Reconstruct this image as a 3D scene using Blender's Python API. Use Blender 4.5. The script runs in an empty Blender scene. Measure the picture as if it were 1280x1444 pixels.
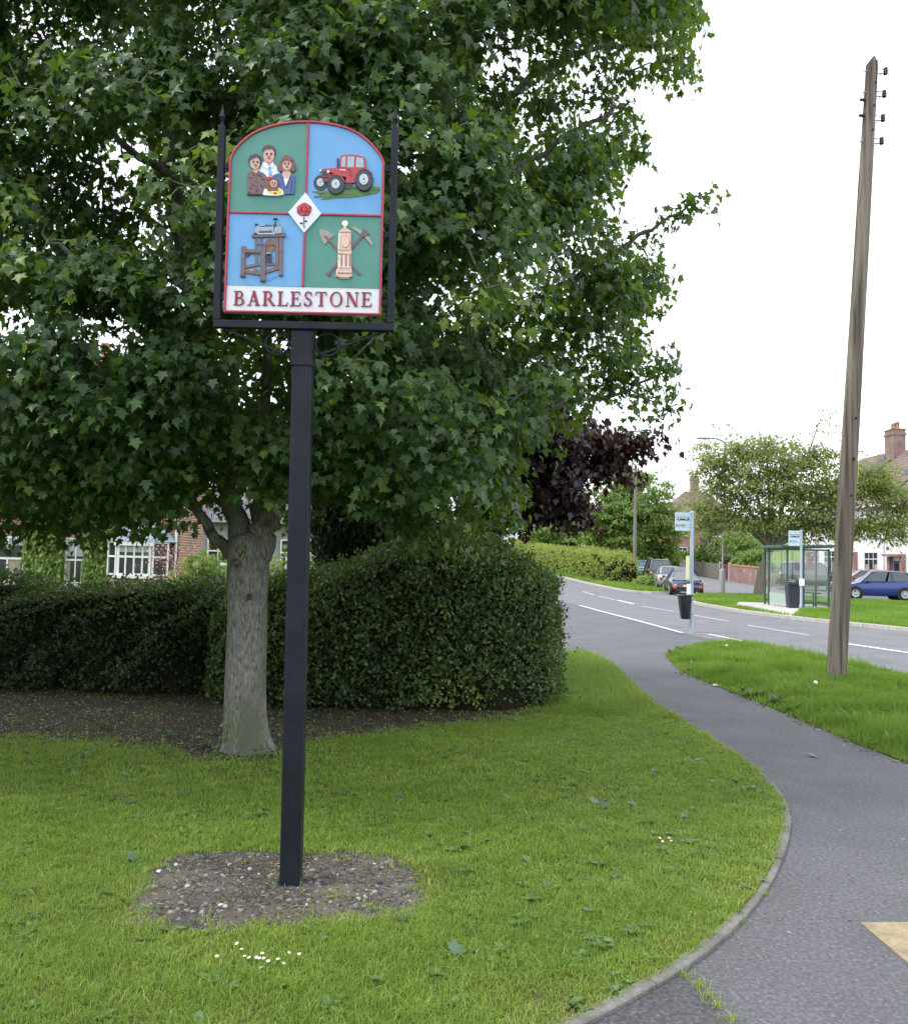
EXPO = 0.62
import bpy, bmesh, math, random
import numpy as np
from mathutils import Vector, Matrix
random.seed(7); RNG = np.random.default_rng(7)
R = math.radians
scene = bpy.context.scene
COL = scene.collection

# ------------------------------------------------------------------ camera
F = 1200.0; CH = 1.6; PITCH = math.atan(68/1200.0); ROLL = R(1.4)
fw = Vector((0, math.cos(PITCH), math.sin(PITCH)))
u0 = Vector((0, -math.sin(PITCH), math.cos(PITCH)))
r0 = Vector((1, 0, 0))
rt = r0*math.cos(ROLL) + u0*math.sin(ROLL)
up = u0*math.cos(ROLL) - r0*math.sin(ROLL)
CAM = Vector((0, 0, CH))
cd = bpy.data.cameras.new('camera'); cam = bpy.data.objects.new('camera', cd); COL.objects.link(cam)
cd.sensor_fit = 'VERTICAL'; cd.sensor_height = 36.0; cd.sensor_width = 36.0; cd.lens = 36.0*F/1444.0
cd.clip_start = 0.05; cd.clip_end = 2000
m3 = Matrix((rt, up, -fw)).transposed()
cam.matrix_world = Matrix.Translation(CAM) @ m3.to_4x4()
scene.camera = cam

def ray(px, py):
    return fw + rt*((px-640)/F) + up*((722-py)/F)
def at(px, py, Y):                      # the point of the place seen there at distance Y
    d = ray(px, py); return CAM + d*(Y/d.y)
def gp(px, py, z=0.0):                  # the ground point seen there
    d = ray(px, py); return CAM + d*((z-CH)/d.z)
def project(P):                         # n x 3 -> pixel coordinates
    q = P - np.array(CAM); f_ = q@np.array(fw); return 640+F*(q@np.array(rt))/f_, 722-F*(q@np.array(up))/f_
def tz(Y):                              # the terrain climbs gently beyond the junction
    if Y < 46: return 0.0
    z = 0.025*(Y-50) if Y > 54 else 0.025*(Y-46)**2/16.0
    if Y > 70: z += 0.0008*(min(Y, 112)-70)**2
    if Y > 112: z += 0.04*(Y-112)
    return z

# ------------------------------------------------------------------ object helpers
ORG = {}
def props(o, label=None, cat=None, group=None, kind=None):
    if label: o['label'] = label
    if cat: o['category'] = cat
    if group: o['group'] = group
    if kind: o['kind'] = kind
    return o
def thing(name, label, cat, loc=(0, 0, 0), group=None):
    o = bpy.data.objects.new(name, None); COL.objects.link(o); o.location = loc
    o.empty_display_size = 0.2; ORG[o.name] = Vector(loc)
    return props(o, label, cat, group)
def link(name, me, mats, parent=None, origin=None):
    o = bpy.data.objects.new(name, me); COL.objects.link(o)
    for m in (mats if isinstance(mats, (list, tuple)) else [mats]): me.materials.append(m)
    if parent is not None:
        o.parent = parent; ORG[o.name] = ORG[parent.name]
    else:
        o.location = origin if origin is not None else (0, 0, 0); ORG[o.name] = Vector(o.location)
    return o

class MB:
    """collects shapes in world space; build() links them as one mesh object"""
    def __init__(s): s.v = []; s.f = []; s.m = []; s.sm = []
    def add(s, vs, fs, m=0, smooth=False):
        k = len(s.v); s.v += [tuple(p) for p in vs]
        for f in fs: s.f.append(tuple(k+i for i in f)); s.m.append(m); s.sm.append(smooth)
        return s
    def box(s, c, size, M=None, m=0):
        c = Vector(c); h = Vector(size)*0.5; vs = []
        for x in (-1, 1):
            for y in (-1, 1):
                for z in (-1, 1):
                    p = Vector((x*h.x, y*h.y, z*h.z)); vs.append(c + (M @ p if M else p))
        return s.add(vs, [(0,1,3,2),(4,6,7,5),(0,4,5,1),(2,3,7,6),(0,2,6,4),(1,5,7,3)], m)
    def bar(s, a, b, w, d, m=0, side=None):
        a = Vector(a); b = Vector(b); z = (b-a); L = z.length; z.normalize()
        x = (Vector(side) if side else (Vector((1,0,0)) if abs(z.x) < .9 else Vector((0,1,0))))
        y = z.cross(x).normalized(); x = y.cross(z).normalized()
        return s.box((a+b)/2, (w, d, L), Matrix((x, y, z)).transposed(), m)
    def tube(s, pts, rad, n=8, m=0, cap=True, smooth=True, jit=0):
        pts = [Vector(p) for p in pts]; k = len(pts)
        rad = list(rad) if hasattr(rad, '__len__') else [rad]*k
        ref = None; vs = []
        for i, p in enumerate(pts):
            t = (pts[min(i+1, k-1)]-pts[max(i-1, 0)])
            t = t.normalized() if t.length > 1e-9 else Vector((0, 0, 1))
            if ref is None: ref = t.orthogonal().normalized()
            x = (ref - t*ref.dot(t)); x = x.normalized() if x.length > 1e-6 else t.orthogonal().normalized()
            ref = x; y = t.cross(x)
            for j in range(n):
                a = 2*math.pi*j/n; rr = rad[i]*(1+(random.uniform(-jit, jit) if jit else 0))
                vs.append(p + (x*math.cos(a)+y*math.sin(a))*rr)
        fs = [(i*n+j, i*n+(j+1) % n, (i+1)*n+(j+1) % n, (i+1)*n+j) for i in range(k-1) for j in range(n)]
        s.add(vs, fs, m, smooth)
        if cap:
            s.add(vs[:n], [tuple(reversed(range(n)))], m); s.add(vs[-n:], [tuple(range(n))], m)
        return s
    def lathe(s, c, prof, axis=(0,0,1), n=16, m=0, smooth=True):
        c = Vector(c); z = Vector(axis).normalized(); x = z.orthogonal().normalized(); y = z.cross(x); vs = []
        for (r, h) in prof:
            for j in range(n):
                a = 2*math.pi*j/n; vs.append(c+z*h+(x*math.cos(a)+y*math.sin(a))*max(r, 1e-4))
        fs = [(i*n+j, i*n+(j+1) % n, (i+1)*n+(j+1) % n, (i+1)*n+j) for i in range(len(prof)-1) for j in range(n)]
        return s.add(vs, fs, m, smooth)
    def prism(s, pts, off, m=0):        # polygon (world points) swept by vector off
        pts = [Vector(p) for p in pts]; off = Vector(off); n = len(pts)
        vs = pts + [p+off for p in pts]
        return s.add(vs, [tuple(range(n)), tuple(reversed(range(n, 2*n)))] + [(i, n+i, n+(i+1) % n, (i+1) % n) for i in range(n)], m)
    def face(s, pts, m=0): return s.add(pts, [tuple(range(len(pts)))], m)
    def build(s, name, mats, parent=None, bevel=0, origin=None, recalc=True):
        o_ = ORG[parent.name] if parent is not None else Vector(origin if origin is not None else (0, 0, 0))
        me = bpy.data.meshes.new(name); me.from_pydata([tuple(Vector(p)-o_) for p in s.v], [], s.f)
        me.polygons.foreach_set('material_index', s.m); me.polygons.foreach_set('use_smooth', s.sm)
        if recalc:
            bm = bmesh.new(); bm.from_mesh(me); bmesh.ops.recalc_face_normals(bm, faces=bm.faces); bm.to_mesh(me); bm.free()
        me.update()
        o = link(name, me, mats, parent, o_)
        if bevel:
            b = o.modifiers.new('bevel', 'BEVEL'); b.width = bevel; b.segments = 2; b.limit_method = 'ANGLE'; b.angle_limit = R(40)
        return o

def npmesh(name, V, faces, tint=None, smooth=False):
    """V: n x 3; faces: list of int arrays (each m x k)"""
    me = bpy.data.meshes.new(name)
    me.vertices.add(len(V)); me.vertices.foreach_set('co', np.ascontiguousarray(V, dtype=np.float32).ravel())
    loops = np.concatenate([f.ravel() for f in faces]).astype(np.int32)
    tot = np.concatenate([np.full(len(f), f.shape[1]) for f in faces]).astype(np.int32)
    st = np.concatenate([[0], np.cumsum(tot)[:-1]]).astype(np.int32)
    me.loops.add(len(loops)); me.loops.foreach_set('vertex_index', loops)
    me.polygons.add(len(tot)); me.polygons.foreach_set('loop_start', st); me.polygons.foreach_set('loop_total', tot)
    if smooth: me.polygons.foreach_set('use_smooth', np.ones(len(tot), dtype=bool))
    if tint is not None:
        a = me.attributes.new('tint', 'FLOAT', 'POINT'); a.data.foreach_set('value', np.ascontiguousarray(tint, dtype=np.float32))
    me.update(calc_edges=True)
    return me
def unit(A): return A/np.maximum(np.linalg.norm(A, axis=-1, keepdims=True), 1e-9)
def scatter(name, P, N, T, S, tmpl, tint, mats, parent=None):
    """copies of a leaf template at P with normal N, tip direction T, size S; tint one value per leaf"""
    tv, tf = tmpl; P = np.asarray(P); n = len(P)
    Y = unit(np.asarray(T)); X = unit(np.cross(Y, np.asarray(N))); Z = np.cross(X, Y)
    V = P[:, None, :] + (tv[None, :, 0:1]*X[:, None] + tv[None, :, 1:2]*Y[:, None] + tv[None, :, 2:3]*Z[:, None])*np.asarray(S)[:, None, None]
    k = len(tv); base = (np.arange(n)*k)[:, None, None]
    faces = [(f[None]+base).reshape(-1, f.shape[1]) for f in tf]
    V = V.reshape(-1, 3)
    if parent is not None: V = V - np.array(ORG[parent.name])
    me = npmesh(name, V, faces, np.repeat(tint, k))
    return link(name, me, mats, parent)
# leaf templates ---------------------------------------------------
def fan(outl, c, zf):
    pts = [c]+outl; v = np.array([(x, y, zf(x, y)) for x, y in pts]); n = len(outl)
    return v, [np.array([(0, 1+i, 1+(i+1) % n) for i in range(n)])]
half = [(0, -.02), (.16, -.09), (.32, -.02), (.52, -.02), (.41, .16), (.40, .25), (.54, .34), (.72, .52), (.50, .53), (.36, .56), (.25, .54), (.31, .70), (.15, .82), (0, 1.10)]
MAPLE = fan(half + [(-x, y) for x, y in reversed(half[1:-1])], (0, .3), lambda x, y: .22*abs(x)-.30*max(0, y)**2-.25*x*x)
half_s = [(0, -.02), (.44, -.02), (.37, .22), (.68, .50), (.33, .56), (.28, .74), (0, 1.06)]
MAPLE_S = fan(half_s + [(-x, y) for x, y in reversed(half_s[1:-1])], (0, .3), lambda x, y: .22*abs(x)-.28*max(0, y)**2)
OVAL = (np.array([(0, 0, 0), (.30, .35, .07), (0, .5, -.03), (-.30, .35, .07), (.2, .75, .0), (0, 1, -.14), (-.2, .75, 0)]), [np.array([(0, 1, 2), (0, 2, 3), (1, 4, 2), (3, 2, 6), (2, 4, 5), (2, 5, 6)])])
RHOMB = (np.array([(0, 0, 0), (.34, .45, .08), (0, 1, -.1), (-.34, .45, .08)]), [np.array([(0, 1, 2), (0, 2, 3)])])
LANCE = (np.array([(0, 0, 0), (.16, .4, .05), (0, 1, -.2), (-.16, .4, .05)]), [np.array([(0, 1, 2), (0, 2, 3)])])

def vnoise(x, y, s=1.0, seed=0):        # cheap smooth noise -1..1
    x = np.asarray(x)*s; y = np.asarray(y)*s; k = seed*1.7
    return (np.sin(x*1.3+y*.7+k)+np.sin(x*-.6+y*1.5+2.1*k)+np.sin(x*2.3-y*1.9+.5*k)+np.sin(x*.9+y*2.7+1.3+k))/4*1.3
def inside(x, y, poly):
    x = np.asarray(x); y = np.asarray(y); r = np.zeros(x.shape, bool); n = len(poly)
    for i in range(n):
        x1, y1 = poly[i][0], poly[i][1]; x2, y2 = poly[(i+1) % n][0], poly[(i+1) % n][1]
        if y1 == y2: continue
        c = ((y1 > y) != (y2 > y)) & (x < (x2-x1)*(y-y1)/(y2-y1)+x1); r ^= c
    return r
def edge_dist(x, y, poly):
    d = np.full(np.shape(x), 1e9); n = len(poly)
    for i in range(n):
        a = np.array(poly[i][:2], float); b = np.array(poly[(i+1) % n][:2], float); ab = b-a; L = max(ab@ab, 1e-9)
        t = np.clip(((x-a[0])*ab[0]+(y-a[1])*ab[1])/L, 0, 1)
        d = np.minimum(d, np.hypot(x-a[0]-t*ab[0], y-a[1]-t*ab[1]))
    return d
def smooth_line(pts, n=8):              # Catmull-Rom through the points
    pts = [Vector(p) for p in pts]; out = []
    for i in range(len(pts)-1):
        p0 = pts[max(i-1, 0)]; p1 = pts[i]; p2 = pts[i+1]; p3 = pts[min(i+2, len(pts)-1)]
        for k in range(n):
            t = k/n
            out.append(0.5*((2*p1)+(p2-p0)*t+(2*p0-5*p1+4*p2-p3)*t*t+(3*p1-p0-3*p2+p3)*t**3))
    out.append(pts[-1]); return out

# ------------------------------------------------------------------ materials
def newmat(name):
    m = bpy.data.materials.new(name); m.use_nodes = True; nt = m.node_tree
    return m, nt, nt.nodes['Principled BSDF'], nt.nodes['Material Output']
def N(nt, t, **kw):
    n = nt.nodes.new(t)
    for k, v in kw.items():
        if k in n.inputs: n.inputs[k].default_value = v
        else: setattr(n, k, v)
    return n
def c4(c): return (c[0], c[1], c[2], 1.0)
def ramp(nt, stops):
    r = N(nt, 'ShaderNodeValToRGB'); e = r.color_ramp.elements
    while len(e) > 1: e.remove(e[-1])
    e[0].position = stops[0][0]; e[0].color = c4(stops[0][1])
    for p, c in stops[1:]:
        x = e.new(p); x.color = c4(c)
    return r
def coords(nt, scale=(1, 1, 1), kind='Object'):
    t = N(nt, 'ShaderNodeTexCoord'); mp = N(nt, 'ShaderNodeMapping'); mp.inputs['Scale'].default_value = scale
    nt.links.new(t.outputs[kind], mp.inputs['Vector']); return mp.outputs['Vector']
def pm(name, c1, c2=None, scale=6, rough=.6, bump=0, bscale=None, metallic=0, stretch=(1, 1, 1), detail=5, spec=.5, coat=0, lo=.3, hi=.7, c3=None, scale3=.7):
    m, nt, b, out = newmat(name); L = nt.links.new
    c2 = c2 or tuple(min(1, x*1.25) for x in c1)
    v = coords(nt, stretch)
    nz = N(nt, 'ShaderNodeTexNoise', Scale=scale, Detail=detail, Roughness=.6); L(v, nz.inputs['Vector'])
    rp = ramp(nt, [(lo, c1), (hi, c2)]); L(nz.outputs['Fac'], rp.inputs['Fac']); colr = rp.outputs['Color']
    if c3:
        n3 = N(nt, 'ShaderNodeTexNoise', Scale=scale3, Detail=4); L(v, n3.inputs['Vector'])
        r3 = ramp(nt, [(.45, (0, 0, 0)), (.62, (1, 1, 1))]); L(n3.outputs['Fac'], r3.inputs['Fac'])
        mx = N(nt, 'ShaderNodeMix', data_type='RGBA'); L(r3.outputs['Color'], mx.inputs[0]); L(colr, mx.inputs[6]); mx.inputs[7].default_value = c4(c3); colr = mx.outputs[2]
    L(colr, b.inputs['Base Color'])
    rr = N(nt, 'ShaderNodeMapRange'); rr.inputs['To Min'].default_value = max(0, rough-.08); rr.inputs['To Max'].default_value = min(1, rough+.08)
    L(nz.outputs['Fac'], rr.inputs['Value']); L(rr.outputs['Result'], b.inputs['Roughness'])
    b.inputs['Metallic'].default_value = metallic; b.inputs['Specular IOR Level'].default_value = spec; b.inputs['Coat Weight'].default_value = coat
    if bump:
        bn = N(nt, 'ShaderNodeTexNoise', Scale=bscale or scale*2, Detail=6); L(v, bn.inputs['Vector'])
        bp = N(nt, 'ShaderNodeBump', Strength=bump, Distance=.02); L(bn.outputs['Fac'], bp.inputs['Height']); L(bp.outputs['Normal'], b.inputs['Normal'])
    return m
def leafmat(name, stops, trans=(.16, .28, .03), tw=.35, rough=.42, spec=.5):
    m, nt, b, out = newmat(name); L = nt.links.new
    a = N(nt, 'ShaderNodeAttribute', attribute_name='tint')
    rp = ramp(nt, stops); L(a.outputs['Fac'], rp.inputs['Fac']); L(rp.outputs['Color'], b.inputs['Base Color'])
    b.inputs['Roughness'].default_value = rough; b.inputs['Specular IOR Level'].default_value = spec
    t = N(nt, 'ShaderNodeBsdfTranslucent'); t.inputs['Color'].default_value = c4(trans)
    mx = N(nt, 'ShaderNodeMixShader'); mx.inputs[0].default_value = tw
    L(b.outputs[0], mx.inputs[1]); L(t.outputs[0], mx.inputs[2]); L(mx.outputs[0], out.inputs['Surface'])
    return m
def asphalt(name, c1, c2, chip=(.3, .3, .3), patch=None):
    m, nt, b, out = newmat(name); L = nt.links.new; v = coords(nt)
    n1 = N(nt, 'ShaderNodeTexNoise', Scale=48, Detail=5, Roughness=.85); L(v, n1.inputs['Vector'])
    r1 = ramp(nt, [(.33, tuple(x*.62 for x in c1)), (.43, c1), (.57, c2), (.68, chip)]); L(n1.outputs['Fac'], r1.inputs['Fac'])
    n2 = N(nt, 'ShaderNodeTexNoise', Scale=1.1, Detail=7, Roughness=.65); L(v, n2.inputs['Vector'])
    r2 = ramp(nt, [(.33, (.78, .78, .77)), (.7, (1.12, 1.1, 1.08))]); L(n2.outputs['Fac'], r2.inputs['Fac'])
    mx = N(nt, 'ShaderNodeMix', data_type='RGBA', blend_type='MULTIPLY'); mx.inputs[0].default_value = 1; L(r1.outputs['Color'], mx.inputs[6]); L(r2.outputs['Color'], mx.inputs[7])
    vo = N(nt, 'ShaderNodeTexVoronoi', Scale=3.3); L(v, vo.inputs['Vector'])       # pale spots of old gum and grit
    r3 = ramp(nt, [(.0, (1, 1, 1)), (.035, (1, 1, 1)), (.05, (0, 0, 0))]); L(vo.outputs['Distance'], r3.inputs['Fac'])
    m2 = N(nt, 'ShaderNodeMix', data_type='RGBA'); L(r3.outputs['Color'], m2.inputs[0]); L(mx.outputs[2], m2.inputs[6]); m2.inputs[7].default_value = c4(tuple(min(1, x*1.7) for x in c2)); colr = m2.outputs[2]
    if patch:
        n4 = N(nt, 'ShaderNodeTexNoise', Scale=2.2, Detail=8, Roughness=.7); mp = coords(nt, (1, .35, 1)); L(mp, n4.inputs['Vector'])
        r4 = ramp(nt, [(.6, (0, 0, 0)), (.72, (.8, .8, .8))]); L(n4.outputs['Fac'], r4.inputs['Fac'])
        m4 = N(nt, 'ShaderNodeMix', data_type='RGBA'); L(r4.outputs['Color'], m4.inputs[0]); L(colr, m4.inputs[6]); m4.inputs[7].default_value = c4(patch); colr = m4.outputs[2]
    L(colr, b.inputs['Base Color'])
    b.inputs['Roughness'].default_value = .85; b.inputs['Specular IOR Level'].default_value = .35
    bp = N(nt, 'ShaderNodeBump', Strength=.5, Distance=.006); L(n1.outputs['Fac'], bp.inputs['Height']); L(bp.outputs['Normal'], b.inputs['Normal'])
    return m
def bricks(name, c1, c2, mortar=(.42, .38, .34), bw=.225, bh=.075, ms=.012, bump=.4):
    m, nt, b, out = newmat(name); L = nt.links.new
    t = N(nt, 'ShaderNodeTexCoord'); sp = N(nt, 'ShaderNodeSeparateXYZ'); L(t.outputs['Object'], sp.inputs[0])
    ad = N(nt, 'ShaderNodeMath', operation='ADD'); L(sp.outputs['X'], ad.inputs[0]); L(sp.outputs['Y'], ad.inputs[1])
    cb = N(nt, 'ShaderNodeCombineXYZ'); L(ad.outputs[0], cb.inputs['X']); L(sp.outputs['Z'], cb.inputs['Y'])
    br = N(nt, 'ShaderNodeTexBrick'); br.inputs['Color1'].default_value = c4(c1); br.inputs['Color2'].default_value = c4(c2); br.inputs['Mortar'].default_value = c4(mortar)
    br.inputs['Scale'].default_value = 1; br.inputs['Brick Width'].default_value = bw; br.inputs['Row Height'].default_value = bh; br.inputs['Mortar Size'].default_value = ms
    L(cb.outputs[0], br.inputs['Vector'])
    nz = N(nt, 'ShaderNodeTexNoise', Scale=1.5, Detail=6); L(t.outputs['Object'], nz.inputs['Vector'])
    r2 = ramp(nt, [(.3, (.75, .73, .72)), (.7, (1.15, 1.12, 1.1))]); L(nz.outputs['Fac'], r2.inputs['Fac'])
    mx = N(nt, 'ShaderNodeMix', data_type='RGBA', blend_type='MULTIPLY'); mx.inputs[0].default_value = 1; L(br.outputs['Color'], mx.inputs[6]); L(r2.outputs['Color'], mx.inputs[7])
    L(mx.outputs[2], b.inputs['Base Color']); b.inputs['Roughness'].default_value = .85
    bp = N(nt, 'ShaderNodeBump', Strength=bump, Distance=.01); bp.invert = True; L(br.outputs['Fac'], bp.inputs['Height']); L(bp.outputs['Normal'], b.inputs['Normal'])
    return m
def glassmat(name, tint=(.75, .82, .8), alpha=.35, rough=.03):   # a clear pane: mostly see-through, some reflection and film of dirt
    m, nt, b, out = newmat(name); L = nt.links.new
    b.inputs['Base Color'].default_value = c4(tint); b.inputs['Roughness'].default_value = .25
    tr = N(nt, 'ShaderNodeBsdfTransparent'); tr.inputs['Color'].default_value = c4(tuple(.86+.14*x for x in tint))
    gl = N(nt, 'ShaderNodeBsdfGlossy'); gl.inputs['Roughness'].default_value = rough; gl.inputs['Color'].default_value = (.9, .95, .95, 1)
    m1 = N(nt, 'ShaderNodeMixShader'); m1.inputs[0].default_value = .05; L(tr.outputs[0], m1.inputs[1]); L(gl.outputs[0], m1.inputs[2])
    m2 = N(nt, 'ShaderNodeMixShader'); m2.inputs[0].default_value = alpha; L(m1.outputs[0], m2.inputs[1]); L(b.outputs[0], m2.inputs[2])
    L(m2.outputs[0], out.inputs['Surface']); return m

M = {}
M['leaf'] = leafmat('maple_leaf', [(0, (.018, .045, .015)), (.45, (.042, .098, .030)), (.75, (.082, .155, .036)), (1, (.19, .27, .045))], trans=(.24, .40, .03), tw=.34)
M['crimson'] = leafmat('crimson_leaf', [(0, (.016, .012, .016)), (.5, (.032, .019, .024)), (.85, (.050, .045, .026)), (1, (.10, .03, .02))], trans=(.14, .035, .02), tw=.28, rough=.35)
M['privet'] = leafmat('privet_leaf', [(0, (.020, .044, .014)), (.45, (.048, .095, .026)), (.75, (.100, .160, .038)), (1, (.23, .30, .06))], trans=(.20, .32, .03), tw=.25, rough=.34)
M['thorn'] = leafmat('dark_hedge_leaf', [(0, (.014, .030, .012)), (.55, (.028, .060, .018)), (.9, (.06, .11, .025)), (1, (.12, .18, .04))], trans=(.12, .22, .02), tw=.3, rough=.4)
M['fresh'] = leafmat('fresh_leaf', [(0, (.070, .135, .026)), (.5, (.140, .230, .040)), (1, (.25, .33, .07))], trans=(.36, .50, .06), tw=.4)
M['cherry'] = leafmat('cherry_leaf', [(0, (.10, .14, .04)), (.5, (.19, .24, .07)), (1, (.32, .35, .13))], trans=(.38, .46, .09), tw=.42)
M['midgreen'] = leafmat('mid_leaf', [(0, (.060, .120, .022)), (.5, (.130, .215, .042)), (1, (.21, .29, .06))], trans=(.30, .46, .05), tw=.38)
M['yellowhedge'] = leafmat('yellow_hedge_leaf', [(0, (.085, .15, .028)), (.5, (.17, .25, .048)), (1, (.32, .33, .09))], trans=(.48, .56, .09), tw=.42)
M['conifer'] = leafmat('conifer_leaf', [(0, (.010, .020, .010)), (1, (.025, .045, .016))], trans=(.04, .08, .01), tw=.12)
M['grass'] = leafmat('grass_blade', [(0, (.082, .152, .024)), (.35, (.168, .275, .042)), (.7, (.255, .355, .068)), (.9, (.35, .38, .10)), (1, (.50, .43, .20))], trans=(.40, .57, .06), tw=.34, rough=.5, spec=.35)
M['longgrass'] = leafmat('long_grass_blade', [(0, (.060, .125, .020)), (.5, (.130, .235, .036)), (.85, (.21, .31, .06)), (1, (.42, .38, .18))], trans=(.34, .54, .05), tw=.36, rough=.5, spec=.25)
M['weed'] = leafmat('weed_leaf', [(0, (.060, .125, .035)), (.5, (.10, .19, .055)), (1, (.17, .25, .09))], trans=(.2, .32, .05), tw=.25)
M['fallen'] = leafmat('fallen_leaf', [(0, (.05, .11, .06)), (.5, (.10, .17, .10)), (.8, (.22, .24, .12)), (1, (.30, .22, .09))], trans=(.2, .3, .05), tw=.15)
M['turf'] = pm('turf', (.060, .085, .020), (.12, .16, .036), scale=14, rough=.95, bump=.8, bscale=60, spec=.1, c3=(.10, .085, .045), scale3=.9)
M['fieldturf'] = pm('far_turf', (.075, .135, .022), (.14, .20, .04), scale=3, rough=.95, bump=.6, bscale=30, spec=.1)
M['soil'] = pm('bare_soil', (.050, .042, .036), (.135, .118, .10), scale=38, rough=.95, bump=1, bscale=70, spec=.15, c3=(.17, .15, .125), scale3=1.6, detail=8)
M['bedsoil'] = pm('bed_soil', (.040, .031, .024), (.095, .076, .058), scale=7, rough=.95, bump=1, bscale=40, spec=.15)
M['path'] = asphalt('path_asphalt', (.090, .092, .099), (.138, .140, .151), (.29, .29, .30), patch=(.105, .098, .090))
M['road'] = asphalt('road_asphalt', (.130, .134, .146), (.180, .185, .197), (.28, .28, .29))
M['lane'] = asphalt('lane_asphalt', (.15, .153, .162), (.21, .214, .222), (.3, .3, .31))
M['line'] = pm('road_paint', (.50, .50, .50), (.82, .82, .80), scale=25, rough=.7, lo=.32, hi=.5)
M['fadedline'] = pm('faded_road_paint', (.26, .26, .27), (.62, .62, .61), scale=22, rough=.8, lo=.35, hi=.62)
M['kerbstone'] = pm('edging_stone', (.135, .13, .122), (.25, .24, .225), scale=28, rough=.9, bump=.5, bscale=60, c3=(.13, .125, .105), scale3=3)
M['concrete'] = pm('pale_concrete', (.34, .32, .29), (.52, .49, .45), scale=8, rough=.9, bump=.2)
M['tactile'] = pm('buff_tactile', (.27, .215, .12), (.43, .35, .21), scale=26, rough=.85, bump=.4, bscale=70, c3=(.245, .20, .118), scale3=7)
M['bark'] = pm('maple_bark', (.10, .098, .086), (.28, .272, .24), scale=55, rough=.92, bump=1, bscale=70, stretch=(1, 1, .32), spec=.2, c3=(.125, .135, .09), scale3=3.0, detail=9, lo=.36, hi=.62)
M['twig'] = pm('dark_twig', (.040, .034, .028), (.10, .085, .07), scale=12, rough=.9, bump=.5, stretch=(1, 1, .3), spec=.2)
M['polewood'] = pm('weathered_pole', (.150, .124, .098), (.33, .285, .235), scale=11, rough=.88, bump=.9, bscale=26, stretch=(2.6, 2.6, .07), spec=.25, detail=8, c3=(.085, .070, .055), scale3=5.5)
M['greywood'] = pm('grey_timber', (.14, .125, .10), (.26, .24, .2), scale=9, rough=.9, bump=.6, stretch=(3, 3, .2))
M['blackpaint'] = pm('black_gloss_paint', (.008, .010, .016), (.018, .021, .030), scale=5, rough=.42, bump=.05, bscale=30, spec=.18)
M['signred'] = pm('sign_red', (.34, .022, .05), (.44, .045, .075), scale=20, rough=.42)
M['signgreen'] = pm('sign_green', (.062, .230, .185), (.078, .265, .215), scale=8, rough=.45)
M['signblue'] = pm('sign_blue', (.118, .33, .60), (.135, .36, .64), scale=8, rough=.45)
M['signwhite'] = pm('sign_white', (.66, .70, .73), (.72, .75, .77), scale=10, rough=.45)
M['lettering'] = pm('maroon_letter', (.20, .010, .030), (.27, .018, .045), scale=20, rough=.4)
# ------------------------------------------------------------------ world and light
SUN_EL, SUN_AZ = R(56), R(256)          # azimuth clockwise from +Y: veiled sun high on the left
w = bpy.data.worlds.new('World'); scene.world = w; w.use_nodes = True; nt = w.node_tree
sky = nt.nodes.new('ShaderNodeTexSky'); sky.sky_type = 'NISHITA'; sky.sun_disc = False
sky.sun_elevation = SUN_EL; sky.sun_rotation = SUN_AZ; sky.air_density = 1.0; sky.dust_density = 3.0
mx = nt.nodes.new('ShaderNodeMix'); mx.data_type = 'RGBA'; mx.inputs[0].default_value = .80   # high thin cloud over the blue
mx.inputs[7].default_value = (11.0, 11.4, 12.4, 1)
nt.links.new(sky.outputs[0], mx.inputs[6])
bg = nt.nodes['Background']; bg.inputs['Strength'].default_value = .13; nt.links.new(mx.outputs[2], bg.inputs['Color'])
sd = bpy.data.lights.new('sun', 'SUN'); sd.energy = 1.5; sd.angle = R(15); sd.color = (1, .965, .91)
so = bpy.data.objects.new('sun', sd); COL.objects.link(so)
sv = Vector((math.sin(SUN_AZ)*math.cos(SUN_EL), math.cos(SUN_AZ)*math.cos(SUN_EL), math.sin(SUN_EL)))
so.rotation_euler = sv.to_track_quat('Z', 'Y').to_euler()
vs_ = scene.view_settings; vs_.view_transform = 'Standard'; vs_.look = 'None'; vs_.exposure = EXPO; vs_.gamma = 1
cy = scene.cycles; cy.max_bounces = 7; cy.diffuse_bounces = 3; cy.glossy_bounces = 3; cy.transmission_bounces = 6; cy.transparent_max_bounces = 12
cy.use_denoising = True; cy.caustics_reflective = False; cy.caustics_refractive = False

# ------------------------------------------------------------------ ground
def sheet(name, poly, z, mat, kind='structure', thick=0.0, follow=False):
    bm = bmesh.new(); vs = [bm.verts.new((p[0], p[1], z+(tz(p[1]) if follow else 0))) for p in poly]
    f = bm.faces.new(vs); f.normal_update()
    if f.normal.z < 0: f.normal_flip()
    if thick:
        r = bmesh.ops.extrude_face_region(bm, geom=[f]); bmesh.ops.translate(bm, vec=(0, 0, -thick), verts=[v for v in r['geom'] if isinstance(v, bmesh.types.BMVert)])
        bmesh.ops.recalc_face_normals(bm, faces=bm.faces)
    bmesh.ops.triangulate(bm, faces=[f for f in bm.faces if len(f.verts) > 4])
    me = bpy.data.meshes.new(name); bm.to_mesh(me); bm.free()
    return props(link(name, me, mat), kind=kind)
def lerp_list(lst, Y):
    if Y <= lst[0][1]: return lst[0][0]
    for (x1, y1), (x2, y2) in zip(lst, lst[1:]):
        if y1 <= Y <= y2: return x1+(x2-x1)*(Y-y1)/(y2-y1)
    return lst[-1][0]
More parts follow.
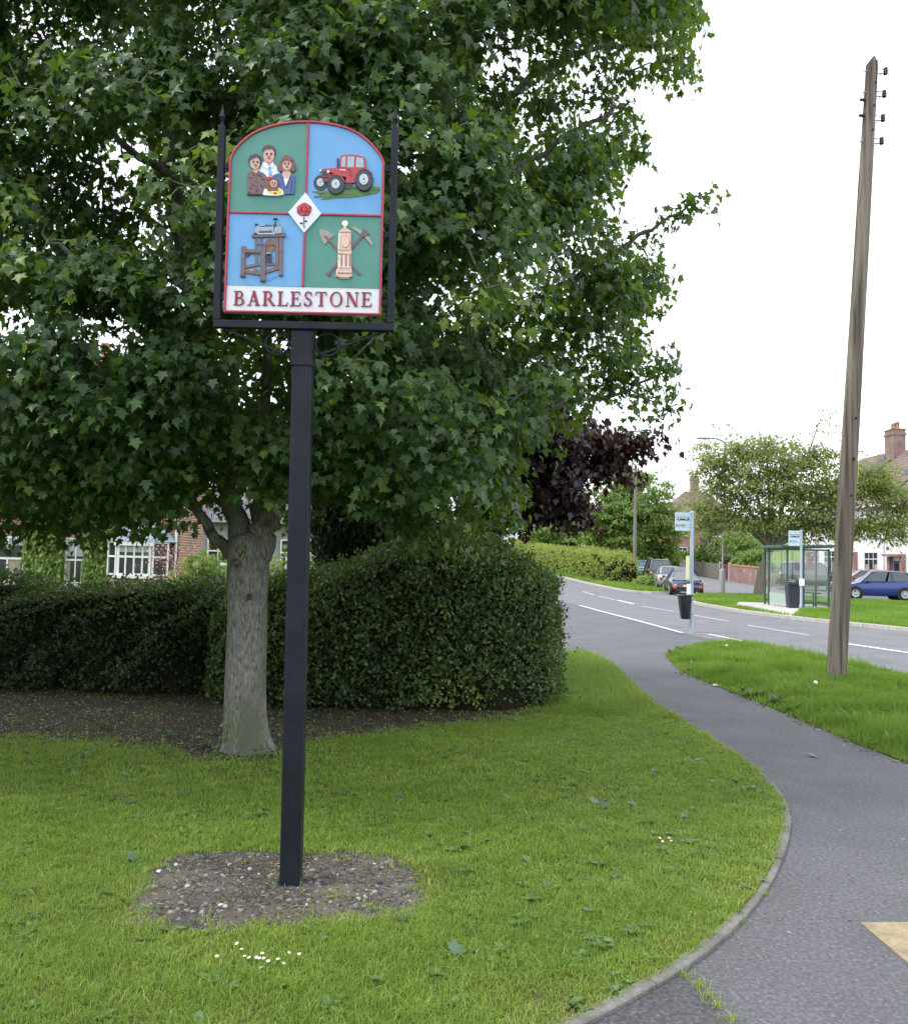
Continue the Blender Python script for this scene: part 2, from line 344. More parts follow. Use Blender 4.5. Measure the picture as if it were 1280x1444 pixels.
def strip(name, left, right, y0, y1, z, mat, kind='structure', step=1.0, cols=1):
    n = max(2, int((y1-y0)/step)+1); mb = MB(); vs = []
    for i in range(n+1):
        Y = y0+(y1-y0)*i/n; a = lerp_list(left, Y); b = lerp_list(right, Y)
        for k in range(cols+1): vs.append((a+(b-a)*k/cols, Y, z+tz(Y)))
    c = cols+1
    mb.add(vs, [(i*c+k, i*c+k+1, (i+1)*c+k+1, (i+1)*c+k) for i in range(n) for k in range(cols)])
    return props(mb.build(name, mat, recalc=False), kind=kind)
G = lambda L: [(gp(*p).x, gp(*p).y) for p in L]
rows = [-60, -10, 0, 10, 20, 30, 40, 46, 48, 50, 52, 54, 58, 62, 66, 70, 75, 80, 85, 90, 95, 100, 106, 112, 130, 160, 220, 400, 900]
mb = MB(); xs_ = [-700, -60, -20, -8, 0, 8, 20, 60, 700]
mb.add([(x, y, tz(y)-.06) for y in rows for x in xs_], [(i*9+k, i*9+k+1, (i+1)*9+k+1, (i+1)*9+k) for i in range(len(rows)-1) for k in range(8)])
props(mb.build('ground', M['fieldturf'], recalc=False), kind='structure')

ROAD_L = [(7.2, -20), (6.9, 5), (6.7, 11), (6.35, 16.4), (5.75, 18.3), (5.4, 20.2), (5.05, 26), (4.75, 31.7), (4.2, 42), (3.4, 52), (2.3, 64), (.8, 78), (-1.5, 95), (-4, 110)]
ROAD_R = [(15.5, -20), (15, 8), (14.2, 14), (13, 18), (12.05, 22.6), (10.7, 26.5), (10.15, 30), (10.1, 35), (10.3, 41), (10.6, 46), (10.2, 49), (9.2, 58), (8.5, 70), (7.2, 85), (5, 100), (3, 110)]
EDGE_PX = [(300, 1660), (600, 1560), (735, 1490), (825, 1440), (905, 1397), (985, 1345), (1035, 1300), (1075, 1250), (1098, 1203), (1107, 1160), (1098, 1125), (1065, 1088), (1010, 1048), (960, 1018), (905, 988), (886, 968), (864, 946), (844, 933), (818, 923)]
EDGE = smooth_line([(p[0], p[1], 0) for p in G(EDGE_PX)], 5)          # the lawn's kerbed edge
pathpoly = [(-12, 1.0)] + [(-1.35, 1.85)] + [(p.x, p.y) for p in EDGE] + [(1.30, 13.2), (1.25, 16), (2.0, 24), (2.4, 32), (2.2, 42), (1.5, 52), (.3, 64), (-1, 78), (-3, 95)]
ys = list(range(95, -1, -3)); pathpoly += [(lerp_list(ROAD_L, y)+.25, y) for y in ys] + [(8, -6), (-12, -6)]
M['patch'] = asphalt('path_repair', (.060, .060, .066), (.105, .105, .114), (.23, .23, .24))
bm = bmesh.new(); f = bm.faces.new([bm.verts.new((x, y, 0)) for x, y in pathpoly]); bmesh.ops.triangulate(bm, faces=[f])
bmesh.ops.subdivide_edges(bm, edges=[e for e in bm.edges if max(v.co.y for v in e.verts) > 46], cuts=6)
for v in bm.verts: v.co.z = tz(v.co.y)
bmesh.ops.recalc_face_normals(bm, faces=bm.faces); me = bpy.data.meshes.new('footpath'); bm.to_mesh(me); bm.free()
if me.polygons[0].normal.z < 0: me.flip_normals()
props(link('footpath', me, M['path']), kind='structure')
strip('road', ROAD_L, ROAD_R, -20, 110, .006, M['road'], step=1.5)
strip('side_lane', [(9.8, 34), (10.0, 41), (10.2, 45), (10.5, 48), (11.6, 58), (11.6, 100)], [(46, 30), (46, 100)], 34, 96, .012, M['lane'], step=2)
# painted lines
M['softline'] = pm('worn_road_paint', (.38, .38, .39), (.72, .72, .70), scale=24, rough=.75, lo=.33, hi=.55)
def painted(name, px_pts, wd, mat, z=.012):
    pts = smooth_line([Vector((*gp(*p)[:2], 0)) for p in px_pts], 6); mb = MB(); vs = []
    for i, p in enumerate(pts):
        t = (pts[min(i+1, len(pts)-1)]-pts[max(i-1, 0)]).normalized(); nrm = Vector((-t.y, t.x, 0))
        vs += [(p+nrm*wd/2)[:2]+(z+tz(p.y),), (p-nrm*wd/2)[:2]+(z+tz(p.y),)]
    mb.add(vs, [(2*i, 2*i+1, 2*i+3, 2*i+2) for i in range(len(pts)-1)])
    o = mb.build(name, mat, recalc=False)
    if o.data.polygons[0].normal.z < 0: o.data.flip_normals()
    return props(o, kind='structure')
painted('road_line', [(817, 854), (850, 863), (900, 876), (962, 893)], .11, M['softline'])
painted('road_line', [(997, 894.5), (1045, 904), (1082, 911), (1097, 914.5), (1104, 918.5)], .11, M['softline'])
painted('road_line', [(962, 893), (997, 894.5)], .10, M['fadedline'])
for a, b, k in [((1195, 908.5), (1300, 924), 1), ((1054, 882), (1139, 896), 0), ((975, 867.5), (1027, 876.5), 0), ((905, 855), (950, 862.5), 0), ((870, 846.5), (893, 852), 1), ((844, 841), (866, 846), 0), ((822, 834.5), (838, 839.5), 0), ((1330, 928), (1440, 944), 1)]:
    painted('centre_line', [a, b], .14 if k else .11, M['line'] if k else M['fadedline'])
# edging stones along the lawn: one kerb made of butted stones
def stones(name, pts, wdt, ht, z0, mat, stone=.9, gap=.007, follow=False):
    mb = MB(); acc = [0]
    for a, b in zip(pts, pts[1:]): acc.append(acc[-1]+(b-a).length)
    def pos(s):
        for i in range(len(acc)-1):
            if s <= acc[i+1]: return pts[i].lerp(pts[i+1], (s-acc[i])/max(acc[i+1]-acc[i], 1e-6))
        return pts[-1]
    s = 0.0
    while s < acc[-1]-.05:
        e = min(s+stone*random.uniform(.94, 1.05), acc[-1]); k = 4; vs = []; lift = random.uniform(-.004, .004); sh = random.uniform(-.004, .004)
        for j in range(k+1):
            q = pos(s+gap/2+(e-s-gap)*j/k); d = (pos(min(s+(e-s)*j/k+.03, acc[-1]))-pos(max(s+(e-s)*j/k-.03, 0))).normalized(); nr = Vector((-d.y, d.x, 0)); zt = z0+ht+lift+(tz(q.y) if follow else 0)
            for o_, zz in ((-wdt/2, zt-ht), (-wdt/2, zt-.006), (-wdt/2+.006, zt), (wdt/2-.006, zt), (wdt/2, zt-.006), (wdt/2, zt-ht)):
                p = q+nr*(o_+sh); vs.append((p.x, p.y, zz))
        mb.add(vs, [(j*6+i, j*6+i+1, (j+1)*6+i+1, (j+1)*6+i) for j in range(k) for i in range(5)] + [tuple(range(6)), tuple(reversed(range(k*6, k*6+6)))])
        s = e
    return props(mb.build(name, mat), kind='structure')
EDGE3 = [p for p in EDGE]
stones('kerb', EDGE3[:-18], .060, .065, -.041, M['kerbstone'])
KR = [Vector((lerp_list(ROAD_R, y), y, 0)) for y in np.arange(10, 34.5, .8)] + smooth_line([(10.12, 35.2, 0), (10.45, 37.5, 0), (11.2, 41, 0), (12.2, 44, 0), (13.5, 46.2, 0)], 4)
stones('kerb', KR, .15, .12, 0, M['concrete'], stone=.9)
KR2 = [Vector((12.6, 47.6, 0)), Vector((11.2, 47.9, 0)), Vector((10.45, 48.6, 0))]+[Vector((lerp_list(ROAD_R, y), y, 0)) for y in np.arange(50, 108, 1.5)]
stones('kerb', KR2, .15, .12, 0, M['concrete'], stone=1.4, follow=True)

# near lawn, soil bed below the hedge, bare patch round the post
lawnpoly = [(-12, 1.0), (-1.35, 1.85)] + [(p.x, p.y) for p in EDGE] + [(1.42, 13.4), (1.36, 12.6), (.9, 13), (-12, 13)]
bed_px = [(-900, 1085), (-300, 1062), (-60, 1052), (30, 1049), (120, 1051), (190, 1061), (235, 1076), (300, 1083), (350, 1086), (400, 1076), (455, 1052), (520, 1045), (600, 1034), (680, 1025), (745, 1016), (790, 1003), (806, 992)]
bedpoly = G(bed_px) + [(1.35, 9.9), (1.1, 10.8), (-14, 10.8)]
patch_px = [(176, 1314), (182, 1285), (190, 1262), (205, 1240), (232, 1217), (262, 1208), (300, 1205), (350, 1206), (400, 1207), (460, 1205), (520, 1206), (556, 1212), (582, 1225), (598, 1246), (602, 1270), (592, 1291), (565, 1302), (520, 1309), (460, 1312), (400, 1314), (350, 1318), (300, 1321), (255, 1322), (215, 1320)]
patchpoly = G(patch_px)
sheet('lawn', lawnpoly, .022, M['turf'])
sheet('soil_bed', bedpoly, .028, M['bedsoil'])
pc = np.mean(np.array(patchpoly), axis=0)
mb = MB(); ring = [Vector((x, y, 0)) for x, y in [tuple(p[:2]) for p in smooth_line([(x, y, 0) for x, y in patchpoly+patchpoly[:1]], 4)][:-1]]
lv = [(1.0, .024), (.93, .028), (.8, .030), (.6, .032), (.4, .033), (.2, .034)]; vs = []
for f_, z_ in lv:
    for p in ring: vs.append((pc[0]+(p.x-pc[0])*f_, pc[1]+(p.y-pc[1])*f_, z_+random.uniform(-.004, .004)*(f_ < .95)))
n = len(ring); vs.append((pc[0], pc[1], .034))
mb.add(vs, [(i*n+j, i*n+(j+1) % n, (i+1)*n+(j+1) % n, (i+1)*n+j) for i in range(5) for j in range(n)] + [(5*n+j, 5*n+(j+1) % n, 6*n) for j in range(n)], 0, True)
props(mb.build('bare_earth', M['soil']), kind='structure')
vergepoly = G([(938, 925), (955, 917), (975, 912), (1010, 908), (1060, 908), (1110, 918), (1180, 933), (1280, 955)]) + [(6.75, 9), (6.9, 3), (5.6, 2.5), (4.9, 5.0)] + G([(1310, 1092), (1280, 1077), (1200, 1046), (1130, 1016), (1060, 987), (1000, 964), (960, 947)])
sheet('verge', vergepoly, .008, M['turf'])
farverge = [(p.x+.07, p.y) for p in KR] + [(15.5, 46.9), (17.6, 47.0), (19.2, 44.0), (21.9, 41.6), (30, 37), (44, 33), (44, 9), (15.2, 9)]
sheet('far_verge', farverge, .10, M['fieldturf'])
VL2 = [(12.4, 47.75), (10.6, 48.7), (10.28, 50)]+[(lerp_list(ROAD_R, y)+.08, y) for y in np.arange(51.5, 108, 1.5)]
VL2 = [(x, y) for x, y in VL2]
strip('far_verge', VL2, [(12.5, 47.75), (12.5, 50), (12.8, 58), (12.9, 70), (12.9, 85), (12, 108)], 47.75, 106, .09, M['fieldturf'])
padpts = G([(1030, 858.5), (1065, 864), (1113, 873.5)]); padpts = [(padpts[0][0]+.15, padpts[0][1]), (padpts[1][0]+.12, padpts[1][1]), (padpts[2][0]+.1, padpts[2][1]), (13.0, 31.8), (15.2, 32.2), (15.2, 36), (12.4, 37)]
sheet('bus_stop_pad', padpts, .106, M['concrete'])
sheet('path_patch', G([(800, 1452), (825, 1441), (905, 1399), (962, 1379), (984, 1394), (1002, 1410), (1016, 1428), (1040, 1470), (900, 1560), (700, 1530)]), .0045, M['patch'])
# buff blister paving
tp = [gp(1212, 1302), gp(1330, 1302), gp(1400, 1460), gp(1395, 1466)]
c0 = gp(1212, 1302); e1 = (gp(1281, 1301.5)-c0).normalized(); e2 = (gp(1281, 1360)-c0).normalized()
mb = MB(); vs = [c0, c0+e1*2.4, c0+e1*2.4+e2*1.2, c0+e2*1.2]
mb.prism([(p.x, p.y, .005) for p in vs], (0, 0, -.03))
for i in range(34):
    for j in range(17):
        q = c0+e1*(.04+.067*i)+e2*(.04+.067*j)
        if i < 18: mb.lathe((q.x, q.y, .004), [(.0125, 0), (.011, .0025), (.006, .004), (0, .0042)], n=7)
props(mb.build('tactile_paving', M['tactile']), kind='structure')

# ------------------------------------------------------------------ grass
def blades(name, x, y, z, h, wd, tint, mat, lean=.5):
    n = len(x); z = np.broadcast_to(np.asarray(z, float), (n,)); yaw = RNG.uniform(0, 2*np.pi, n); la = RNG.uniform(0, 2*np.pi, n); ln = np.abs(RNG.normal(0, lean, n))
    dx = np.cos(yaw)*wd; dy = np.sin(yaw)*wd; lx = np.cos(la)*ln*h; ly = np.sin(la)*ln*h
    V = np.zeros((n, 5, 3)); 
    V[:, 0] = np.stack([x-dx, y-dy, z-.01], 1); V[:, 1] = np.stack([x+dx, y+dy, z-.01], 1)
    V[:, 2] = np.stack([x-dx*.75+lx*.35, y-dy*.75+ly*.35, z+h*.6], 1); V[:, 3] = np.stack([x+dx*.75+lx*.35, y+dy*.75+ly*.35, z+h*.6], 1)
    V[:, 4] = np.stack([x+lx, y+ly, z+h*(1-.25*np.minimum(ln, 1.5))], 1)
    b = (np.arange(n)*5)[:, None]
    me = npmesh(name, V.reshape(-1, 3), [np.array([[0, 1, 3, 2]])+b, np.array([[2, 3, 4]])+b], np.repeat(np.clip(tint, 0, 1), 5))
    return props(link(name, me, mat), kind='stuff')
def spread_in(poly, dens, dmax, ylim=None):
    a = np.array(poly); x0, y0 = a.min(0); x1, y1 = a.max(0)
    if ylim: y0 = max(y0, ylim[0]); y1 = min(y1, ylim[1])
    n = int((x1-x0)*(y1-y0)*dmax); x = RNG.uniform(x0, x1, n); y = RNG.uniform(y0, y1, n)
    k = RNG.uniform(0, dmax, n) < dens(x, y); x = x[k]; y = y[k]
    k = inside(x, y, poly); return x[k], y[k]
def lawn_density(x, y):
    d = np.where(y < 4.2, 15000, np.where(y < 6, 11000, 7500))
    fov = np.abs(x) < y*.62+.9
    return np.where(fov, d, np.where(np.abs(x) < y*.62+3.2, 5200, 700))*((y < 13)|(x > 1.3))
x, y = spread_in(lawnpoly, lawn_density, 15000, (1.9, 17.5))
wob = .05*vnoise(x, y, 9)+.05*vnoise(x, y, 23, 2)
pd = edge_dist(x, y, patchpoly); pin = inside(x, y, patchpoly); keep = ~(pin & (pd > .03+1.3*np.maximum(wob, -.02)+.05*RNG.uniform(0, 1, len(x))**2))
bd = edge_dist(x, y, bedpoly); bin_ = inside(x, y, bedpoly)
pk = np.where(bin_, np.clip(.75-(bd+wob*2.4)/.40, .03+.10*np.clip(vnoise(x, y, 3, 6)-.2, 0, 1), 1), 1); keep &= RNG.uniform(0, 1, len(x)) < pk
grow = np.clip((y-8.6-.5*vnoise(x, y, 2.3, 7))*.13, 0, .13)*np.clip((x-.7-.3*vnoise(x, y, 3, 9))*2, 0, 1)                                         # uncut strip beside the hedge end
x = x[keep]; y = y[keep]; grow = grow[keep]; pd = pd[keep]; bd = bd[keep]
pt = vnoise(x, y, 1.6, 3)*.6+vnoise(x, y, 5, 1)*.6+vnoise(x, y, 15, 5)*.7+.9*np.clip(vnoise(x, y, 2.4, 12)-.45, 0, 1)
ed = np.minimum.reduce([np.hypot(x-p.x, y-p.y) for p in EDGE[::2]])
tint = .40+.16*pt+RNG.normal(0, .15, len(x))+np.clip(.32-ed, 0, .32)*.55+np.clip(.10-pd, 0, .1)*2+(RNG.uniform(0, 1, len(x)) > .965)*.4
h = (.020+.013*RNG.uniform(0, 1, len(x))+.009*np.clip(vnoise(x, y, 3.1, 8), -1, 1)+.016*np.clip(vnoise(x, y, 13, 4), 0, 1))
h = np.where(RNG.uniform(0, 1, len(x)) > .97, h*1.5, h); h = h+grow*RNG.uniform(.2, 1, len(x))
h *= np.clip(.45+ed*6, .45, 1)
blades('lawn_grass', x, y, .022, np.maximum(h, .012), np.where(y < 4.2, .0019, np.where(y < 6, .0025, .0034))*RNG.uniform(.7, 1.3, len(x)), tint, M['grass'], 1.35)
x, y = spread_in(vergepoly, lambda x, y: np.where(y < 9, 5200, 3600)*1.0, 5200, (4, 18.5))
ed = edge_dist(x, y, vergepoly); pt = vnoise(x, y, 1.2, 3)*.5+vnoise(x, y, 4, 1)*.4
jt = np.clip(.12-ed, 0, .12)/.12; x = x+RNG.normal(0, .035, len(x))*jt; y = y+RNG.normal(0, .035, len(x))*jt
h = (.06+.14*RNG.uniform(0, 1, len(x))**1.5+.09*np.clip(vnoise(x, y, 2.6, 6), -1, 1)+.05*np.clip(vnoise(x, y, 7, 2), -1, 1))*np.clip(.3+ed*1.6, .3, 1)
h = np.where((RNG.uniform(0, 1, len(x)) > .992) & (ed > .2), h*2.2, h)
blades('verge_grass', x, y, .01, np.maximum(h, .03), np.where(y < 9, .0030, .0042), .48+.30*pt+RNG.normal(0, .18, len(x))+.25*(h < .09)*(RNG.uniform(0, 1, len(x)) > .8), M['longgrass'], .75)
x, y = spread_in(farverge, lambda x, y: np.where(x < 26, 420, 60)*np.ones_like(x), 420, (12, 48)); 
k = ~inside(x, y, padpts); x = x[k]; y = y[k]
blades('far_verge_grass', x, y, .10, RNG.uniform(.05, .15, len(x)), .011, .5+.3*vnoise(x, y, .8)+RNG.normal(0, .15, len(x)), M['longgrass'], .6)
Yv = RNG.uniform(47.8, 100, 16000); Xv = np.array([lerp_list(ROAD_R, q) for q in Yv])+.2+RNG.uniform(0, 1, len(Yv))**1.2*(12.6-np.array([lerp_list(ROAD_R, q) for q in Yv]))
k = (Yv > 49)|(Xv > 11.3); Xv = Xv[k]; Yv = Yv[k]
blades('far_verge_grass', Xv, Yv, .09+np.array([tz(q) for q in Yv]), RNG.uniform(.08, .25, len(Xv)), .02, .55+.3*vnoise(Xv, Yv, .5)+RNG.normal(0, .15, len(Xv)), M['longgrass'], .6)

# broad-leaved weeds, gravel, fallen leaves, daisies
def rosettes(name, centers, rad, nl, mat, tmpl, z=.025, lift=.35):
    P = []; T = []; Nn = []; S = []
    for (cx, cy_), r in zip(centers, rad):
        for k in range(nl):
            a = random.uniform(0, 2*math.pi); P.append((cx, cy_, z)); T.append((math.cos(a), math.sin(a), random.uniform(.1, lift*2))); Nn.append((0, 0, 1)); S.append(r*random.uniform(.6, 1.1))
    return props(scatter(name, P, Nn, T, S, tmpl, RNG.uniform(0, 1, len(P)), mat), kind='stuff')
cx, cy_ = spread_in(lawnpoly, lambda x, y: 70.0*np.ones_like(x), 70, (2.4, 8.6)); kk = ~inside(cx, cy_, patchpoly) & ~inside(cx, cy_, bedpoly)
rosettes('lawn_weeds', list(zip(cx[kk], cy_[kk])), np.random.default_rng(2).uniform(.45, 1, kk.sum())**4*.058+.006, 6, M['weed'], OVAL, .028, .3)
cx, cy_ = spread_in(vergepoly, lambda x, y: 7.0*np.ones_like(x), 7.0, (5, 17))
cc = list(zip(cx, cy_)) + [(gp(px, py).x, gp(px, py).y) for px, py in [(1125, 945), (1140, 940), (1110, 940), (1160, 938), (1060, 940), (1085, 938), (1205, 975), (1190, 968), (1165, 972), (1240, 975), (1070, 948), (1100, 945), (1150, 960), (1215, 982)]]
rosettes('verge_weeds', cc, [random.uniform(.07, .17) for _ in cc], 9, M['weed'], LANCE, .03, .9)
cc = [(gp(px, py).x, gp(px, py).y) for px, py in [(325, 1020), (360, 1068), (318, 1045), (290, 1058), (300, 1040), (330, 1055), (380, 1062), (190, 1040), (240, 1045), (150, 1030), (440, 1040), (620, 1020)]]
rosettes('bed_weeds', cc, [random.uniform(.05, .09) for _ in cc], 7, M['weed'], OVAL, .04, .6)
# grit and pebbles on the bare patch
x, y = spread_in(patchpoly, lambda x, y: 5200*np.ones_like(x), 5200)
d = edge_dist(x, y, patchpoly); k = d > .02; x = x[k]; y = y[k]; n = len(x)
ico = np.array([(0, 0, 1), (.9, 0, .3), (.28, .85, .35), (-.72, .53, .3), (-.7, -.5, .38), (.3, -.87, .3), (.7, .5, -.4), (-.3, .85, -.4), (-.9, 0, -.4), (-.27, -.85, -.4), (.72, -.52, -.4)])
icf = np.array([(0, 1, 2), (0, 2, 3), (0, 3, 4), (0, 4, 5), (0, 5, 1), (1, 6, 2), (2, 6, 7), (2, 7, 3), (3, 7, 8), (3, 8, 4), (4, 8, 9), (4, 9, 5), (5, 9, 10), (5, 10, 1), (1, 10, 6)])
M['pebble'] = leafmat('pebble', [(0, (.04, .037, .037)), (.6, (.10, .093, .09)), (.88, (.20, .185, .17)), (.97, (.32, .30, .27)), (1, (.55, .53, .50))], trans=(.1, .1, .1), tw=.0, rough=.8)
ang = RNG.uniform(0, 6.28, n); S = .0025+.0125*RNG.uniform(0, 1, n)**6.5
props(scatter('gravel', np.stack([x, y, .0262+.008*np.minimum(edge_dist(x, y, patchpoly)/.22, 1)], 1), unit(np.stack([RNG.normal(0, .3, n), RNG.normal(0, .3, n), np.ones(n)], 1)), np.stack([np.cos(ang), np.sin(ang), np.zeros(n)], 1), S, (ico*np.array([1, 1.3, .6]), [icf]), RNG.uniform(0, 1, n), M['pebble']), kind='stuff')
x, y = spread_in(bedpoly, lambda x, y: 200*np.ones_like(x), 200, (6.3, 9.6)); k = x > -6; x = x[k]; y = y[k]; n = len(x); ang = RNG.uniform(0, 6.28, n)
props(scatter('leaf_litter', np.stack([x, y, np.full(n, .036)], 1), unit(np.stack([RNG.normal(0, .4, n), RNG.normal(0, .4, n), np.ones(n)], 1)), np.stack([np.cos(ang), np.sin(ang), np.zeros(n)], 1), RNG.uniform(.015, .045, n), RHOMB, RNG.uniform(.4, 1, n)**2, M['fallen']), kind='stuff')
x, y = spread_in(patchpoly, lambda x, y: 700*np.ones_like(x), 700); n = len(x); ang = RNG.uniform(0, 6.28, n)
props(scatter('dry_litter', np.stack([x, y, .030+.008*np.minimum(edge_dist(x, y, patchpoly)/.22, 1)], 1), unit(np.stack([RNG.normal(0, .4, n), RNG.normal(0, .4, n), np.ones(n)], 1)), np.stack([np.cos(ang), np.sin(ang), RNG.uniform(0, .3, n)], 1), RNG.uniform(.012, .05, n), (LANCE[0]*np.array([.5, 1, 1]), LANCE[1]), RNG.uniform(.75, 1, n), M['fallen']), kind='stuff')
tuft_px = [(395, 1247), (402, 1250), (410, 1252), (215, 1312), (560, 1222), (548, 1232), (445, 1300), (385, 1305), (300, 1312), (480, 1222), (520, 1290), (470, 1275)]
tx = []; ty = []
for p in tuft_px:
    q = gp(*p); m_ = 26; tx += list(RNG.normal(q.x, .035, m_)); ty += list(RNG.normal(q.y, .035, m_))
tx = np.array(tx); ty = np.array(ty)
blades('patch_grass', tx, ty, .03, RNG.uniform(.02, .06, len(tx)), .0016, RNG.uniform(.5, 1, len(tx)), M['grass'], .9)
crack = [(965, 1378), (985, 1392), (1000, 1408), (1010, 1422), (1030, 1440), (905, 1395), (880, 1408), (850, 1428), (870, 1418), (1100, 1185), (1075, 1262), (1040, 1300), (1020, 1318)]
tx = []; ty = []
for p in crack:
    q = gp(*p); m_ = 45; tx += list(RNG.normal(q.x, .022, m_)); ty += list(RNG.normal(q.y, .014, m_))
tx = np.array(tx); ty = np.array(ty)
blades('crack_grass', tx, ty, .002, RNG.uniform(.012, .035, len(tx)), .0016, RNG.uniform(.35, 1, len(tx)), M['grass'], 1.0)
# verge edge litter: dead leaf scraps along the path
x = []; y = []
for (ax, ay), (bx, by) in zip(vergepoly[12:18], vergepoly[13:19]):
    m_ = int(math.hypot(bx-ax, by-ay)*70); t = RNG.uniform(0, 1, m_); x += list(ax+(bx-ax)*t+RNG.normal(-.03, .06, m_)); y += list(ay+(by-ay)*t+RNG.normal(-.03, .06, m_))
n = len(x); ang = RNG.uniform(0, 6.28, n)
props(scatter('path_litter', np.stack([x, y, np.full(n, .006)], 1), unit(np.stack([RNG.normal(0, .4, n), RNG.normal(0, .4, n), np.ones(n)], 1)), np.stack([np.cos(ang), np.sin(ang), np.zeros(n)], 1), RNG.uniform(.012, .05, n), RHOMB, RNG.uniform(.6, 1, n), M['fallen']), kind='stuff')
q = [(RNG.uniform(840, 1270), RNG.uniform(905, 1330)) for _ in range(330)]; q = [gp(*p) for p in q]; q = [p for p in q if inside(np.array([p.x]), np.array([p.y]), pathpoly)[0] and not inside(np.array([p.x]), np.array([p.y]), lawnpoly)[0] and not inside(np.array([p.x]), np.array([p.y]), vergepoly)[0] and p.y < 17]
n = len(q); ang = RNG.uniform(0, 6.28, n)
M['crumb'] = leafmat('path_crumb', [(0, (.03, .026, .02)), (.8, (.07, .055, .04)), (.93, (.2, .19, .15)), (1, (.4, .4, .37))], trans=(.1, .1, .1), tw=0, rough=.9)
props(scatter('path_crumbs', [(p.x, p.y, .004) for p in q], unit(np.stack([RNG.normal(0, .3, n), RNG.normal(0, .3, n), np.ones(n)], 1)), np.stack([np.cos(ang), np.sin(ang), np.zeros(n)], 1), RNG.uniform(.008, .03, n), (LANCE[0]*np.array([.8, 1, .4]), LANCE[1]), RNG.uniform(0, 1, n), M['crumb']), kind='stuff')
def flatleaf(name, px, size, label, tint, yaw, group=None, z=.05, cat='leaf', tmpl=MAPLE):
    g = gp(*px); t = thing(name, label, cat, (g.x, g.y, z), group) if False else None
    o = scatter(name, np.array([(g.x, g.y, z)]), np.array([(.25*math.sin(yaw*3), -.25, 1)]), np.array([(math.cos(yaw), math.sin(yaw), 0.05)]), np.array([size]), tmpl, np.array([tint]), M['fallen'])
    v = np.array([vv.co[:] for vv in o.data.vertices]); v -= np.array([g.x, g.y, z]); o.data.vertices.foreach_set('co', v.ravel().astype(np.float32)); o.location = (g.x, g.y, z)
    return props(o, label, cat, group)
for px, s, ti, yw in [((635, 1357), .075, .35, .4), ((870, 1250), .06, .1, 2.1), ((828, 1300), .055, .2, 1.2), ((833, 1140), .075, .4, .3), ((858, 1146), .085, .15, 3.0), ((890, 1142), .06, .3, 5.0), ((825, 1180), .055, .45, 1.9), ((965, 1160), .05, .2, 4.0), ((715, 1135), .05, .5, .9), ((640, 1065), .06, .4, 2.0), ((560, 1130), .05, .25, 5.5), ((985, 1080), .05, .5, 2.6), ((180, 1222), .06, .3, .2), ((1063, 1120), .045, .35, 2.0)]:
    flatleaf('fallen_leaf', px, s, 'pale green fallen maple leaf lying on the mown lawn', ti, yw, 'fallen leaves on the lawn')
flatleaf('fallen_leaf', (1145, 1068), .085, 'pale crumpled leaf lying alone on the grey footpath', .62, .8, z=.012)
flatleaf('fallen_leaf', (572, 1312), .07, 'broad green leaf lying at the front edge of the bare earth patch', .05, 2.5, z=.05)
M['petal'] = pm('daisy_petal', (.70, .70, .68), (.85, .85, .84), rough=.6); M['yolk'] = pm('daisy_eye', (.6, .42, .04), rough=.7)
M['paper'] = pm('scrap_paper', (.62, .65, .68), (.8, .82, .84), scale=30, rough=.8)
def daisy(p, s, label, group, hz):
    mb = MB(); p = Vector((p.x, p.y, hz)); n = 9; vs = [p]
    tl = Vector((random.uniform(-.3, .3), random.uniform(-.5, 0), 1)).normalized(); ax = tl.orthogonal().normalized(); ay = tl.cross(ax)
    for k in range(n):
        a = 2*math.pi*k/n; d = ax*math.cos(a)+ay*math.sin(a); e = ax*math.cos(a+.5)+ay*math.sin(a+.5); e0 = ax*math.cos(a-.5)+ay*math.sin(a-.5)
        mb.face([p, p+e0*s*.6, p+d*s+tl*s*.15, p+e*s*.6], 0)
    mb.lathe(p, [(s*.35, .0005), (s*.25, .003), (0, .004)], axis=tl, n=8, m=1)
    mb.tube([p-Vector((0, 0, .0005)), p-Vector((0, 0, hz-.015))], .0008, n=4, m=2)
    return props(mb.build('daisy', [M['petal'], M['yolk'], M['weed']], origin=p, recalc=False), label, 'daisy', group)
for px in [(345, 1350), (351, 1352), (362, 1352), (366, 1353), (372, 1353), (378, 1357), (368, 1366), (392, 1354), (400, 1360), (408, 1345), (422, 1347), (341, 1340), (306, 1350), (370, 1346), (334, 1332)]:
    daisy(gp(*px, .04), .0085, 'white daisy in the cluster at the front of the lawn near the bare earth', 'daisies in front of the bare earth patch', .045)
for px in [(930, 1182), (934, 1187), (943, 1182), (946, 1186)]:
    daisy(gp(*px, .04), .009, 'white daisy among the tiny group in the middle of the right lawn', 'daisies near the curved kerb', .042)
for px, lb in [((1149, 963), 'round white dandelion clock in the grass left of the timber pole foot'), ((1024, 911), 'round white dandelion clock near the tip of the grass verge')]:
    g = gp(*px, .14); mb = MB(); mb.lathe((g.x, g.y, .14), [(0, -.03), (.018, -.024), (.028, -.008), (.03, 0), (.026, .014), (.014, .026), (0, .03)], n=12); mb.tube([(g.x, g.y, .11), (g.x+.01, g.y, .02)], .002, n=5, m=1)
    props(mb.build('dandelion_clock', [M['petal'], M['weed']], origin=(g.x, g.y, .02)), lb, 'flower')
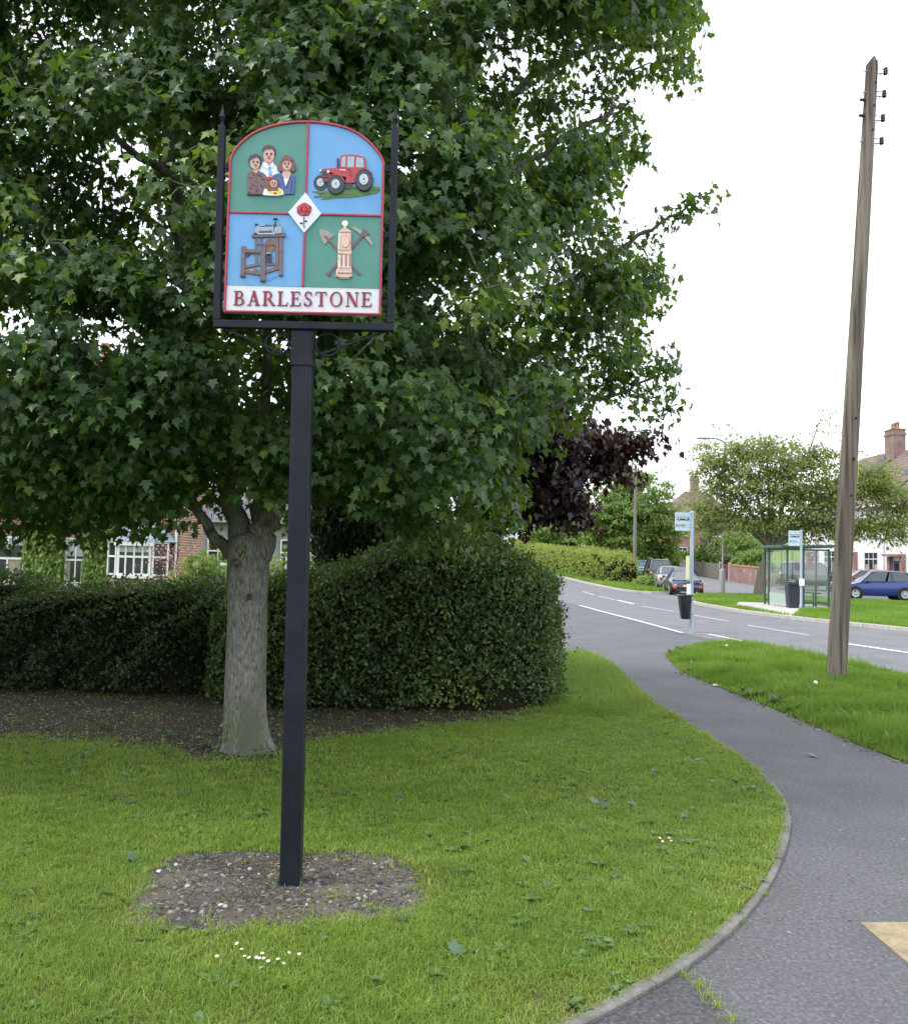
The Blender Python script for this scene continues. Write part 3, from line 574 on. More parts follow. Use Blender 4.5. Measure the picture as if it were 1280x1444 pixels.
for px, s, lb in [((1009, 967), .05, 'small white scrap of paper on the path by the verge'), ((1018, 968), .035, 'smaller white paper scrap just right of another one')]:
    g = gp(*px); mb = MB(); mb.add([(g.x-s, g.y-s*.7, .006), (g.x+s*.8, g.y-s, .012), (g.x+s, g.y+s*.6, .005), (g.x-s*.7, g.y+s*.9, .02), (g.x, g.y, .026)], [(0, 1, 4), (1, 2, 4), (2, 3, 4), (3, 0, 4)])
    props(mb.build('paper_scrap', M['paper'], origin=(g.x, g.y, .005), recalc=False), lb, 'litter')
g = gp(224, 1238); mb = MB(); mb.lathe((g.x, g.y, .05), [(0, -.03), (.011, -.024), (.014, -.018), (.008, -.012), (0, -.010)], n=7)
props(mb.build('stone', M['paper'], origin=(g.x, g.y, .04)), 'pale bluish stone at the far left of the bare earth patch', 'stone')
# ------------------------------------------------------------------ village sign
SY = 4.125                                               # the sign stands this far off
base = gp(408, 1243); SYB = base.y
sign = thing('village_sign', 'black post village sign with arched painted panel reading BARLESTONE', 'sign', (base.x, SYB, 0))
def sp(px, py, dy=0.0):                                # a point of the sign's front plane, dy metres nearer the viewer
    p = at(px, py, SY); return Vector((p.x, SY-dy, p.z))
def zp(zx, zy, dy=0.0, box=(290, 130, 4.1241)):        # the same, from close-up coordinates
    return sp(box[0]+zx/box[2], box[1]+zy/box[2], dy)
def slab(mb, pts, y0, y1, m=0):                        # polygon of the sign plane given thickness from y0 to y1 (metres towards the viewer)
    mb.prism([Vector((p.x, SY-y0, p.z)) for p in pts], (0, y0-y1, 0), m)
YB = .05                                               # frame and post lie half behind the panel
b0 = Vector((base.x, SY+.06, -.15)); topc = sp(425.5, 462); b1 = Vector((topc.x, SY+.06, topc.z-.0))
mb = MB(); b0.x = at(408.5, 1243, SY+.01).x
mb.bar(b0, b1, .098, .098, side=(1, 0, 0)); mb.build('post', M['blackpaint'], sign, bevel=.012)
mb = MB(); k = (b0-b1).normalized(); s0 = b1+k*.19; mb.bar(s0, b1+k*.008, .108, .108, side=(1, 0, 0)); mb.build('post_sleeve', M['blackpaint'], sign, bevel=.009)
mb = MB(); mb.bar(b1+k*.009, b1-k*.004, .10, .10, side=(1, 0, 0)); mb.build('post_plate', M['blackpaint'], sign, bevel=.003)
mb = MB()
mb.bar(b1+k*.055+Vector((0, -.055, 0)), b1+k*.055+Vector((0, .055, 0)), .012, .012); mb.build('bolt', M['blackpaint'], sign, bevel=.002)
cl, cr = sp(305.5, 456), sp(550, 461); tl_, tr_ = sp(312.5, 176), sp(557, 179)
cl.y = cr.y = tl_.y = tr_.y = SY+.015
for nm, a, b_, d in (('frame_upright', cl, tl_, 1), ('frame_upright', cr, tr_, 1)):
    mb = MB(); mb.bar(a+(b_-a).normalized()*.0195, b_, .034, .036, side=(1, 0, 0)); mb.build(nm, M['blackpaint'], sign, bevel=.004)
mb = MB(); dx = (cr-cl).normalized(); mb.bar(cl-dx*.0170, cr+dx*.0170, .038, .037, side=(0, 0, 1)); mb.build('frame_bottom', M['blackpaint'], sign, bevel=.004)
for a, b_ in ((cl, tl_), (cr, tr_)):
    d = (b_-a).normalized(); mb = MB()
    pr = [(.011, 0), (.009, .018), (.006, .022), (.013, .036), (.019, .046), (.014, .062), (.007, .085), (.0035, .1), (.001, .115)]
    mb.lathe(b_, pr, axis=d, n=4, smooth=False); mb.build('finial', M['blackpaint'], sign)
for sgn, ex in ((-1, 316), (1, 542)):
    mb = MB(); pc0 = b1+Vector((sgn*.052, -.02, 0))+k*.135; e = sp(ex, 462 if sgn < 0 else 465); e.y = SY+.03
    mb.bar(e, pc0, .011, .010, side=(0, 1, 0)); mb.build('brace', M['blackpaint'], sign)
    mb = MB(); c = b1+Vector((sgn*.124, -.03, 0))+k*.075; pts = [c+Vector((math.cos(a)*.059, 0, math.sin(a)*.056)) for a in np.linspace(0, 2*math.pi, 40)]
    mb.tube(pts, .0055, n=8); mb.build('scroll_ring', M['blackpaint'], sign)
for zx, zy in ((122, 425), (1056, 440), (102, 815), (1048, 825), (92, 1190), (1037, 1220)):
    mb = MB(); c = zp(zx, zy); mb.box((c.x, SY+.012, c.z), (.032, .012, .03)); mb.build('bracket', M['blackpaint'], sign, bevel=.002)

arch = [(140, 402), (146, 380), (158, 352), (176, 325), (200, 297), (232, 268), (275, 238), (320, 216), (372, 198), (430, 184), (490, 175), (545, 170), (598, 170), (655, 172), (712, 180), (770, 191), (825, 207), (878, 231), (925, 262), (968, 300), (1000, 338), (1025, 372), (1040, 405)]
outer = [(106, 1282)] + arch + [(1019, 1300)]
outerP = [zp(*p) for p in outer]
cen = sum(outerP, Vector())/len(outerP)
def inset(P, d):                                       # shrink a convex outline by d metres
    n = len(P); out = []
    for i in range(n):
        a, b_, c = P[i-1], P[i], P[(i+1) % n]
        e1 = Vector((b_.x-a.x, b_.z-a.z)).normalized(); e2 = Vector((c.x-b_.x, c.z-b_.z)).normalized()
        n1 = Vector((e1.y, -e1.x)); n2 = Vector((e2.y, -e2.x)); bs = (n1+n2); bs = bs/max(bs.dot(n1), .35)
        out.append(Vector((b_.x+bs.x*d, b_.y, b_.z+bs.y*d)))
    return out
mb = MB(); slab(mb, outerP, -.012, 0.0); panel = mb.build('panel', M['signwhite'], sign)
innerP = inset(outerP, .0105)
mb = MB(); nO = len(outerP); vs = []
for P, yy in ((outerP, 0.0005), (outerP, .009), (inset(outerP, .003), .0115), (inset(outerP, .009), .0115), (innerP, .009), (innerP, .0005)):
    vs += [Vector((p.x, SY-yy, p.z)) for p in P]
mb.add(vs, [(r*nO+i, r*nO+(i+1) % nO, (r+1)*nO+(i+1) % nO, (r+1)*nO+i) for r in range(5) for i in range(nO)]); mb.build('border', M['signred'], panel)
def clip(P, nx, nz, d):                                # keep the part of an outline where nx*x + nz*z < d
    out = []
    for i in range(len(P)):
        a, b_ = P[i-1], P[i]; fa = nx*a.x+nz*a.z-d; fb = nx*b_.x+nz*b_.z-d
        if fa*fb < 0: out.append(a.lerp(b_, fa/(fa-fb)))
        if fb <= 0: out.append(b_)
    return out
mid = zp(581, 707); vx0 = zp(594, 188); vx1 = zp(570, 1130); hz0 = zp(135, 705); hz1 = zp(1022, 716); nb = zp(300, 1126)
def xdiv(z): return vx1.x+(vx0.x-vx1.x)*(z-vx1.z)/(vx0.z-vx1.z)
mx_ = (vx0.x+vx1.x)/2; mz_ = (hz0.z+hz1.z)/2; g_ = .0048
for nm, sx, sz, mt in (('painted_field', 1, -1, 'signgreen'), ('painted_field', -1, -1, 'signblue'), ('painted_field', 1, 1, 'signblue'), ('painted_field', -1, 1, 'signgreen')):
    P = clip(innerP, sx, 0, sx*mx_-g_); P = clip(P, 0, sz, sz*mz_-g_)
    if sz > 0: P = clip(P, 0, -1, -nb.z)
    mb = MB(); slab(mb, P, 0.0005, .0025); mb.build(nm, M[mt], panel)
mb = MB(); xl = min(p.x for p in innerP)+.0005; xr = max(p.x for p in innerP)-.0005; zt = vx0.z+.004
mb.box(((xl+xr)/2, SY-.005, mz_), (xr-xl-.004, .009, .0105)); mb.build('divider', M['signred'], panel, bevel=.002)
mb = MB(); mb.box((mx_, SY-.0055, (zt+mz_)/2+.003), (.0105, .009, zt-mz_-.006)); mb.build('divider', M['signred'], panel, bevel=.002)
mb = MB(); mb.box((mx_, SY-.0055, (nb.z+mz_)/2-.003), (.0105, .009, mz_-nb.z-.006)); mb.build('divider', M['signred'], panel, bevel=.002)
# diamond with the rose
mb = MB(); slab(mb, [zp(583, 590), zp(675, 712), zp(575, 824), zp(483, 706)], .0005, .014); mb.build('diamond', M['signwhite'], panel, bevel=.001)
M['rosered'] = pm('rose_red', (.34, .012, .03), (.60, .06, .09), scale=70, rough=.5, lo=.4, hi=.6); M['rosedark'] = pm('rose_dark', (.17, .006, .014), rough=.5); M['stem'] = pm('rose_stem', (.03, .035, .02), rough=.6)
mb = MB(); c = zp(577, 690)
def disc(mb, c, rx, rz, y0, y1, m, n=16, a0=0, wob=0.0):
    slab(mb, [Vector((c.x+math.cos(a+a0)*rx*(1+wob*math.sin(5*a)), c.y, c.z+math.sin(a+a0)*rz*(1+wob*math.sin(5*a)))) for a in [2*math.pi*i/n for i in range(n)]], y0, y1, m)
disc(mb, c, .036, .033, .0142, .0165, 1, 24, 0, .06)
for i, (dx, dz, r) in enumerate([(-.015, .007, .009), (-.004, .014, .009), (.010, .011, .009), (.016, 0, .0085), (.009, -.012, .009), (-.006, -.014, .009), (-.017, -.006, .0085), (0, 0, .0105)]):
    disc(mb, Vector((c.x+dx*1.5, c.y, c.z+dz*1.5)), r*1.38, r*1.15, .0142, .0178+.0003*i, 0, 12)
for i in range(6):
    a = i*1.05+.3; disc(mb, Vector((c.x+math.cos(a)*.015, c.y, c.z+math.sin(a)*.013)), .0075, .0022, .0142, .0205+.0002*i, 1, 8, a)
mb.build('rose', [M['rosered'], M['rosedark']], panel)
mb = MB(); mb.tube([zp(576, 730, .0158), zp(574, 760, .0158), zp(577, 798, .0158)], .0021, n=6)
for zx, zy, a in ((586, 757, .7), (560, 769, 2.6)): disc(mb, zp(zx, zy), .0082, .0042, .0142, .0165, 0, 10, a)
mb.build('rose_stem', M['stem'], panel)

# serif lettering, each letter a raised shape of its own: strokes in a unit box (cap height 1)
def arcp(cx, cz, rx, rz, a0, a1, wd, n=14, wd2=None):
    out = []; inn = []
    for i in range(n+1):
        t = i/n; a = R(a0+(a1-a0)*t); wv = wd if wd2 is None else wd2+(wd-wd2)*abs(math.cos(a))
        out.append((cx+math.cos(a)*(rx), cz+math.sin(a)*(rz))); inn.append((cx+math.cos(a)*(rx-wv), cz+math.sin(a)*(rz-min(wv, .07 if wd2 is None else wd2))))
    return [[out[i], out[i+1], inn[i+1], inn[i]] for i in range(n)]
def rc(x0, x1, z0, z1): return [[(x0, z0), (x1, z0), (x1, z1), (x0, z1)]]
TK, TN, SF = .165, .062, .055
def vstem(x, z0=0, z1=1, l=.09, r=.09, top=True, bot=True):
    o = rc(x, x+TK, z0, z1)
    if bot: o += rc(x-l, x+TK+r, z0, z0+SF)
    if top: o += rc(x-l, x+TK+r, z1-SF, z1)
    return o
def slant(a, b, wd): return [[(a[0]-wd/2, a[1]), (a[0]+wd/2, a[1]), (b[0]+wd/2, b[1]), (b[0]-wd/2, b[1])]]
def tick(x, z, dz, wd=.05): return [[(x-wd, z), (x, z), (x, z+dz), (x-wd*.3, z+dz)]]
GL = {
 'B': (.72, vstem(.09, r=.2) + arcp(.36, .76, .24, .24, -90, 90, .13, wd2=.05) + arcp(.38, .27, .30, .27, -90, 90, .135, wd2=.05) + rc(.2, .37, .50, .545)),
 'A': (.84, slant((.16, 0), (.42, 1.0), TN+.01) + slant((.68, 0), (.41, 1.02), TK+.02) + rc(.26, .58, .31, .355) + rc(.02, .30, 0, SF) + rc(.52, .84, 0, SF)),
 'R': (.82, vstem(.09) + arcp(.36, .74, .25, .26, -90, 90, .13, wd2=.05) + slant((.73, 0), (.40, .50), TK+.02) + rc(.64, .84, 0, SF)),
 'L': (.68, vstem(.09) + rc(.1, .62, 0, TN) + [[(.56, 0), (.64, 0), (.67, .26), (.62, .26)]]),
 'E': (.70, vstem(.09, r=.2) + rc(.1, .62, 0, TN) + rc(.1, .58, .95, 1) + rc(.2, .48, .5, .545) + [[(.56, 0), (.64, 0), (.67, .25), (.62, .25)]] + [[(.53, 1), (.60, 1), (.61, .77), (.565, .77)]] + rc(.45, .49, .40, .645)),
 'S': (.58, arcp(.29, .745, .235, .265, 30, 255, .12, n=18, wd2=.055) + arcp(.29, .255, .25, .265, -150, 75, .13, n=18, wd2=.055) + [[(.185, .60), (.27, .46), (.40, .40), (.32, .56)]] + rc(.47, .505, .70, .97) + rc(.045, .08, .03, .30)),
 'T': (.78, rc(.325, .325+TK, 0, 1) + rc(.22, .56, 0, SF) + rc(.04, .74, .95, 1) + [[(.04, 1), (.10, 1), (.065, .74), (.03, .74)]] + [[(.68, 1), (.74, 1), (.75, .74), (.715, .74)]]),
 'O': (.88, arcp(.44, .5, .40, .515, 0, 360, .135, n=32, wd2=.05)),
 'N': (.88, rc(.13, .13+TN, 0, 1) + rc(.03, .28, 0, SF) + rc(.03, .2, .955, 1) + slant((.70, 0), (.19, 1), TK+.03) + rc(.70, .70+TN, 0, 1) + rc(.60, .85, .955, 1)),
}
lx0 = zp(163, 1240); lx1 = zp(968, 1249); ltop = zp(175, 1155); capH = (ltop-lx0).length*.98
word = 'BARLESTONE'; adv = [GL[ch][0] for ch in word]; tot = sum(adv); Wd = lx1.x-lx0.x; WS = 1.06; gap = (Wd-tot*capH*WS)/(len(word)-1)
xcur = lx0.x
for ch, a_ in zip(word, adv):
    mb = MB()
    for i, q in enumerate(GL[ch][1]):
        big = i % 7; zt0 = lx0.z+(lx1.z-lx0.z)*(xcur-lx0.x)/Wd
        slab(mb, [Vector((xcur+x_*capH*WS, SY, zt0+z_*capH)) for x_, z_ in q], .0006, .0055+.00012*i, 0)
    mb.build('letter', M['lettering'], panel); xcur += a_*capH*WS+gap

# the carved pictures
def cm(n, c, c2=None, s=60): 
    M[n] = pm(n, c, c2, scale=s, rough=.5); return M[n]
cm('skin', (.52, .32, .26), (.64, .42, .34)); cm('hairdark', (.045, .035, .04), (.10, .075, .075)); cm('hairbrown', (.12, .055, .04), (.23, .115, .08)); cm('checkshirt', (.10, .055, .06), (.22, .14, .15), 130)
cm('shirtwhite', (.66, .74, .80), (.78, .82, .85)); cm('tie', (.06, .22, .55), (.14, .36, .68)); cm('jacket', (.03, .085, .26), (.075, .16, .38)); cm('yellow', (.70, .52, .04), (.82, .66, .10)); cm('inkline', (.06, .03, .03)); cm('lip', (.42, .13, .12)); cm('redbow', (.45, .02, .03))
FB = (325, 190, 11.636); TB = (435, 200, 11.636); LB = (325, 300, 11.636); DB = (435, 300, 12.19)
class Relief:                                           # layered carved pieces; every piece a hair prouder than the last
    def __init__(s, box): s.b = box; s.mb = MB(); s.k = 0
    def p(s, pts, m, h=.004):
        s.k += 1; slab(s.mb, [zp(x, y, 0, s.b) for x, y in pts], .0026, .0026+h+.00012*s.k, m); return s
    def e(s, cx, cy, rx, ry, m, h=.004, n=18, a=0):
        ca, sa = math.cos(a), math.sin(a)
        return s.p([(cx+rx*math.cos(t)*ca-ry*math.sin(t)*sa, cy+rx*math.cos(t)*sa+ry*math.sin(t)*ca) for t in [2*math.pi*i/n for i in range(n)]], m, h)
    def l(s, pts, wd, m, h=.004):
        for (x0, y0), (x1, y1) in zip(pts, pts[1:]):
            d = math.hypot(x1-x0, y1-y0) or 1; nx, ny = -(y1-y0)/d*wd/2, (x1-x0)/d*wd/2
            s.p([(x0+nx, y0+ny), (x1+nx, y1+ny), (x1-nx, y1-ny), (x0-nx, y0-ny)], m, h)
        return s
    def done(s, name, mats, label=None):
        o = s.mb.build(name, [M[x] for x in mats], panel); return props(o, label)
def face(r, cx, cy, s, skin=0, ink=1, lip=2, h=.009):   # brows, eyes, nose and mouth
    for d in (-1, 1):
        r.l([(cx+d*s*.62, cy-s*.34), (cx+d*s*.2, cy-s*.40)], s*.13, ink, h); r.e(cx+d*s*.40, cy-s*.12, s*.17, s*.09, ink, h)
    r.p([(cx-s*.07, cy-s*.1), (cx+s*.07, cy-s*.1), (cx+s*.16, cy+s*.28), (cx-s*.16, cy+s*.28)], skin, h+.001); r.l([(cx-s*.16, cy+s*.31), (cx+s*.16, cy+s*.31)], s*.07, ink, h)
    r.p([(cx-s*.34, cy+s*.5), (cx, cy+s*.46), (cx+s*.34, cy+s*.5), (cx+s*.15, cy+s*.66), (cx-s*.15, cy+s*.66)], lip, h)
# man in the white shirt
r = Relief(FB); r.p([(480, 600), (515, 520), (560, 470), (700, 470), (760, 530), (815, 620), (820, 680), (700, 715), (600, 715), (500, 680)], 3, .004)
r.p([(565, 430), (700, 430), (715, 480), (640, 540), (560, 480)], 0, .005); r.p([(540, 465), (575, 460), (640, 535), (620, 590), (520, 520)], 3, .0065); r.p([(700, 460), (720, 490), (690, 560), (650, 540)], 3, .0065)
r.p([(632, 545), (662, 545), (690, 690), (635, 690)], 4, .006)
for y_ in (590, 630, 670): r.l([(634, y_+12), (680, y_-14)], 9, 3, .0065)
r.p([(530, 250), (560, 200), (640, 178), (715, 200), (745, 260), (740, 340), (715, 400), (560, 400), (535, 340)], 5, .005)
r.p([(550, 300), (585, 250), (690, 245), (722, 290), (728, 370), (705, 440), (655, 472), (610, 465), (565, 420), (545, 360)], 0, .0065)
face(r, 640, 355, 88); r.p([(540, 290), (560, 215), (640, 185), (720, 210), (735, 280), (690, 250), (600, 255)], 5, .008)
r.done('carved_man', ['skin', 'inkline', 'lip', 'shirtwhite', 'tie', 'hairdark'], 'painted man with white shirt and striped blue tie')
r = Relief(FB); r.p([(282, 985), (285, 660), (330, 620), (390, 600), (480, 610), (560, 650), (600, 690), (600, 900), (530, 1000)], 3, .0075); r.p([(375, 570), (480, 570), (470, 620), (430, 650), (385, 615)], 0, .0082)
r.l([(430, 650), (430, 980)], 30, 3, .0085)
for y_ in (720, 790, 860, 930): r.e(430, y_, 8, 8, 1, .0095, 8)
for x_, y_ in ((340, 720), (375, 835), (345, 890), (540, 745), (500, 690), (390, 665), (465, 665), (320, 960), (440, 925), (520, 850)): r.e(x_, y_, 20, 11, 1, .0088, 8, .6)
r.l([(285, 990), (530, 995)], 16, 1, .0085)
r.p([(300, 430), (330, 370), (420, 328), (490, 350), (515, 410), (505, 480), (470, 520), (350, 540), (310, 480)], 4, .0085)
r.p([(335, 450), (380, 410), (440, 385), (490, 430), (495, 500), (475, 560), (430, 590), (370, 570), (340, 520)], 0, .0095); face(r, 425, 490, 78, h=.012)
r.p([(320, 430), (350, 375), (430, 345), (490, 370), (500, 430), (440, 385), (390, 415), (340, 440)], 4, .0112)
r.done('carved_boy', ['skin', 'inkline', 'lip', 'checkshirt', 'hairdark'], 'painted boy in a brown checked shirt')
r = Relief(FB); r.p([(690, 690), (760, 655), (850, 640), (1000, 640), (1070, 700), (1050, 985), (800, 990), (700, 800)], 3, .0075); r.p([(862, 720), (985, 720), (910, 885)], 4, .0085); r.p([(870, 600), (985, 600), (1000, 690), (975, 730), (870, 730), (858, 680)], 0, .009)
for a, b_ in (((860, 690), (905, 880)), ((1000, 680), (915, 880)), ((760, 760), (800, 950)), ((1020, 760), (1000, 960))): r.l([a, b_], 14, 1, .009)
r.p([(770, 580), (800, 520), (840, 420), (890, 365), (960, 350), (1030, 400), (1060, 490), (1080, 570), (1050, 625), (990, 610), (870, 615), (800, 625)], 5, .0092)
r.p([(862, 480), (890, 440), (960, 425), (1005, 450), (1012, 530), (985, 585), (935, 612), (890, 590), (865, 540)], 0, .0105); face(r, 937, 510, 74, h=.013); r.p([(850, 490), (880, 400), (960, 375), (1020, 430), (1010, 470), (950, 440), (890, 445)], 5, .0122)
r.done('carved_woman', ['skin', 'inkline', 'lip', 'jacket', 'shirtwhite', 'hairbrown'], 'painted woman with shoulder length brown hair and blue jacket')
r = Relief(FB); r.p([(540, 1000), (570, 910), (650, 885), (800, 885), (870, 930), (885, 1000), (780, 1020), (560, 1010)], 4, .0115); r.p([(590, 905), (680, 880), (790, 890), (850, 930), (860, 985), (760, 1005), (640, 970)], 3, .0125); r.e(745, 980, 26, 17, 6, .0135, 10)
r.p([(590, 770), (640, 725), (740, 715), (790, 760), (800, 880), (790, 940), (750, 940), (640, 945), (600, 900)], 5, .0128); r.p([(665, 790), (720, 760), (775, 790), (780, 850), (740, 890), (690, 880), (662, 840)], 0, .0138); face(r, 722, 825, 52, h=.0165)
r.p([(590, 740), (610, 715), (680, 718), (665, 760), (600, 765)], 6, .0146); r.l([(650, 790), (640, 935)], 34, 5, .0142); r.l([(790, 800), (778, 935)], 26, 5, .0142)
r.done('carved_girl', ['skin', 'inkline', 'lip', 'yellow', 'shirtwhite', 'hairbrown', 'redbow'], 'painted little girl in yellow with a red hair bow')
# tractor
cm('tracred', (.40, .03, .045), (.50, .06, .075)); cm('tracshade', (.17, .03, .05), (.22, .05, .07)); cm('tyre', (.030, .035, .05), (.06, .07, .09)); cm('rim', (.42, .47, .52), (.6, .64, .67)); cm('cabglass', (.25, .38, .44), (.38, .50, .55)); cm('picgrass', (.035, .11, .03), (.13, .24, .07), 90)
r = Relief(TB)
r.p([(60, 820), (200, 805), (420, 830), (700, 740), (900, 735), (1170, 745), (1175, 800), (1120, 850), (900, 895), (700, 920), (480, 925), (260, 950), (205, 945), (300, 915), (90, 915), (110, 890), (230, 880)], 5, .0028)
for x_, y_, l_ in ((180, 850, 90), (330, 905, 120), (620, 870, 130), (880, 860, 120), (1060, 800, 90), (700, 780, 80)): r.l([(x_, y_), (x_+l_, y_-16)], 14, 5, .0045)
def wheel(cx, cy, rx, ry, rr, h):
    r.e(cx, cy, rx, ry, 2, h, 26)
    for i in range(22):
        a = 2*math.pi*i/22; r.l([(cx+rx*.9*math.cos(a), cy+ry*.9*math.sin(a)), (cx+rx*1.05*math.cos(a+.1), cy+ry*1.05*math.sin(a+.1))], 13, 2, h)
    r.e(cx, cy, rx*rr, ry*rr, 3, h+.0015, 20); r.e(cx, cy, rx*rr*.66, ry*rr*.66, 4, h+.0016, 18); r.e(cx, cy, rx*rr*.56, ry*rr*.56, 3, h+.0018, 16); r.e(cx, cy, rx*rr*.2, ry*rr*.2, 2, h+.002, 10)
wheel(200, 680, 105, 118, .56, .003)
r.e(640, 730, 75, 55, 2, .003, 18)
r.p([(215, 470), (330, 450), (620, 455), (640, 690), (760, 690), (760, 640), (590, 690), (480, 640), (300, 680), (240, 670)], 0, .0055); r.p([(210, 480), (345, 465), (350, 560), (330, 670), (245, 672), (225, 600)], 1, .0062)
r.p([(525, 260), (560, 238), (690, 226), (830, 240), (935, 275), (945, 460), (760, 690), (620, 690), (615, 470), (525, 440)], 0, .0058)
for P in ([(552, 275), (615, 262), (610, 430), (545, 432)], [(645, 262), (755, 262), (752, 440), (640, 440)], [(790, 275), (905, 290), (915, 440), (785, 440)]): r.p(P, 4, .0068)
r.p([(760, 620), (770, 520), (850, 470), (950, 460), (1030, 510), (1045, 545), (980, 500), (880, 500), (810, 560), (790, 640)], 0, .0085)
r.p([(360, 570), (420, 545), (500, 545), (570, 600), (620, 690), (590, 680), (520, 580), (430, 565)], 0, .0085)
r.l([(485, 285), (485, 440)], 24, 2, .006); r.e(330, 510, 20, 26, 6, .0085, 12); r.e(205, 490, 14, 18, 6, .0075, 10); r.l([(520, 480), (620, 490)], 14, 6, .0075); r.l([(625, 470), (690, 470), (690, 600)], 8, 1, .0072)
r.l([(240, 520), (330, 520)], 6, 2, .007); r.l([(240, 560), (330, 555)], 6, 2, .007); r.l([(245, 600), (330, 595)], 6, 2, .007)
wheel(455, 720, 135, 150, .5, .0085); wheel(915, 650, 138, 172, .52, .0085)
r.done('carved_tractor', ['tracred', 'tracshade', 'tyre', 'rim', 'cabglass', 'picgrass', 'shirtwhite'])
# framework knitter's machine
cm('frameoak', (.115, .075, .075), (.20, .14, .135)); cm('framedark', (.05, .035, .045)); cm('steel', (.20, .27, .36), (.40, .46, .54), 150); cm('paleblue', (.085, .24, .47)); cm('wheelbrown', (.16, .075, .06), (.23, .12, .09))
r = Relief(LB)
r.p([(580, 1110), (700, 1040), (850, 1030), (880, 1040), (760, 1060), (640, 1130)], 3, .0012)
r.p([(410, 390), (540, 390), (545, 880), (410, 890)], 3, .0015)
r.e(655, 545, 90, 112, 4, .004, 24); r.l([(530, 548), (740, 540)], 14, 1, .0052)
for a, b_, wd in (((425, 390), (430, 880), 40), ((510, 400), (505, 560), 26), ((840, 360), (832, 1040), 58), ((772, 370), (770, 900), 52)): r.l([a, b_], wd, 0, .0055)
r.l([(430, 520), (540, 520)], 30, 0, .006); r.l([(780, 630), (860, 620)], 40, 0, .0062)
r.l([(600, 855), (740, 850)], 40, 0, .005)
r.l([(250, 905), (480, 850)], 44, 0, .0056); r.l([(560, 990), (830, 900)], 50, 0, .0062); r.l([(250, 965), (510, 1010)], 58, 0, .0066); r.p([(260, 935), (390, 920), (480, 960), (360, 980)], 4, .0055)
for x_ in (300, 325, 350, 375): r.l([(x_, 938), (x_+8, 962)], 8, 5, .0062)
r.l([(245, 640), (520, 650)], 66, 0, .006); r.l([(225, 560), (210, 1060)], 66, 0, .0075); r.l([(550, 560), (540, 1135)], 76, 0, .0085); r.l([(250, 660), (510, 672)], 8, 1, .0068)
r.l([(172, 1050), (250, 1060)], 22, 1, .0085); r.l([(500, 1125), (580, 1135)], 22, 1, .0095); r.l([(805, 1035), (860, 1040)], 18, 1, .0066)
r.p([(265, 700), (330, 690), (285, 735)], 1, .0055)
r.l([(365, 398), (900, 385)], 34, 0, .0068); r.l([(360, 400), (420, 335)], 26, 0, .007)
r.p([(430, 240), (480, 215), (720, 225), (720, 370), (460, 372), (415, 330)], 2, .0058); r.l([(490, 240), (690, 232)], 14, 1, .007); r.l([(480, 332), (690, 328)], 24, 1, .0072); r.l([(480, 290), (720, 285)], 9, 5, .0075); r.l([(470, 362), (700, 362)], 9, 5, .0075)
r.p([(740, 260), (790, 205), (850, 225), (850, 350), (740, 360)], 2, .0062); r.l([(410, 205), (465, 205)], 18, 1, .007); r.l([(740, 150), (738, 260)], 8, 1, .006); r.l([(708, 112), (782, 110)], 14, 1, .006); r.l([(725, 370), (765, 265)], 10, 5, .0076)
for x_ in (600, 640, 680, 720, 770, 820): r.e(x_, 215+(x_ % 3)*6, 12, 10, 1, .007, 8)
for i in range(9): r.l([(500+i*22, 255), (500+i*22, 272)], 6, 5, .0078)
for x_ in (605, 640, 675): r.l([(x_, 690), (x_+4, 830)], 9, 1, .0052)
r.l([(598, 680), (672, 678)], 22, 2, .0055); r.e(678, 820, 14, 14, 1, .0054, 8)
r.l([(890, 340), (895, 410)], 20, 0, .007)
r.done('carved_knitting_frame', ['frameoak', 'framedark', 'steel', 'paleblue', 'wheelbrown', 'shirtwhite'])
# miner's lamp, shovel and pick
cm('lamp', (.62, .43, .34), (.74, .56, .46)); cm('lampshade', (.28, .16, .13)); cm('lamplight', (.76, .66, .58)); cm('handle', (.13, .075, .065), (.20, .125, .11)); cm('blade', (.26, .24, .20), (.40, .37, .32)); cm('iron', (.10, .075, .07), (.16, .12, .11))
r = Relief(DB); r.p([(190, 300), (270, 305), (360, 330), (445, 405), (350, 460), (330, 490), (285, 555), (240, 490), (205, 400)], 1, .004); r.p([(270, 330), (330, 350), (400, 405), (330, 440)], 1, .0046); r.l([(285, 405), (860, 1045)], 39, 0, .0046); r.e(872, 1050, 30, 24, 0, .005, 12)
r.done('carved_shovel', ['handle', 'blade'])
r = Relief(DB); r.l([(925, 410), (355, 1050)], 45, 0, .0045); r.e(345, 1060, 42, 26, 0, .005, 12, .5)
r.p([(720, 262), (800, 258), (900, 310), (985, 370), (1050, 440), (1110, 540), (1100, 590), (1040, 510), (960, 425), (880, 370), (790, 300)], 1, .005); r.p([(895, 370), (950, 295), (1010, 315), (1045, 375), (985, 415), (930, 435), (900, 415)], 2, .0075)
r.done('carved_pick', ['handle', 'blade', 'iron'])
r = Relief(DB); r.p([(470, 1100), (500, 1010), (490, 985), (505, 940), (510, 720), (505, 690), (520, 360), (535, 320), (600, 280), (660, 280), (725, 320), (742, 360), (742, 690), (738, 930), (750, 1000), (748, 1030), (752, 1105), (690, 1145), (560, 1145)], 0, .0075)
r.e(632, 198, 52, 50, 2, .0095, 18); r.p([(612, 245), (650, 245), (662, 290), (605, 290)], 0, .0085)
r.l([(530, 346), (738, 346)], 13, 1, .0088); r.e(637, 508, 78, 108, 1, .0083, 24); r.e(637, 508, 70, 100, 0, .0088, 24)
r.l([(545, 655), (720, 655)], 8, 1, .0085); r.l([(510, 718), (735, 730)], 16, 1, .0086)
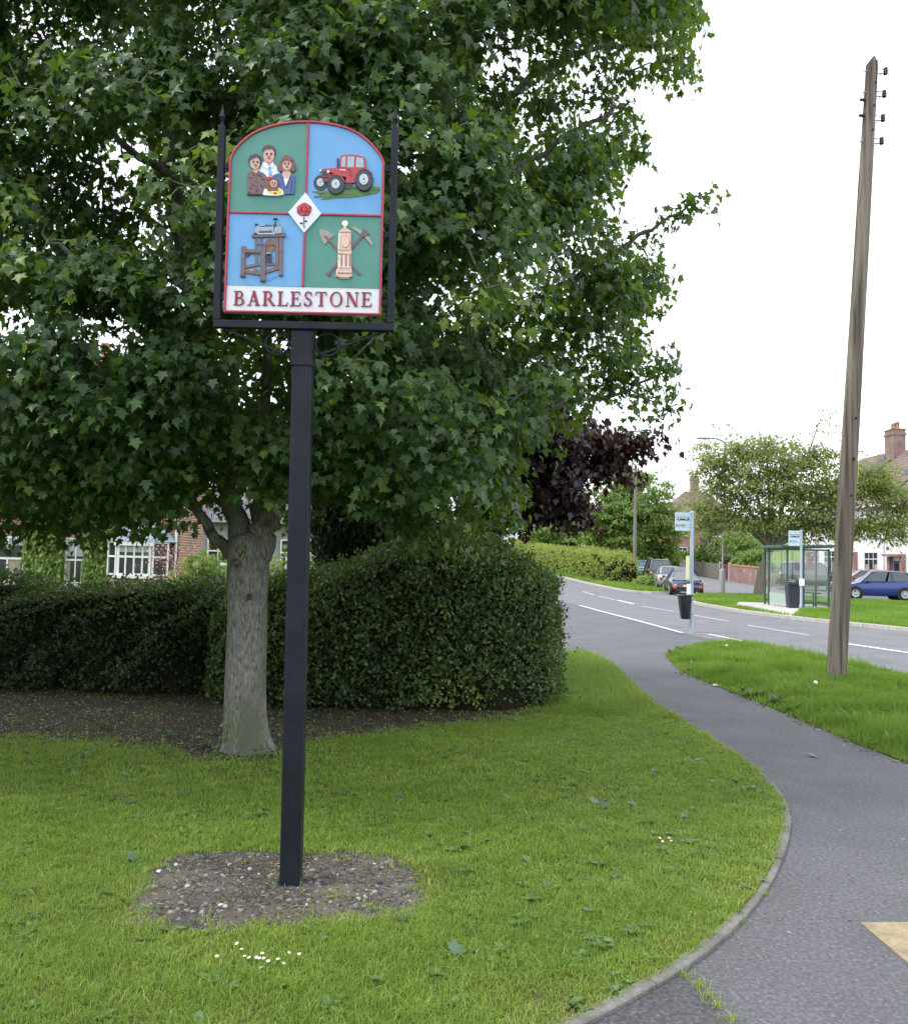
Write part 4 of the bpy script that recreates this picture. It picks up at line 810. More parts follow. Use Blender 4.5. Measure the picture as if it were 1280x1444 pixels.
for x_ in (540, 578, 615, 652, 690, 722): r.l([(x_, 735), (x_-4, 945)], 20 if x_ in (578, 652, 722) else 15, 2 if x_ in (540, 615, 690) else 1, .0092 if x_ in (540, 615, 690) else .0086)
r.l([(505, 950), (740, 950)], 12, 2, .0095); r.l([(500, 1045), (745, 1050)], 11, 1, .0088); r.l([(480, 1105), (560, 1125), (690, 1125), (748, 1108)], 10, 1, .0089); r.l([(535, 370), (525, 640)], 16, 2, .0087); r.l([(500, 990), (490, 1085)], 16, 2, .009); r.l([(735, 370), (735, 640)], 10, 1, .0087)
r.done('carved_lamp', ['lamp', 'lampshade', 'lamplight'])
mb = MB(); c = zp(498, 1247); disc(mb, c, .002, .006, .0006, .002, 0, 8); mb.build('rust_spot', M['stem'], panel); mb = MB(); disc(mb, zp(563, 1213), .0022, .0022, .0006, .0021, 0, 8); mb.build('rust_spot', M['stem'], panel)
# ------------------------------------------------------------------ the big maple
def P3(L): return [at(px, py, Y) for px, py, Y in L]
tb = gp(348, 1062); TY = tb.y
maple = thing('maple_tree', 'large green maple with pale forked trunk filling the left of the view', 'tree', (tb.x, TY, 0))
mb = MB(); NODES = []                                   # skeleton points the twigs start from
def limb(pts, r0_, r1_, n=10, sub=5, wob=.02):
    P = smooth_line(pts, sub); k = len(P); rad = [r0_+(r1_-r0_)*(i/(k-1))**.8 for i in range(k)]
    Q = [p+Vector((random.gauss(0, wob), random.gauss(0, wob), random.gauss(0, wob)))*(0 < i < k-1) for i, p in enumerate(P)]
    mb.tube(Q, rad, n=n)
    for i in range(2, k): NODES.append(Q[i])
tp_ = smooth_line([Vector((tb.x, TY, -.05)), Vector((tb.x, TY, .06))] + P3([(346, 1030, TY), (345, 970, TY), (348, 900, TY), (350, 830, TY), (350, 780, TY), (352, 752, TY)]), 6)
trad = []
for p in tp_:
    z = p.z; r_ = .170-.010*min(z, 1)+.050*math.exp(-max(z, 0)/.10)
    if z > 1.25: r_ += .006*min((z-1.25)/.3, 1)
    trad.append(r_)
for i, q_ in enumerate((.55, .72, .86, .95)): trad[-1-i] *= q_
nr = 28; vs = []
for p, r_ in zip(tp_, trad):
    for j in range(nr):
        a = 2*math.pi*j/nr; bul = 1+.035*math.sin(3*a+p.z*1.3)+.025*math.sin(5*a-p.z*2.2)+(.16*max(0, math.sin(4*a+.6))*math.exp(-max(p.z, 0)/.10))+random.uniform(-.008, .008)
        if 1.15 < p.z < 1.65: bul += .05*math.sin(2.5*a+p.z*9)*math.sin((p.z-1.15)/.5*math.pi)
        vs.append(p+Vector((math.cos(a), math.sin(a), 0))*r_*bul)
k = len(tp_); mb.add(vs, [(i*nr+j, i*nr+(j+1) % nr, (i+1)*nr+(j+1) % nr, (i+1)*nr+j) for i in range(k-1) for j in range(nr)], 0, True)
mb.add(vs[-nr:], [tuple(range(nr))])
# knots where limbs were cut
for px, py, rr in ((332, 794, .026), (378, 738, .024), (352, 842, .02)):
    c = at(px, py, TY-.165); mb.lathe(c, [(rr*1.25, .03), (rr*1.2, -.004), (rr*.85, -.014), (rr*.6, -.006), (rr*.25, .002), (0, .004)], axis=(0.1, -1, .1), n=14)
T_ = TY
limb(P3([(338, 800, T_), (318, 772, T_-.02), (298, 745, T_-.05), (262, 695, T_-.15), (228, 640, T_-.3), (150, 590, T_-.6), (50, 555, T_-.8), (-80, 520, T_-.9)]), .058, .018)
limb(P3([(345, 790, T_), (330, 730, T_+.02), (321, 680, T_+.03), (318, 620, T_+.06), (292, 520, T_+.15), (262, 400, T_+.25), (240, 250, T_+.3), (230, 80, T_+.3), (222, -120, T_+.3)]), .095, .035, n=12)
limb(P3([(362, 785, T_), (378, 735, T_), (392, 690, T_), (402, 640, T_), (432, 560, T_), (470, 450, T_+.05), (520, 330, T_+.1), (556, 150, T_+.1), (590, -60, T_+.1)]), .115, .045, n=12)
limb(P3([(358, 770, T_), (365, 705, T_+.15), (372, 600, T_+.4), (380, 420, T_+.7), (390, 200, T_+.9), (400, -50, T_+1)]), .06, .03)
limb(P3([(402, 640, T_), (470, 605, T_-.05), (560, 545, T_-.1), (680, 470, T_-.2), (790, 400, T_-.3), (880, 345, T_-.35), (945, 305, T_-.35), (1000, 272, T_-.35)]), .06, .006)
limb(P3([(432, 560, T_), (540, 425, T_-.3), (650, 310, T_-.5), (760, 215, T_-.6), (850, 165, T_-.6), (885, 145, T_-.6)]), .055, .008)
limb(P3([(520, 330, T_), (640, 200, T_+.1), (780, 90, T_+.2), (890, 60, T_+.2), (965, 70, T_+.2)]), .05, .008)
limb(P3([(392, 690, T_), (460, 660, T_-.1), (600, 620, T_-.25), (760, 580, T_-.4), (880, 550, T_-.4), (950, 520, T_-.4)]), .045, .006)
limb(P3([(402, 640, T_), (470, 520, T_-.9), (590, 420, T_-1.5)]), .04, .012)
limb(P3([(318, 620, T_), (250, 520, T_-.8), (150, 400, T_-1.5), (60, 330, T_-1.7)]), .045, .01)
limb(P3([(292, 520, T_), (180, 420, T_+.1), (60, 330, T_+.1), (-120, 240, T_)]), .05, .012)
limb(P3([(240, 250, T_), (120, 150, T_), (-20, 40, T_)]), .04, .01)
limb(P3([(228, 640, T_-.3), (150, 660, T_-.5), (70, 670, T_-.7), (0, 690, T_-.8)]), .02, .006)
limb(P3([(262, 695, T_-.15), (215, 690, T_-.3), (170, 705, T_-.4), (120, 720, T_-.5)]), .016, .005)
limb(P3([(372, 600, T_+.4), (470, 500, T_+1.4), (600, 420, T_+2.0)]), .04, .012)
limb(P3([(372, 600, T_+.4), (280, 500, T_+1.5), (150, 420, T_+2.1)]), .04, .012)
limb(P3([(430, 640, T_), (520, 660, T_+.4), (640, 690, T_+.6), (700, 710, T_+.6)]), .026, .007)
limb(P3([(556, 150, T_), (480, 60, T_-.7), (420, -40, T_-1.2)]), .03, .01)
limb(P3([(880, 430, T_-.3), (915, 400, T_-.3), (942, 388, T_-.3)]), .008, .004)
# crown outline seen from the front; the crown is deep behind and in front of it
crown = [(-720, -640), (-300, -850), (250, -880), (650, -650), (900, -320), (985, -70), (988, 15), (970, 55), (978, 85), (935, 98), (895, 108), (865, 88), (822, 82), (800, 112), (832, 138), (868, 128), (888, 150), (900, 198), (880, 212), (868, 255), (860, 300), (886, 322), (884, 352), (930, 372), (942, 398), (905, 425), (878, 452), (912, 488), (952, 500), (925, 520), (955, 548), (938, 570), (885, 570), (845, 580), (795, 590), (750, 605), (728, 640), (738, 690), (722, 735), (695, 735), (640, 742), (600, 738), (560, 700), (500, 690), (450, 660), (405, 655), (370, 690), (345, 640), (300, 620), (262, 650), (238, 700), (180, 732), (100, 728), (40, 740), (-120, 760), (-520, 700), (-860, 420), (-950, -200)]
def n3(P, f, k):                                        # smooth noise in space, -1..1: the crown grows in clumps
    x, y, z = P[:, 0]*f+k, P[:, 1]*f-k, P[:, 2]*f+2*k
    return (np.sin(1.3*x+.8*y+.6*z)+np.sin(-.7*x+1.4*y+1.1*z+1)+np.sin(1.9*x-1.2*y+1.7*z+2)+np.sin(.5*x+1.1*y-2.1*z+3))/2.4
def atn(x, y, Y):
    d = np.array(fw)+np.array(rt)*((x-640)/F)[:, None]+np.array(up)*((722-y)/F)[:, None]; return np.array(CAM)+d*(Y/d[:, 1])[:, None]
def sample_crown(n, dens):
    out = []
    while len(out) < n:
        m_ = 6000; x = RNG.uniform(-950, 1000, m_); y = RNG.uniform(-880, 765, m_); k_ = inside(x, y, crown); x = x[k_]; y = y[k_]
        d = edge_dist(x, y, crown)/171.0; t = 2.35*np.sqrt(np.clip(1-(1-np.minimum(d/1.5, 1))**2, .03, 1))
        s = RNG.uniform(-1, 1, len(x)); s = np.sign(s)*np.abs(s)**.6; Y = 7.05+t*s*np.where(s < 0, .95, 1.15)
        Y = np.maximum(Y, 4.85+RNG.uniform(0, .5, len(Y))); p = dens(x, y, s)*np.where((x > 640) & (y > -100), np.clip((d-.10)/.12, 0, 1), 1); P = atn(x, y, Y)
        c = n3(P, 2.1, .7)*.75+n3(P, 4.2, 2.2)*.5; p = p*np.clip(.30+2.1*c+.4*np.exp(-d/.2), .015, 1)
        q = RNG.uniform(0, 1, len(x)) < p
        for a, b_, c_, s_ in zip(x[q], y[q], Y[q], s[q]): out.append((a, b_, c_, s_))
    return out[:n]
def dens_(x, y, s):
    inview = (x > -120) & (y > -120)
    p = np.where(inview, 1.0, .5)
    p = np.where((x < 240) & (y > 640), .75, p); p = np.where((x >= 240) & (x < 450) & (y > 540), 1.3, p)
    hole = np.zeros_like(x)
    for hx, hy, hr in HOLES: hole = np.maximum(hole, np.exp(-((x-hx)**2+(y-hy)**2)/hr**2))
    return p*np.clip(1-1.25*hole, 0.02, 1)
HOLES = [(330, 535, 42), (392, 575, 26), (300, 590, 28), (185, 200, 42), (60, 20, 60), (140, 40, 46), (15, 440, 56), (190, 445, 46), (250, 395, 34), (700, 330, 36), (735, 60, 55), (790, 60, 48), (560, 235, 30), (790, 320, 40), (840, 470, 28), (640, 395, 38), (860, 285, 44), (330, 30, 36), (520, 100, 34), (110, 430, 34), (230, 330, 28), (20, 180, 36), (70, 310, 30), (430, 480, 34), (840, 120, 34), (850, 60, 24), (730, 250, 34), (620, 130, 30), (120, 130, 30)]
SP = sample_crown(6500, dens_)
# the outermost sprays that give the edge its shape, and the long shoot on the right
for px, py, Y in [(1000, 272, 6.5), (985, 280, 6.5), (965, 292, 6.5), (945, 305, 6.5), (925, 318, 6.5), (905, 330, 6.55), (885, 345, 6.55), (940, 388, 6.55), (925, 395, 6.55), (905, 390, 6.6), (948, 505, 6.5), (955, 548, 6.5), (930, 580, 6.5), (945, 570, 6.5), (970, 80, 7), (980, 30, 7), (900, 195, 6.4), (885, 150, 6.4), (905, 215, 6.4), (940, 495, 6.5), (900, 98, 7), (720, 735, 7.3), (700, 745, 7.2), (660, 740, 7.2), (600, 735, 7)]:
    SP.append((px, py, Y, 9))
for i in range(150):                                    # loose shoots all along the open right rim
    k = RNG.integers(len(crown)); a, b_ = crown[k], crown[(k+1) % len(crown)]; t = RNG.uniform(); px, py = a[0]+(b_[0]-a[0])*t, a[1]+(b_[1]-a[1])*t
    if px > 640 and py > -60: SP.append((px-RNG.uniform(0, 34), py+RNG.normal(0, 8), RNG.uniform(6.3, 7.6), 9))
pts3 = np.array([at(a, b_, c)[:] for a, b_, c, s_ in SP]); ss = np.array([s_ for *_, s_ in SP])
SOLO_ = np.array([at(*q)[:] for q in [(384, 640, 6.25), (378, 662, 6.25), (372, 680, 6.3), (392, 655, 6.3), (362, 628, 6.3), (345, 640, 6.4), (412, 640, 6.5), (400, 700, 7.6), (395, 680, 7.7), (300, 690, 7.7), (312, 660, 7.6), (290, 665, 7.6), (305, 715, 7.8), (330, 650, 7.7), (365, 655, 7.8), (285, 640, 6.5), (250, 655, 6.4), (420, 665, 7.4), (410, 722, 7.9), (275, 690, 7.9)]])
pts3 = np.concatenate([pts3, SOLO_]); ss = np.concatenate([ss, np.full(len(SOLO_), .0)])
ok = pts3[:, 2] > 1.75; pts3 = pts3[ok]; ss = ss[ok]
axis = np.array([tb.x+.35, TY+.1])
order = np.argsort(np.hypot(pts3[:, 0]-axis[0], pts3[:, 1]-axis[1])+.25*np.abs(pts3[:, 2]-3.5)); pts3 = pts3[order]; ss = ss[order]
nodes = np.array([p[:] for p in NODES]); used = [nodes]
twig_end = []
allnodes = np.zeros((len(nodes)+len(pts3)*2, 3)); allnodes[:len(nodes)] = nodes; nn = len(nodes)
for p in pts3:
    d = np.linalg.norm(allnodes[:nn]-p, axis=1); j = int(np.argmin(d+.0*d)); a = Vector(allnodes[j]); b_ = Vector(p); L_ = (b_-a).length
    m1 = a.lerp(b_, .5)+Vector((random.gauss(0, .05), random.gauss(0, .05), .10*L_))
    mb.tube([a, m1, b_], [min(.022, .006+.010*L_), .004+.006*L_, .003], n=5, cap=False)
    allnodes[nn] = m1[:]; allnodes[nn+1] = p; nn += 2
    twig_end.append((b_-m1).normalized()[:])
mb.build('trunk', M['bark'], maple, recalc=False)
# leaves: flat sprays round each twig end, drooping at the rim, upper faces turned up and outwards
def sprays(P, D, axis, nper, Rr, size, out_w=.58, up_w=.5, rnd=.42, zs=.75):
    n = len(P); cnt = RNG.integers(int(nper*.6), int(nper*1.4), n); idx = np.repeat(np.arange(n), cnt); m_ = len(idx)
    rr = Rr*RNG.uniform(.65, 1.25, n)[idx]*np.sqrt(RNG.uniform(0, 1, m_)); aa = RNG.uniform(0, 2*np.pi, m_)
    off = np.stack([rr*np.cos(aa), rr*np.sin(aa), RNG.normal(0, .06, m_)-zs*rr**2/Rr], 1)
    pos = P[idx]+off; outd = pos.copy(); outd[:, 0] -= axis[0]; outd[:, 1] -= axis[1]; outd[:, 2] = 0; outd = unit(outd)
    nrm = unit(outd*out_w+np.array([0, 0, up_w])+RNG.normal(0, rnd, (m_, 3)))
    tip = unit(unit(off+1e-6)*.8+outd*.35+np.array([0, 0, -.8])+RNG.normal(0, .35, (m_, 3)))
    tip = unit(tip-nrm*np.sum(tip*nrm, 1, keepdims=True))
    tint = np.clip(.42+.16*RNG.normal(0, 1, n)[idx]+RNG.normal(0, .13, m_)+(RNG.uniform(0, 1, n)[idx] > .95)*.35, 0, 1)
    return pos, nrm, tip, size*RNG.uniform(.5, 1.2, m_), tint
tw = np.array(twig_end)
A_ = []
for sel, n_, r_, sz in (((ss < .3), 60, .26, .058), ((ss >= .3) & (ss < 5), 30, .29, .078), (ss > 5, 26, .13, .055)): A_.append(sprays(pts3[sel], tw[sel], axis, n_, r_, sz))
A = [np.concatenate(q) for q in zip(*A_)]
px_, py_ = project(A[0]); ok = (A[0][:, 2] > 1.55) & ~((px_ > 310) & (px_ < 385) & (py_ > 715) & (A[0][:, 1] < TY+.2))
A = [q[ok] for q in A]; 
near = (A[0][:, 1] < TY+.4) & (px_[ok] > -150) & (py_[ok] > -150)     # the leaves one can tell apart have every lobe; those behind are simpler
def crown_mesh(T_, sel):
    tv, tf = T_; P, n_, tp, sz = A[0][sel], A[1][sel], A[2][sel], A[3][sel]; Y = unit(tp); X = unit(np.cross(Y, n_)); Z = np.cross(X, Y); cv = RNG.uniform(.3, 2.0, len(P))
    V = P[:, None]+(tv[None, :, 0:1]*X[:, None]+tv[None, :, 1:2]*Y[:, None]+(tv[None, :, 2:3]*cv[:, None, None])*Z[:, None])*sz[:, None, None]
    return V.reshape(-1, 3), (tf[0][None]+(np.arange(len(P))*len(tv))[:, None, None]).reshape(-1, 3), np.repeat(A[4][sel], len(tv))
V1, f1, t1 = crown_mesh(MAPLE, near); V2, f2, t2 = crown_mesh(MAPLE_S, ~near)
link('crown', npmesh('crown', np.concatenate([V1, V2])-np.array(ORG[maple.name]), [f1, f2+len(V1)], np.concatenate([t1, t2])), M['leaf'], maple)
# shoots at the trunk's foot
P = np.array([at(*q)[:] for q in [(322, 1015, 6.66), (330, 1020, 6.64), (318, 1025, 6.66), (312, 1052, 6.62), (305, 1060, 6.6), (362, 1066, 6.6), (372, 1062, 6.6), (366, 1060, 6.58), (340, 772, 6.62), (348, 780, 6.6)]])
a3 = sprays(P, None, axis, 10, .05, .04, zs=.1); scatter('foot_foliage', a3[0], a3[1], a3[2], a3[3], OVAL, np.clip(a3[4]+.2, 0, 1), M['leaf'], maple)

# ------------------------------------------------------------------ other trees
def simple_tree(name, label, base, trunk_pts, tr, lobes, nspray, nper, Rr, size, tmpl, mat, group=None, branch=0, zmin=.6, cat='tree', bark='twig', out_w=.5, up_w=.6, shell=.5, solo=()):
    """trunk with limbs to every lobe and sprays of leaves through the lobes; lobes are (x, y, z, rx, ry, rz) in metres"""
    root = thing(name, label, cat, base, group); mb = MB(); T = smooth_line(trunk_pts, 4); k = len(T); nodes = []
    mb.tube(T, [tr*(1.25 if i == 0 else 1)*(1-.45*i/(k-1)) for i in range(k)], n=10); top = T[-1]; nodes += T[k//2:]
    vol = np.array([l[3]*l[4]*l[5] for l in lobes])**.67; pr = vol/vol.sum(); pts = []
    for l in lobes:
        c = Vector(l[:3]); s = T[int(k*.6)] if c.z < top.z+1 else top; mids = [s, s.lerp(c, .5)+Vector((random.gauss(0, .15), random.gauss(0, .15), .12*(c-s).length)), c]
        S_ = smooth_line(mids, 4); mb.tube(S_, [tr*.38*(1-.8*i/(len(S_)-1)) for i in range(len(S_))], n=7); nodes += S_[2:]
    for i in RNG.choice(len(lobes), nspray, p=pr):
        l = lobes[i]; d = unit(RNG.normal(0, 1, 3)); r_ = RNG.uniform(0, 1)**shell; pts.append((l[0]+d[0]*l[3]*r_, l[1]+d[1]*l[4]*r_, l[2]+d[2]*l[5]*r_))
    pts = np.array(pts+list(solo)); pts = pts[pts[:, 2] > zmin+base[2]]
    nd = np.array([q[:] for q in nodes])
    for p in pts[::max(1, branch)] if branch else []:
        j = int(np.argmin(np.linalg.norm(nd-p, axis=1))); a = Vector(nd[j]); b_ = Vector(p); mb.tube([a, a.lerp(b_, .5)+Vector((0, 0, .1*(b_-a).length)), b_], [tr*.10, tr*.07, tr*.03], n=4, cap=False)
    mb.build('trunk', M[bark], root, recalc=False)
    ax = np.array([np.mean([l[0] for l in lobes]), np.mean([l[1] for l in lobes])])
    A = sprays(pts, None, ax, nper, Rr, size, out_w, up_w); ok = A[0][:, 2] > zmin*.8+base[2]; A = [q[ok] for q in A]
    scatter('crown', A[0], A[1], A[2], A[3], tmpl, A[4], M[mat], root); return root
def L_(px, py, Y, rx, ry, rz): p = at(px, py, Y); return (p.x, p.y, p.z, rx, ry, rz)
CY = 11.6
p0 = at(690, 800, CY)
simple_tree('crimson_maple', 'dark purple leaved maple hanging low above the right end of the hedge', (p0.x, CY, 0), [Vector((p0.x, CY, -.1)), Vector((p0.x+.05, CY, 1.2)), Vector((p0.x+.1, CY, 2.4)), Vector((p0.x+.1, CY+.1, 3.6))], .13,
   [L_(720, 590, CY, .95, 1.1, .8), L_(800, 622, CY, .75, .8, .38), L_(860, 618, CY, .42, .5, .22), L_(765, 675, CY, .62, .7, .42), L_(805, 705, CY-.2, .28, .4, .2), L_(700, 680, CY, .7, .8, .6), L_(640, 560, CY, 1.2, 1.2, 1.0), L_(850, 655, CY, .32, .4, .14)],
   520, 36, .24, .085, MAPLE_S, 'crimson', branch=2, zmin=1.6, out_w=.7, up_w=.4, solo=[at(*q)[:] for q in [(930, 612, CY), (915, 606, CY), (900, 612, CY), (905, 625, CY), (885, 622, CY), (880, 650, CY), (815, 720, CY), (820, 728, CY), (800, 730, CY), (785, 720, CY), (745, 730, CY), (735, 742, CY), (870, 660, CY)]])
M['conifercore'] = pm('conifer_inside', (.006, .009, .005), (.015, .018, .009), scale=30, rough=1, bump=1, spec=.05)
# dark clipped conifer behind the hedge
cz = 11.4; c0_ = at(512, 800, cz); con = thing('conifer', 'very dark dense conifer bush rising behind the middle of the hedge', 'conifer', (c0_.x, cz, 0))
mb = MB(); mb.tube([(c0_.x, cz, -.1), (c0_.x, cz, 2.6)], [.09, .03], n=8); mb.build('trunk', M['twig'], con); mb = MB(); mb.lathe((c0_.x, cz, 0), [(.05, .55), (.2, .9), (.42, 1.4), (.58, 2.0), (.55, 2.7), (.3, 3.3), (.02, 3.4)], n=18); mb.build('dark_inner_core', M['conifercore'], con)  # solid filler inside the bush, inner shade put into its near-black colour
n = 30000; th = RNG.uniform(0, 2*np.pi, n); zz = RNG.uniform(.5, 3.4, n); prof = np.interp(zz, [.5, .9, 1.4, 2.0, 2.7, 3.4], [.25, .34, .58, .74, .70, .45]); rr = prof*np.sqrt(RNG.uniform(.6, 1.1, n))*(1+.08*np.sin(5*th+zz*4))
Pn = np.stack([c0_.x+rr*np.cos(th), cz+rr*np.sin(th)*.9, zz], 1); on = np.stack([np.cos(th), np.sin(th), np.zeros(n)], 1)
scatter('crown', Pn, unit(on+RNG.normal(0, .5, (n, 3))), unit(on*.35+np.array([0, 0, 1])+RNG.normal(0, .3, (n, 3))), RNG.uniform(.05, .10, n), (LANCE[0]*np.array([1.3, 1, .4]), LANCE[1]), RNG.uniform(0, 1, n), M['conifer'], con)

# ------------------------------------------------------------------ hedges
def hedge(name, label, path, hw, ht, nleaf, size, tmpl, mat, core=.12, rough=.06, endr=.7, sq=.45, topbright=.2, z0=0, cat='hedge', group=None, bright=(), follow=False):
    """path: (x, y) points; hw and ht: half width and height at each; leaves over a rough rounded skin, a solid dark core standing in for the shaded inside"""
    tt = np.linspace(0, 1, len(path)); path = smooth_line([(p[0], p[1], 0) for p in path], 8); t2 = np.linspace(0, 1, len(path)); hw = np.interp(t2, tt, hw); ht = np.interp(t2, tt, ht); acc = [0]
    for a, b_ in zip(path, path[1:]): acc.append(acc[-1]+(b_-a).length)
    Lt = acc[-1]; pts = np.array([p[:2] for p in path])
    def frame(s):
        x = np.interp(s, acc, pts[:, 0]); y = np.interp(s, acc, pts[:, 1]); e = .02
        dx = np.interp(np.minimum(s+e, Lt), acc, pts[:, 0])-np.interp(np.maximum(s-e, 0), acc, pts[:, 0]); dy = np.interp(np.minimum(s+e, Lt), acc, pts[:, 1])-np.interp(np.maximum(s-e, 0), acc, pts[:, 1])
        l_ = np.hypot(dx, dy); return x, y, dx/l_, dy/l_
    def surf(s, a, ins=0.0, rg=rough):
        x, y, tx, ty = frame(s); W = np.interp(s, acc, hw)-ins; H = np.interp(s, acc, ht)-ins
        er = np.minimum(np.minimum(s, Lt-s)/endr, 1); f = np.sqrt(np.clip(1-(1-er)**2, .0, 1)); W = W*(.12+.88*f); H = H*(.62+.38*f)
        ca, sa = np.cos(a), np.sin(a); u = W*np.sign(ca)*np.abs(ca)**sq; v = H*np.abs(sa)**sq
        nz = rg*(vnoise(s+a, v+a*.7, 2.6, 1)+.6*vnoise(s*1.3+a*2, v, 7, 4)); u = u*(1+nz/np.maximum(W, .2)); v = v*(1+nz*.7/np.maximum(H, .3))
        nx = np.sign(ca)*np.abs(ca)**(2-sq)/np.maximum(W, .1); nzv = np.abs(sa)**(2-sq)/np.maximum(H, .1); l_ = np.hypot(nx, nzv)+1e-9
        n_ = np.stack([-ty*nx/l_, tx*nx/l_, nzv/l_], 1); z = z0+v+(np.array([tz(q) for q in y]) if follow else 0)
        return np.stack([x-ty*u, y+tx*u, z], 1), n_
    mid = path[len(path)//2]; root = thing(name, label, cat, (mid.x, mid.y, z0+(tz(mid.y) if follow else 0)), group)
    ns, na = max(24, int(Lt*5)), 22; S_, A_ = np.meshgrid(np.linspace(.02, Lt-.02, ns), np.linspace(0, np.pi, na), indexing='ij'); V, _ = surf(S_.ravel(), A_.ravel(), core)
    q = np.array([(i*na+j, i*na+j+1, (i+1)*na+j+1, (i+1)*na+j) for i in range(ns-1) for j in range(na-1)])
    me = npmesh('dark_core', V-np.array(ORG[root.name]), [q], None, True); link('dark_core', me, M['hedgecore'], root)  # solid core blocks the view through; shade between leaves is in its colour
    nc = nleaf*5; s = RNG.uniform(.005, Lt-.005, nc); a = RNG.uniform(.002, np.pi-.002, nc); e_ = .004                  # leaves in proportion to the skin's area
    P0, _ = surf(s, a, 0, 0.0); Pa, _ = surf(np.clip(s+e_, 0, Lt), a, 0, 0.0); Pb, _ = surf(s, a+e_, 0, 0.0)
    ar = np.linalg.norm(np.cross(Pa-P0, Pb-P0), axis=1); ar = np.minimum(ar, np.percentile(ar, 99.5)); k_ = RNG.choice(nc, nleaf, p=ar/ar.sum()); s = s[k_]; a = a[k_]
    P, n_ = surf(s, a, 0); P = P+n_*(RNG.normal(-.035, .045, nleaf))[:, None]
    sprig = RNG.uniform(0, 1, nleaf) > .97; P = np.where(sprig[:, None], P+n_*RNG.uniform(.02, .13, nleaf)[:, None]+np.array([0, 0, .03]), P)
    nr_ = unit(n_*.7+np.array([0, 0, .35])+RNG.normal(0, .5, (nleaf, 3))); tp2 = unit(n_*.4+np.array([0, 0, .35])+RNG.normal(0, .6, (nleaf, 3)))
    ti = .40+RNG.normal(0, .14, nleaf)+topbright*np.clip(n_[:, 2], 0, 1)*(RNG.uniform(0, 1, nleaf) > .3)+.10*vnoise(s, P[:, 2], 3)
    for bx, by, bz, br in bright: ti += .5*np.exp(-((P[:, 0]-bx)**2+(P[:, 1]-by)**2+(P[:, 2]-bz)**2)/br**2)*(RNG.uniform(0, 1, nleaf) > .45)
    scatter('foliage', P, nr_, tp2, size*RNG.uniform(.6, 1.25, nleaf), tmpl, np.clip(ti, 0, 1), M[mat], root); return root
M['hedgecore'] = pm('hedge_dark_core', (.008, .010, .005), (.028, .026, .014), scale=30, rough=1, bump=1, bscale=60, spec=.05)
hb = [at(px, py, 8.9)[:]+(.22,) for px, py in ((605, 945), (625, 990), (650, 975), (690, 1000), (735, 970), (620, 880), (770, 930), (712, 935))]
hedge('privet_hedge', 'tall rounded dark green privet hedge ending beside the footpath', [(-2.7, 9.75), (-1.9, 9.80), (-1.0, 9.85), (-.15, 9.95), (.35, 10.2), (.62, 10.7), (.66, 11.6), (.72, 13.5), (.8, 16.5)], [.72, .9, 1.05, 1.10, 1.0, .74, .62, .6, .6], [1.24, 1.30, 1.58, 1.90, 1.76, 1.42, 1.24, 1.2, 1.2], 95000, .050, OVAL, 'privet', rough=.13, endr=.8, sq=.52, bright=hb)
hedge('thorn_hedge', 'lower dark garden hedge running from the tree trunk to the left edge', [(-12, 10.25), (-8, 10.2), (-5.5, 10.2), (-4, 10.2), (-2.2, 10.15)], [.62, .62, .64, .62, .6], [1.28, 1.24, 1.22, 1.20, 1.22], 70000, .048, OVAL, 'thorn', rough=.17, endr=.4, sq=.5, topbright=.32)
# ------------------------------------------------------------------ more materials
M['galv'] = pm('galvanised_steel', (.30, .34, .38), (.42, .46, .50), scale=8, rough=.5, metallic=.3)
M['bluegrey'] = pm('pale_blue_grey_paint', (.34, .42, .50), (.42, .50, .57), scale=6, rough=.5)
M['flagblue'] = pm('flag_pale_blue', (.50, .66, .76), (.58, .72, .80), scale=9, rough=.5)
M['black'] = pm('black_plastic', (.012, .012, .014), (.028, .028, .03), scale=14, rough=.45)
M['sheltergreen'] = pm('shelter_green', (.020, .060, .050), (.035, .085, .07), scale=8, rough=.45)
M['glass'] = glassmat('clear_pane', (.88, .93, .92), .025); M['frosted'] = glassmat('frosted_pane', (.50, .62, .57), .6)
M['carglass'] = pm('car_glass', (.035, .045, .05), (.06, .075, .08), rough=.06, spec=.9); M['winglass'] = pm('window_glass', (.018, .020, .024), (.05, .055, .06), scale=1.5, rough=.14, spec=.3)
M['tyreblack'] = pm('tyre_rubber', (.012, .012, .012), (.025, .025, .025), scale=30, rough=.8); M['alloy'] = pm('alloy_rim', (.42, .43, .45), (.6, .61, .62), scale=9, rough=.35, metallic=.5)
M['redlamp'] = pm('red_lamp', (.42, .02, .02), rough=.15, spec=.8); M['clearlamp'] = pm('clear_lamp', (.7, .72, .74), rough=.12, spec=.8); M['plateyellow'] = pm('yellow_plate', (.75, .52, .03), rough=.4); M['platewhite'] = pm('white_plate', (.75, .76, .76), rough=.4)
def paint(n, c, metal=.2): M[n] = pm(n, c, tuple(x*1.12 for x in c), scale=2, rough=.28, coat=.7, metallic=metal); return n
paint('navy', (.022, .032, .085)); paint('blue', (.018, .045, .20)); paint('darkred', (.15, .03, .035)); paint('darkgreen', (.030, .045, .045)); paint('carblack', (.014, .015, .018)); paint('silver', (.32, .35, .38), .4); paint('skyblue', (.16, .38, .62))
M['redbrick'] = bricks('red_brick', (.24, .075, .045), (.32, .105, .065)); M['wallbrick'] = bricks('wall_brick', (.20, .075, .055), (.27, .11, .085)); M['chimneybrick'] = bricks('chimney_brick', (.20, .085, .065), (.13, .05, .045), bump=.6)
M['greyblock'] = bricks('grey_block', (.24, .25, .25), (.30, .31, .31), (.2, .2, .2), .44, .22, .01)
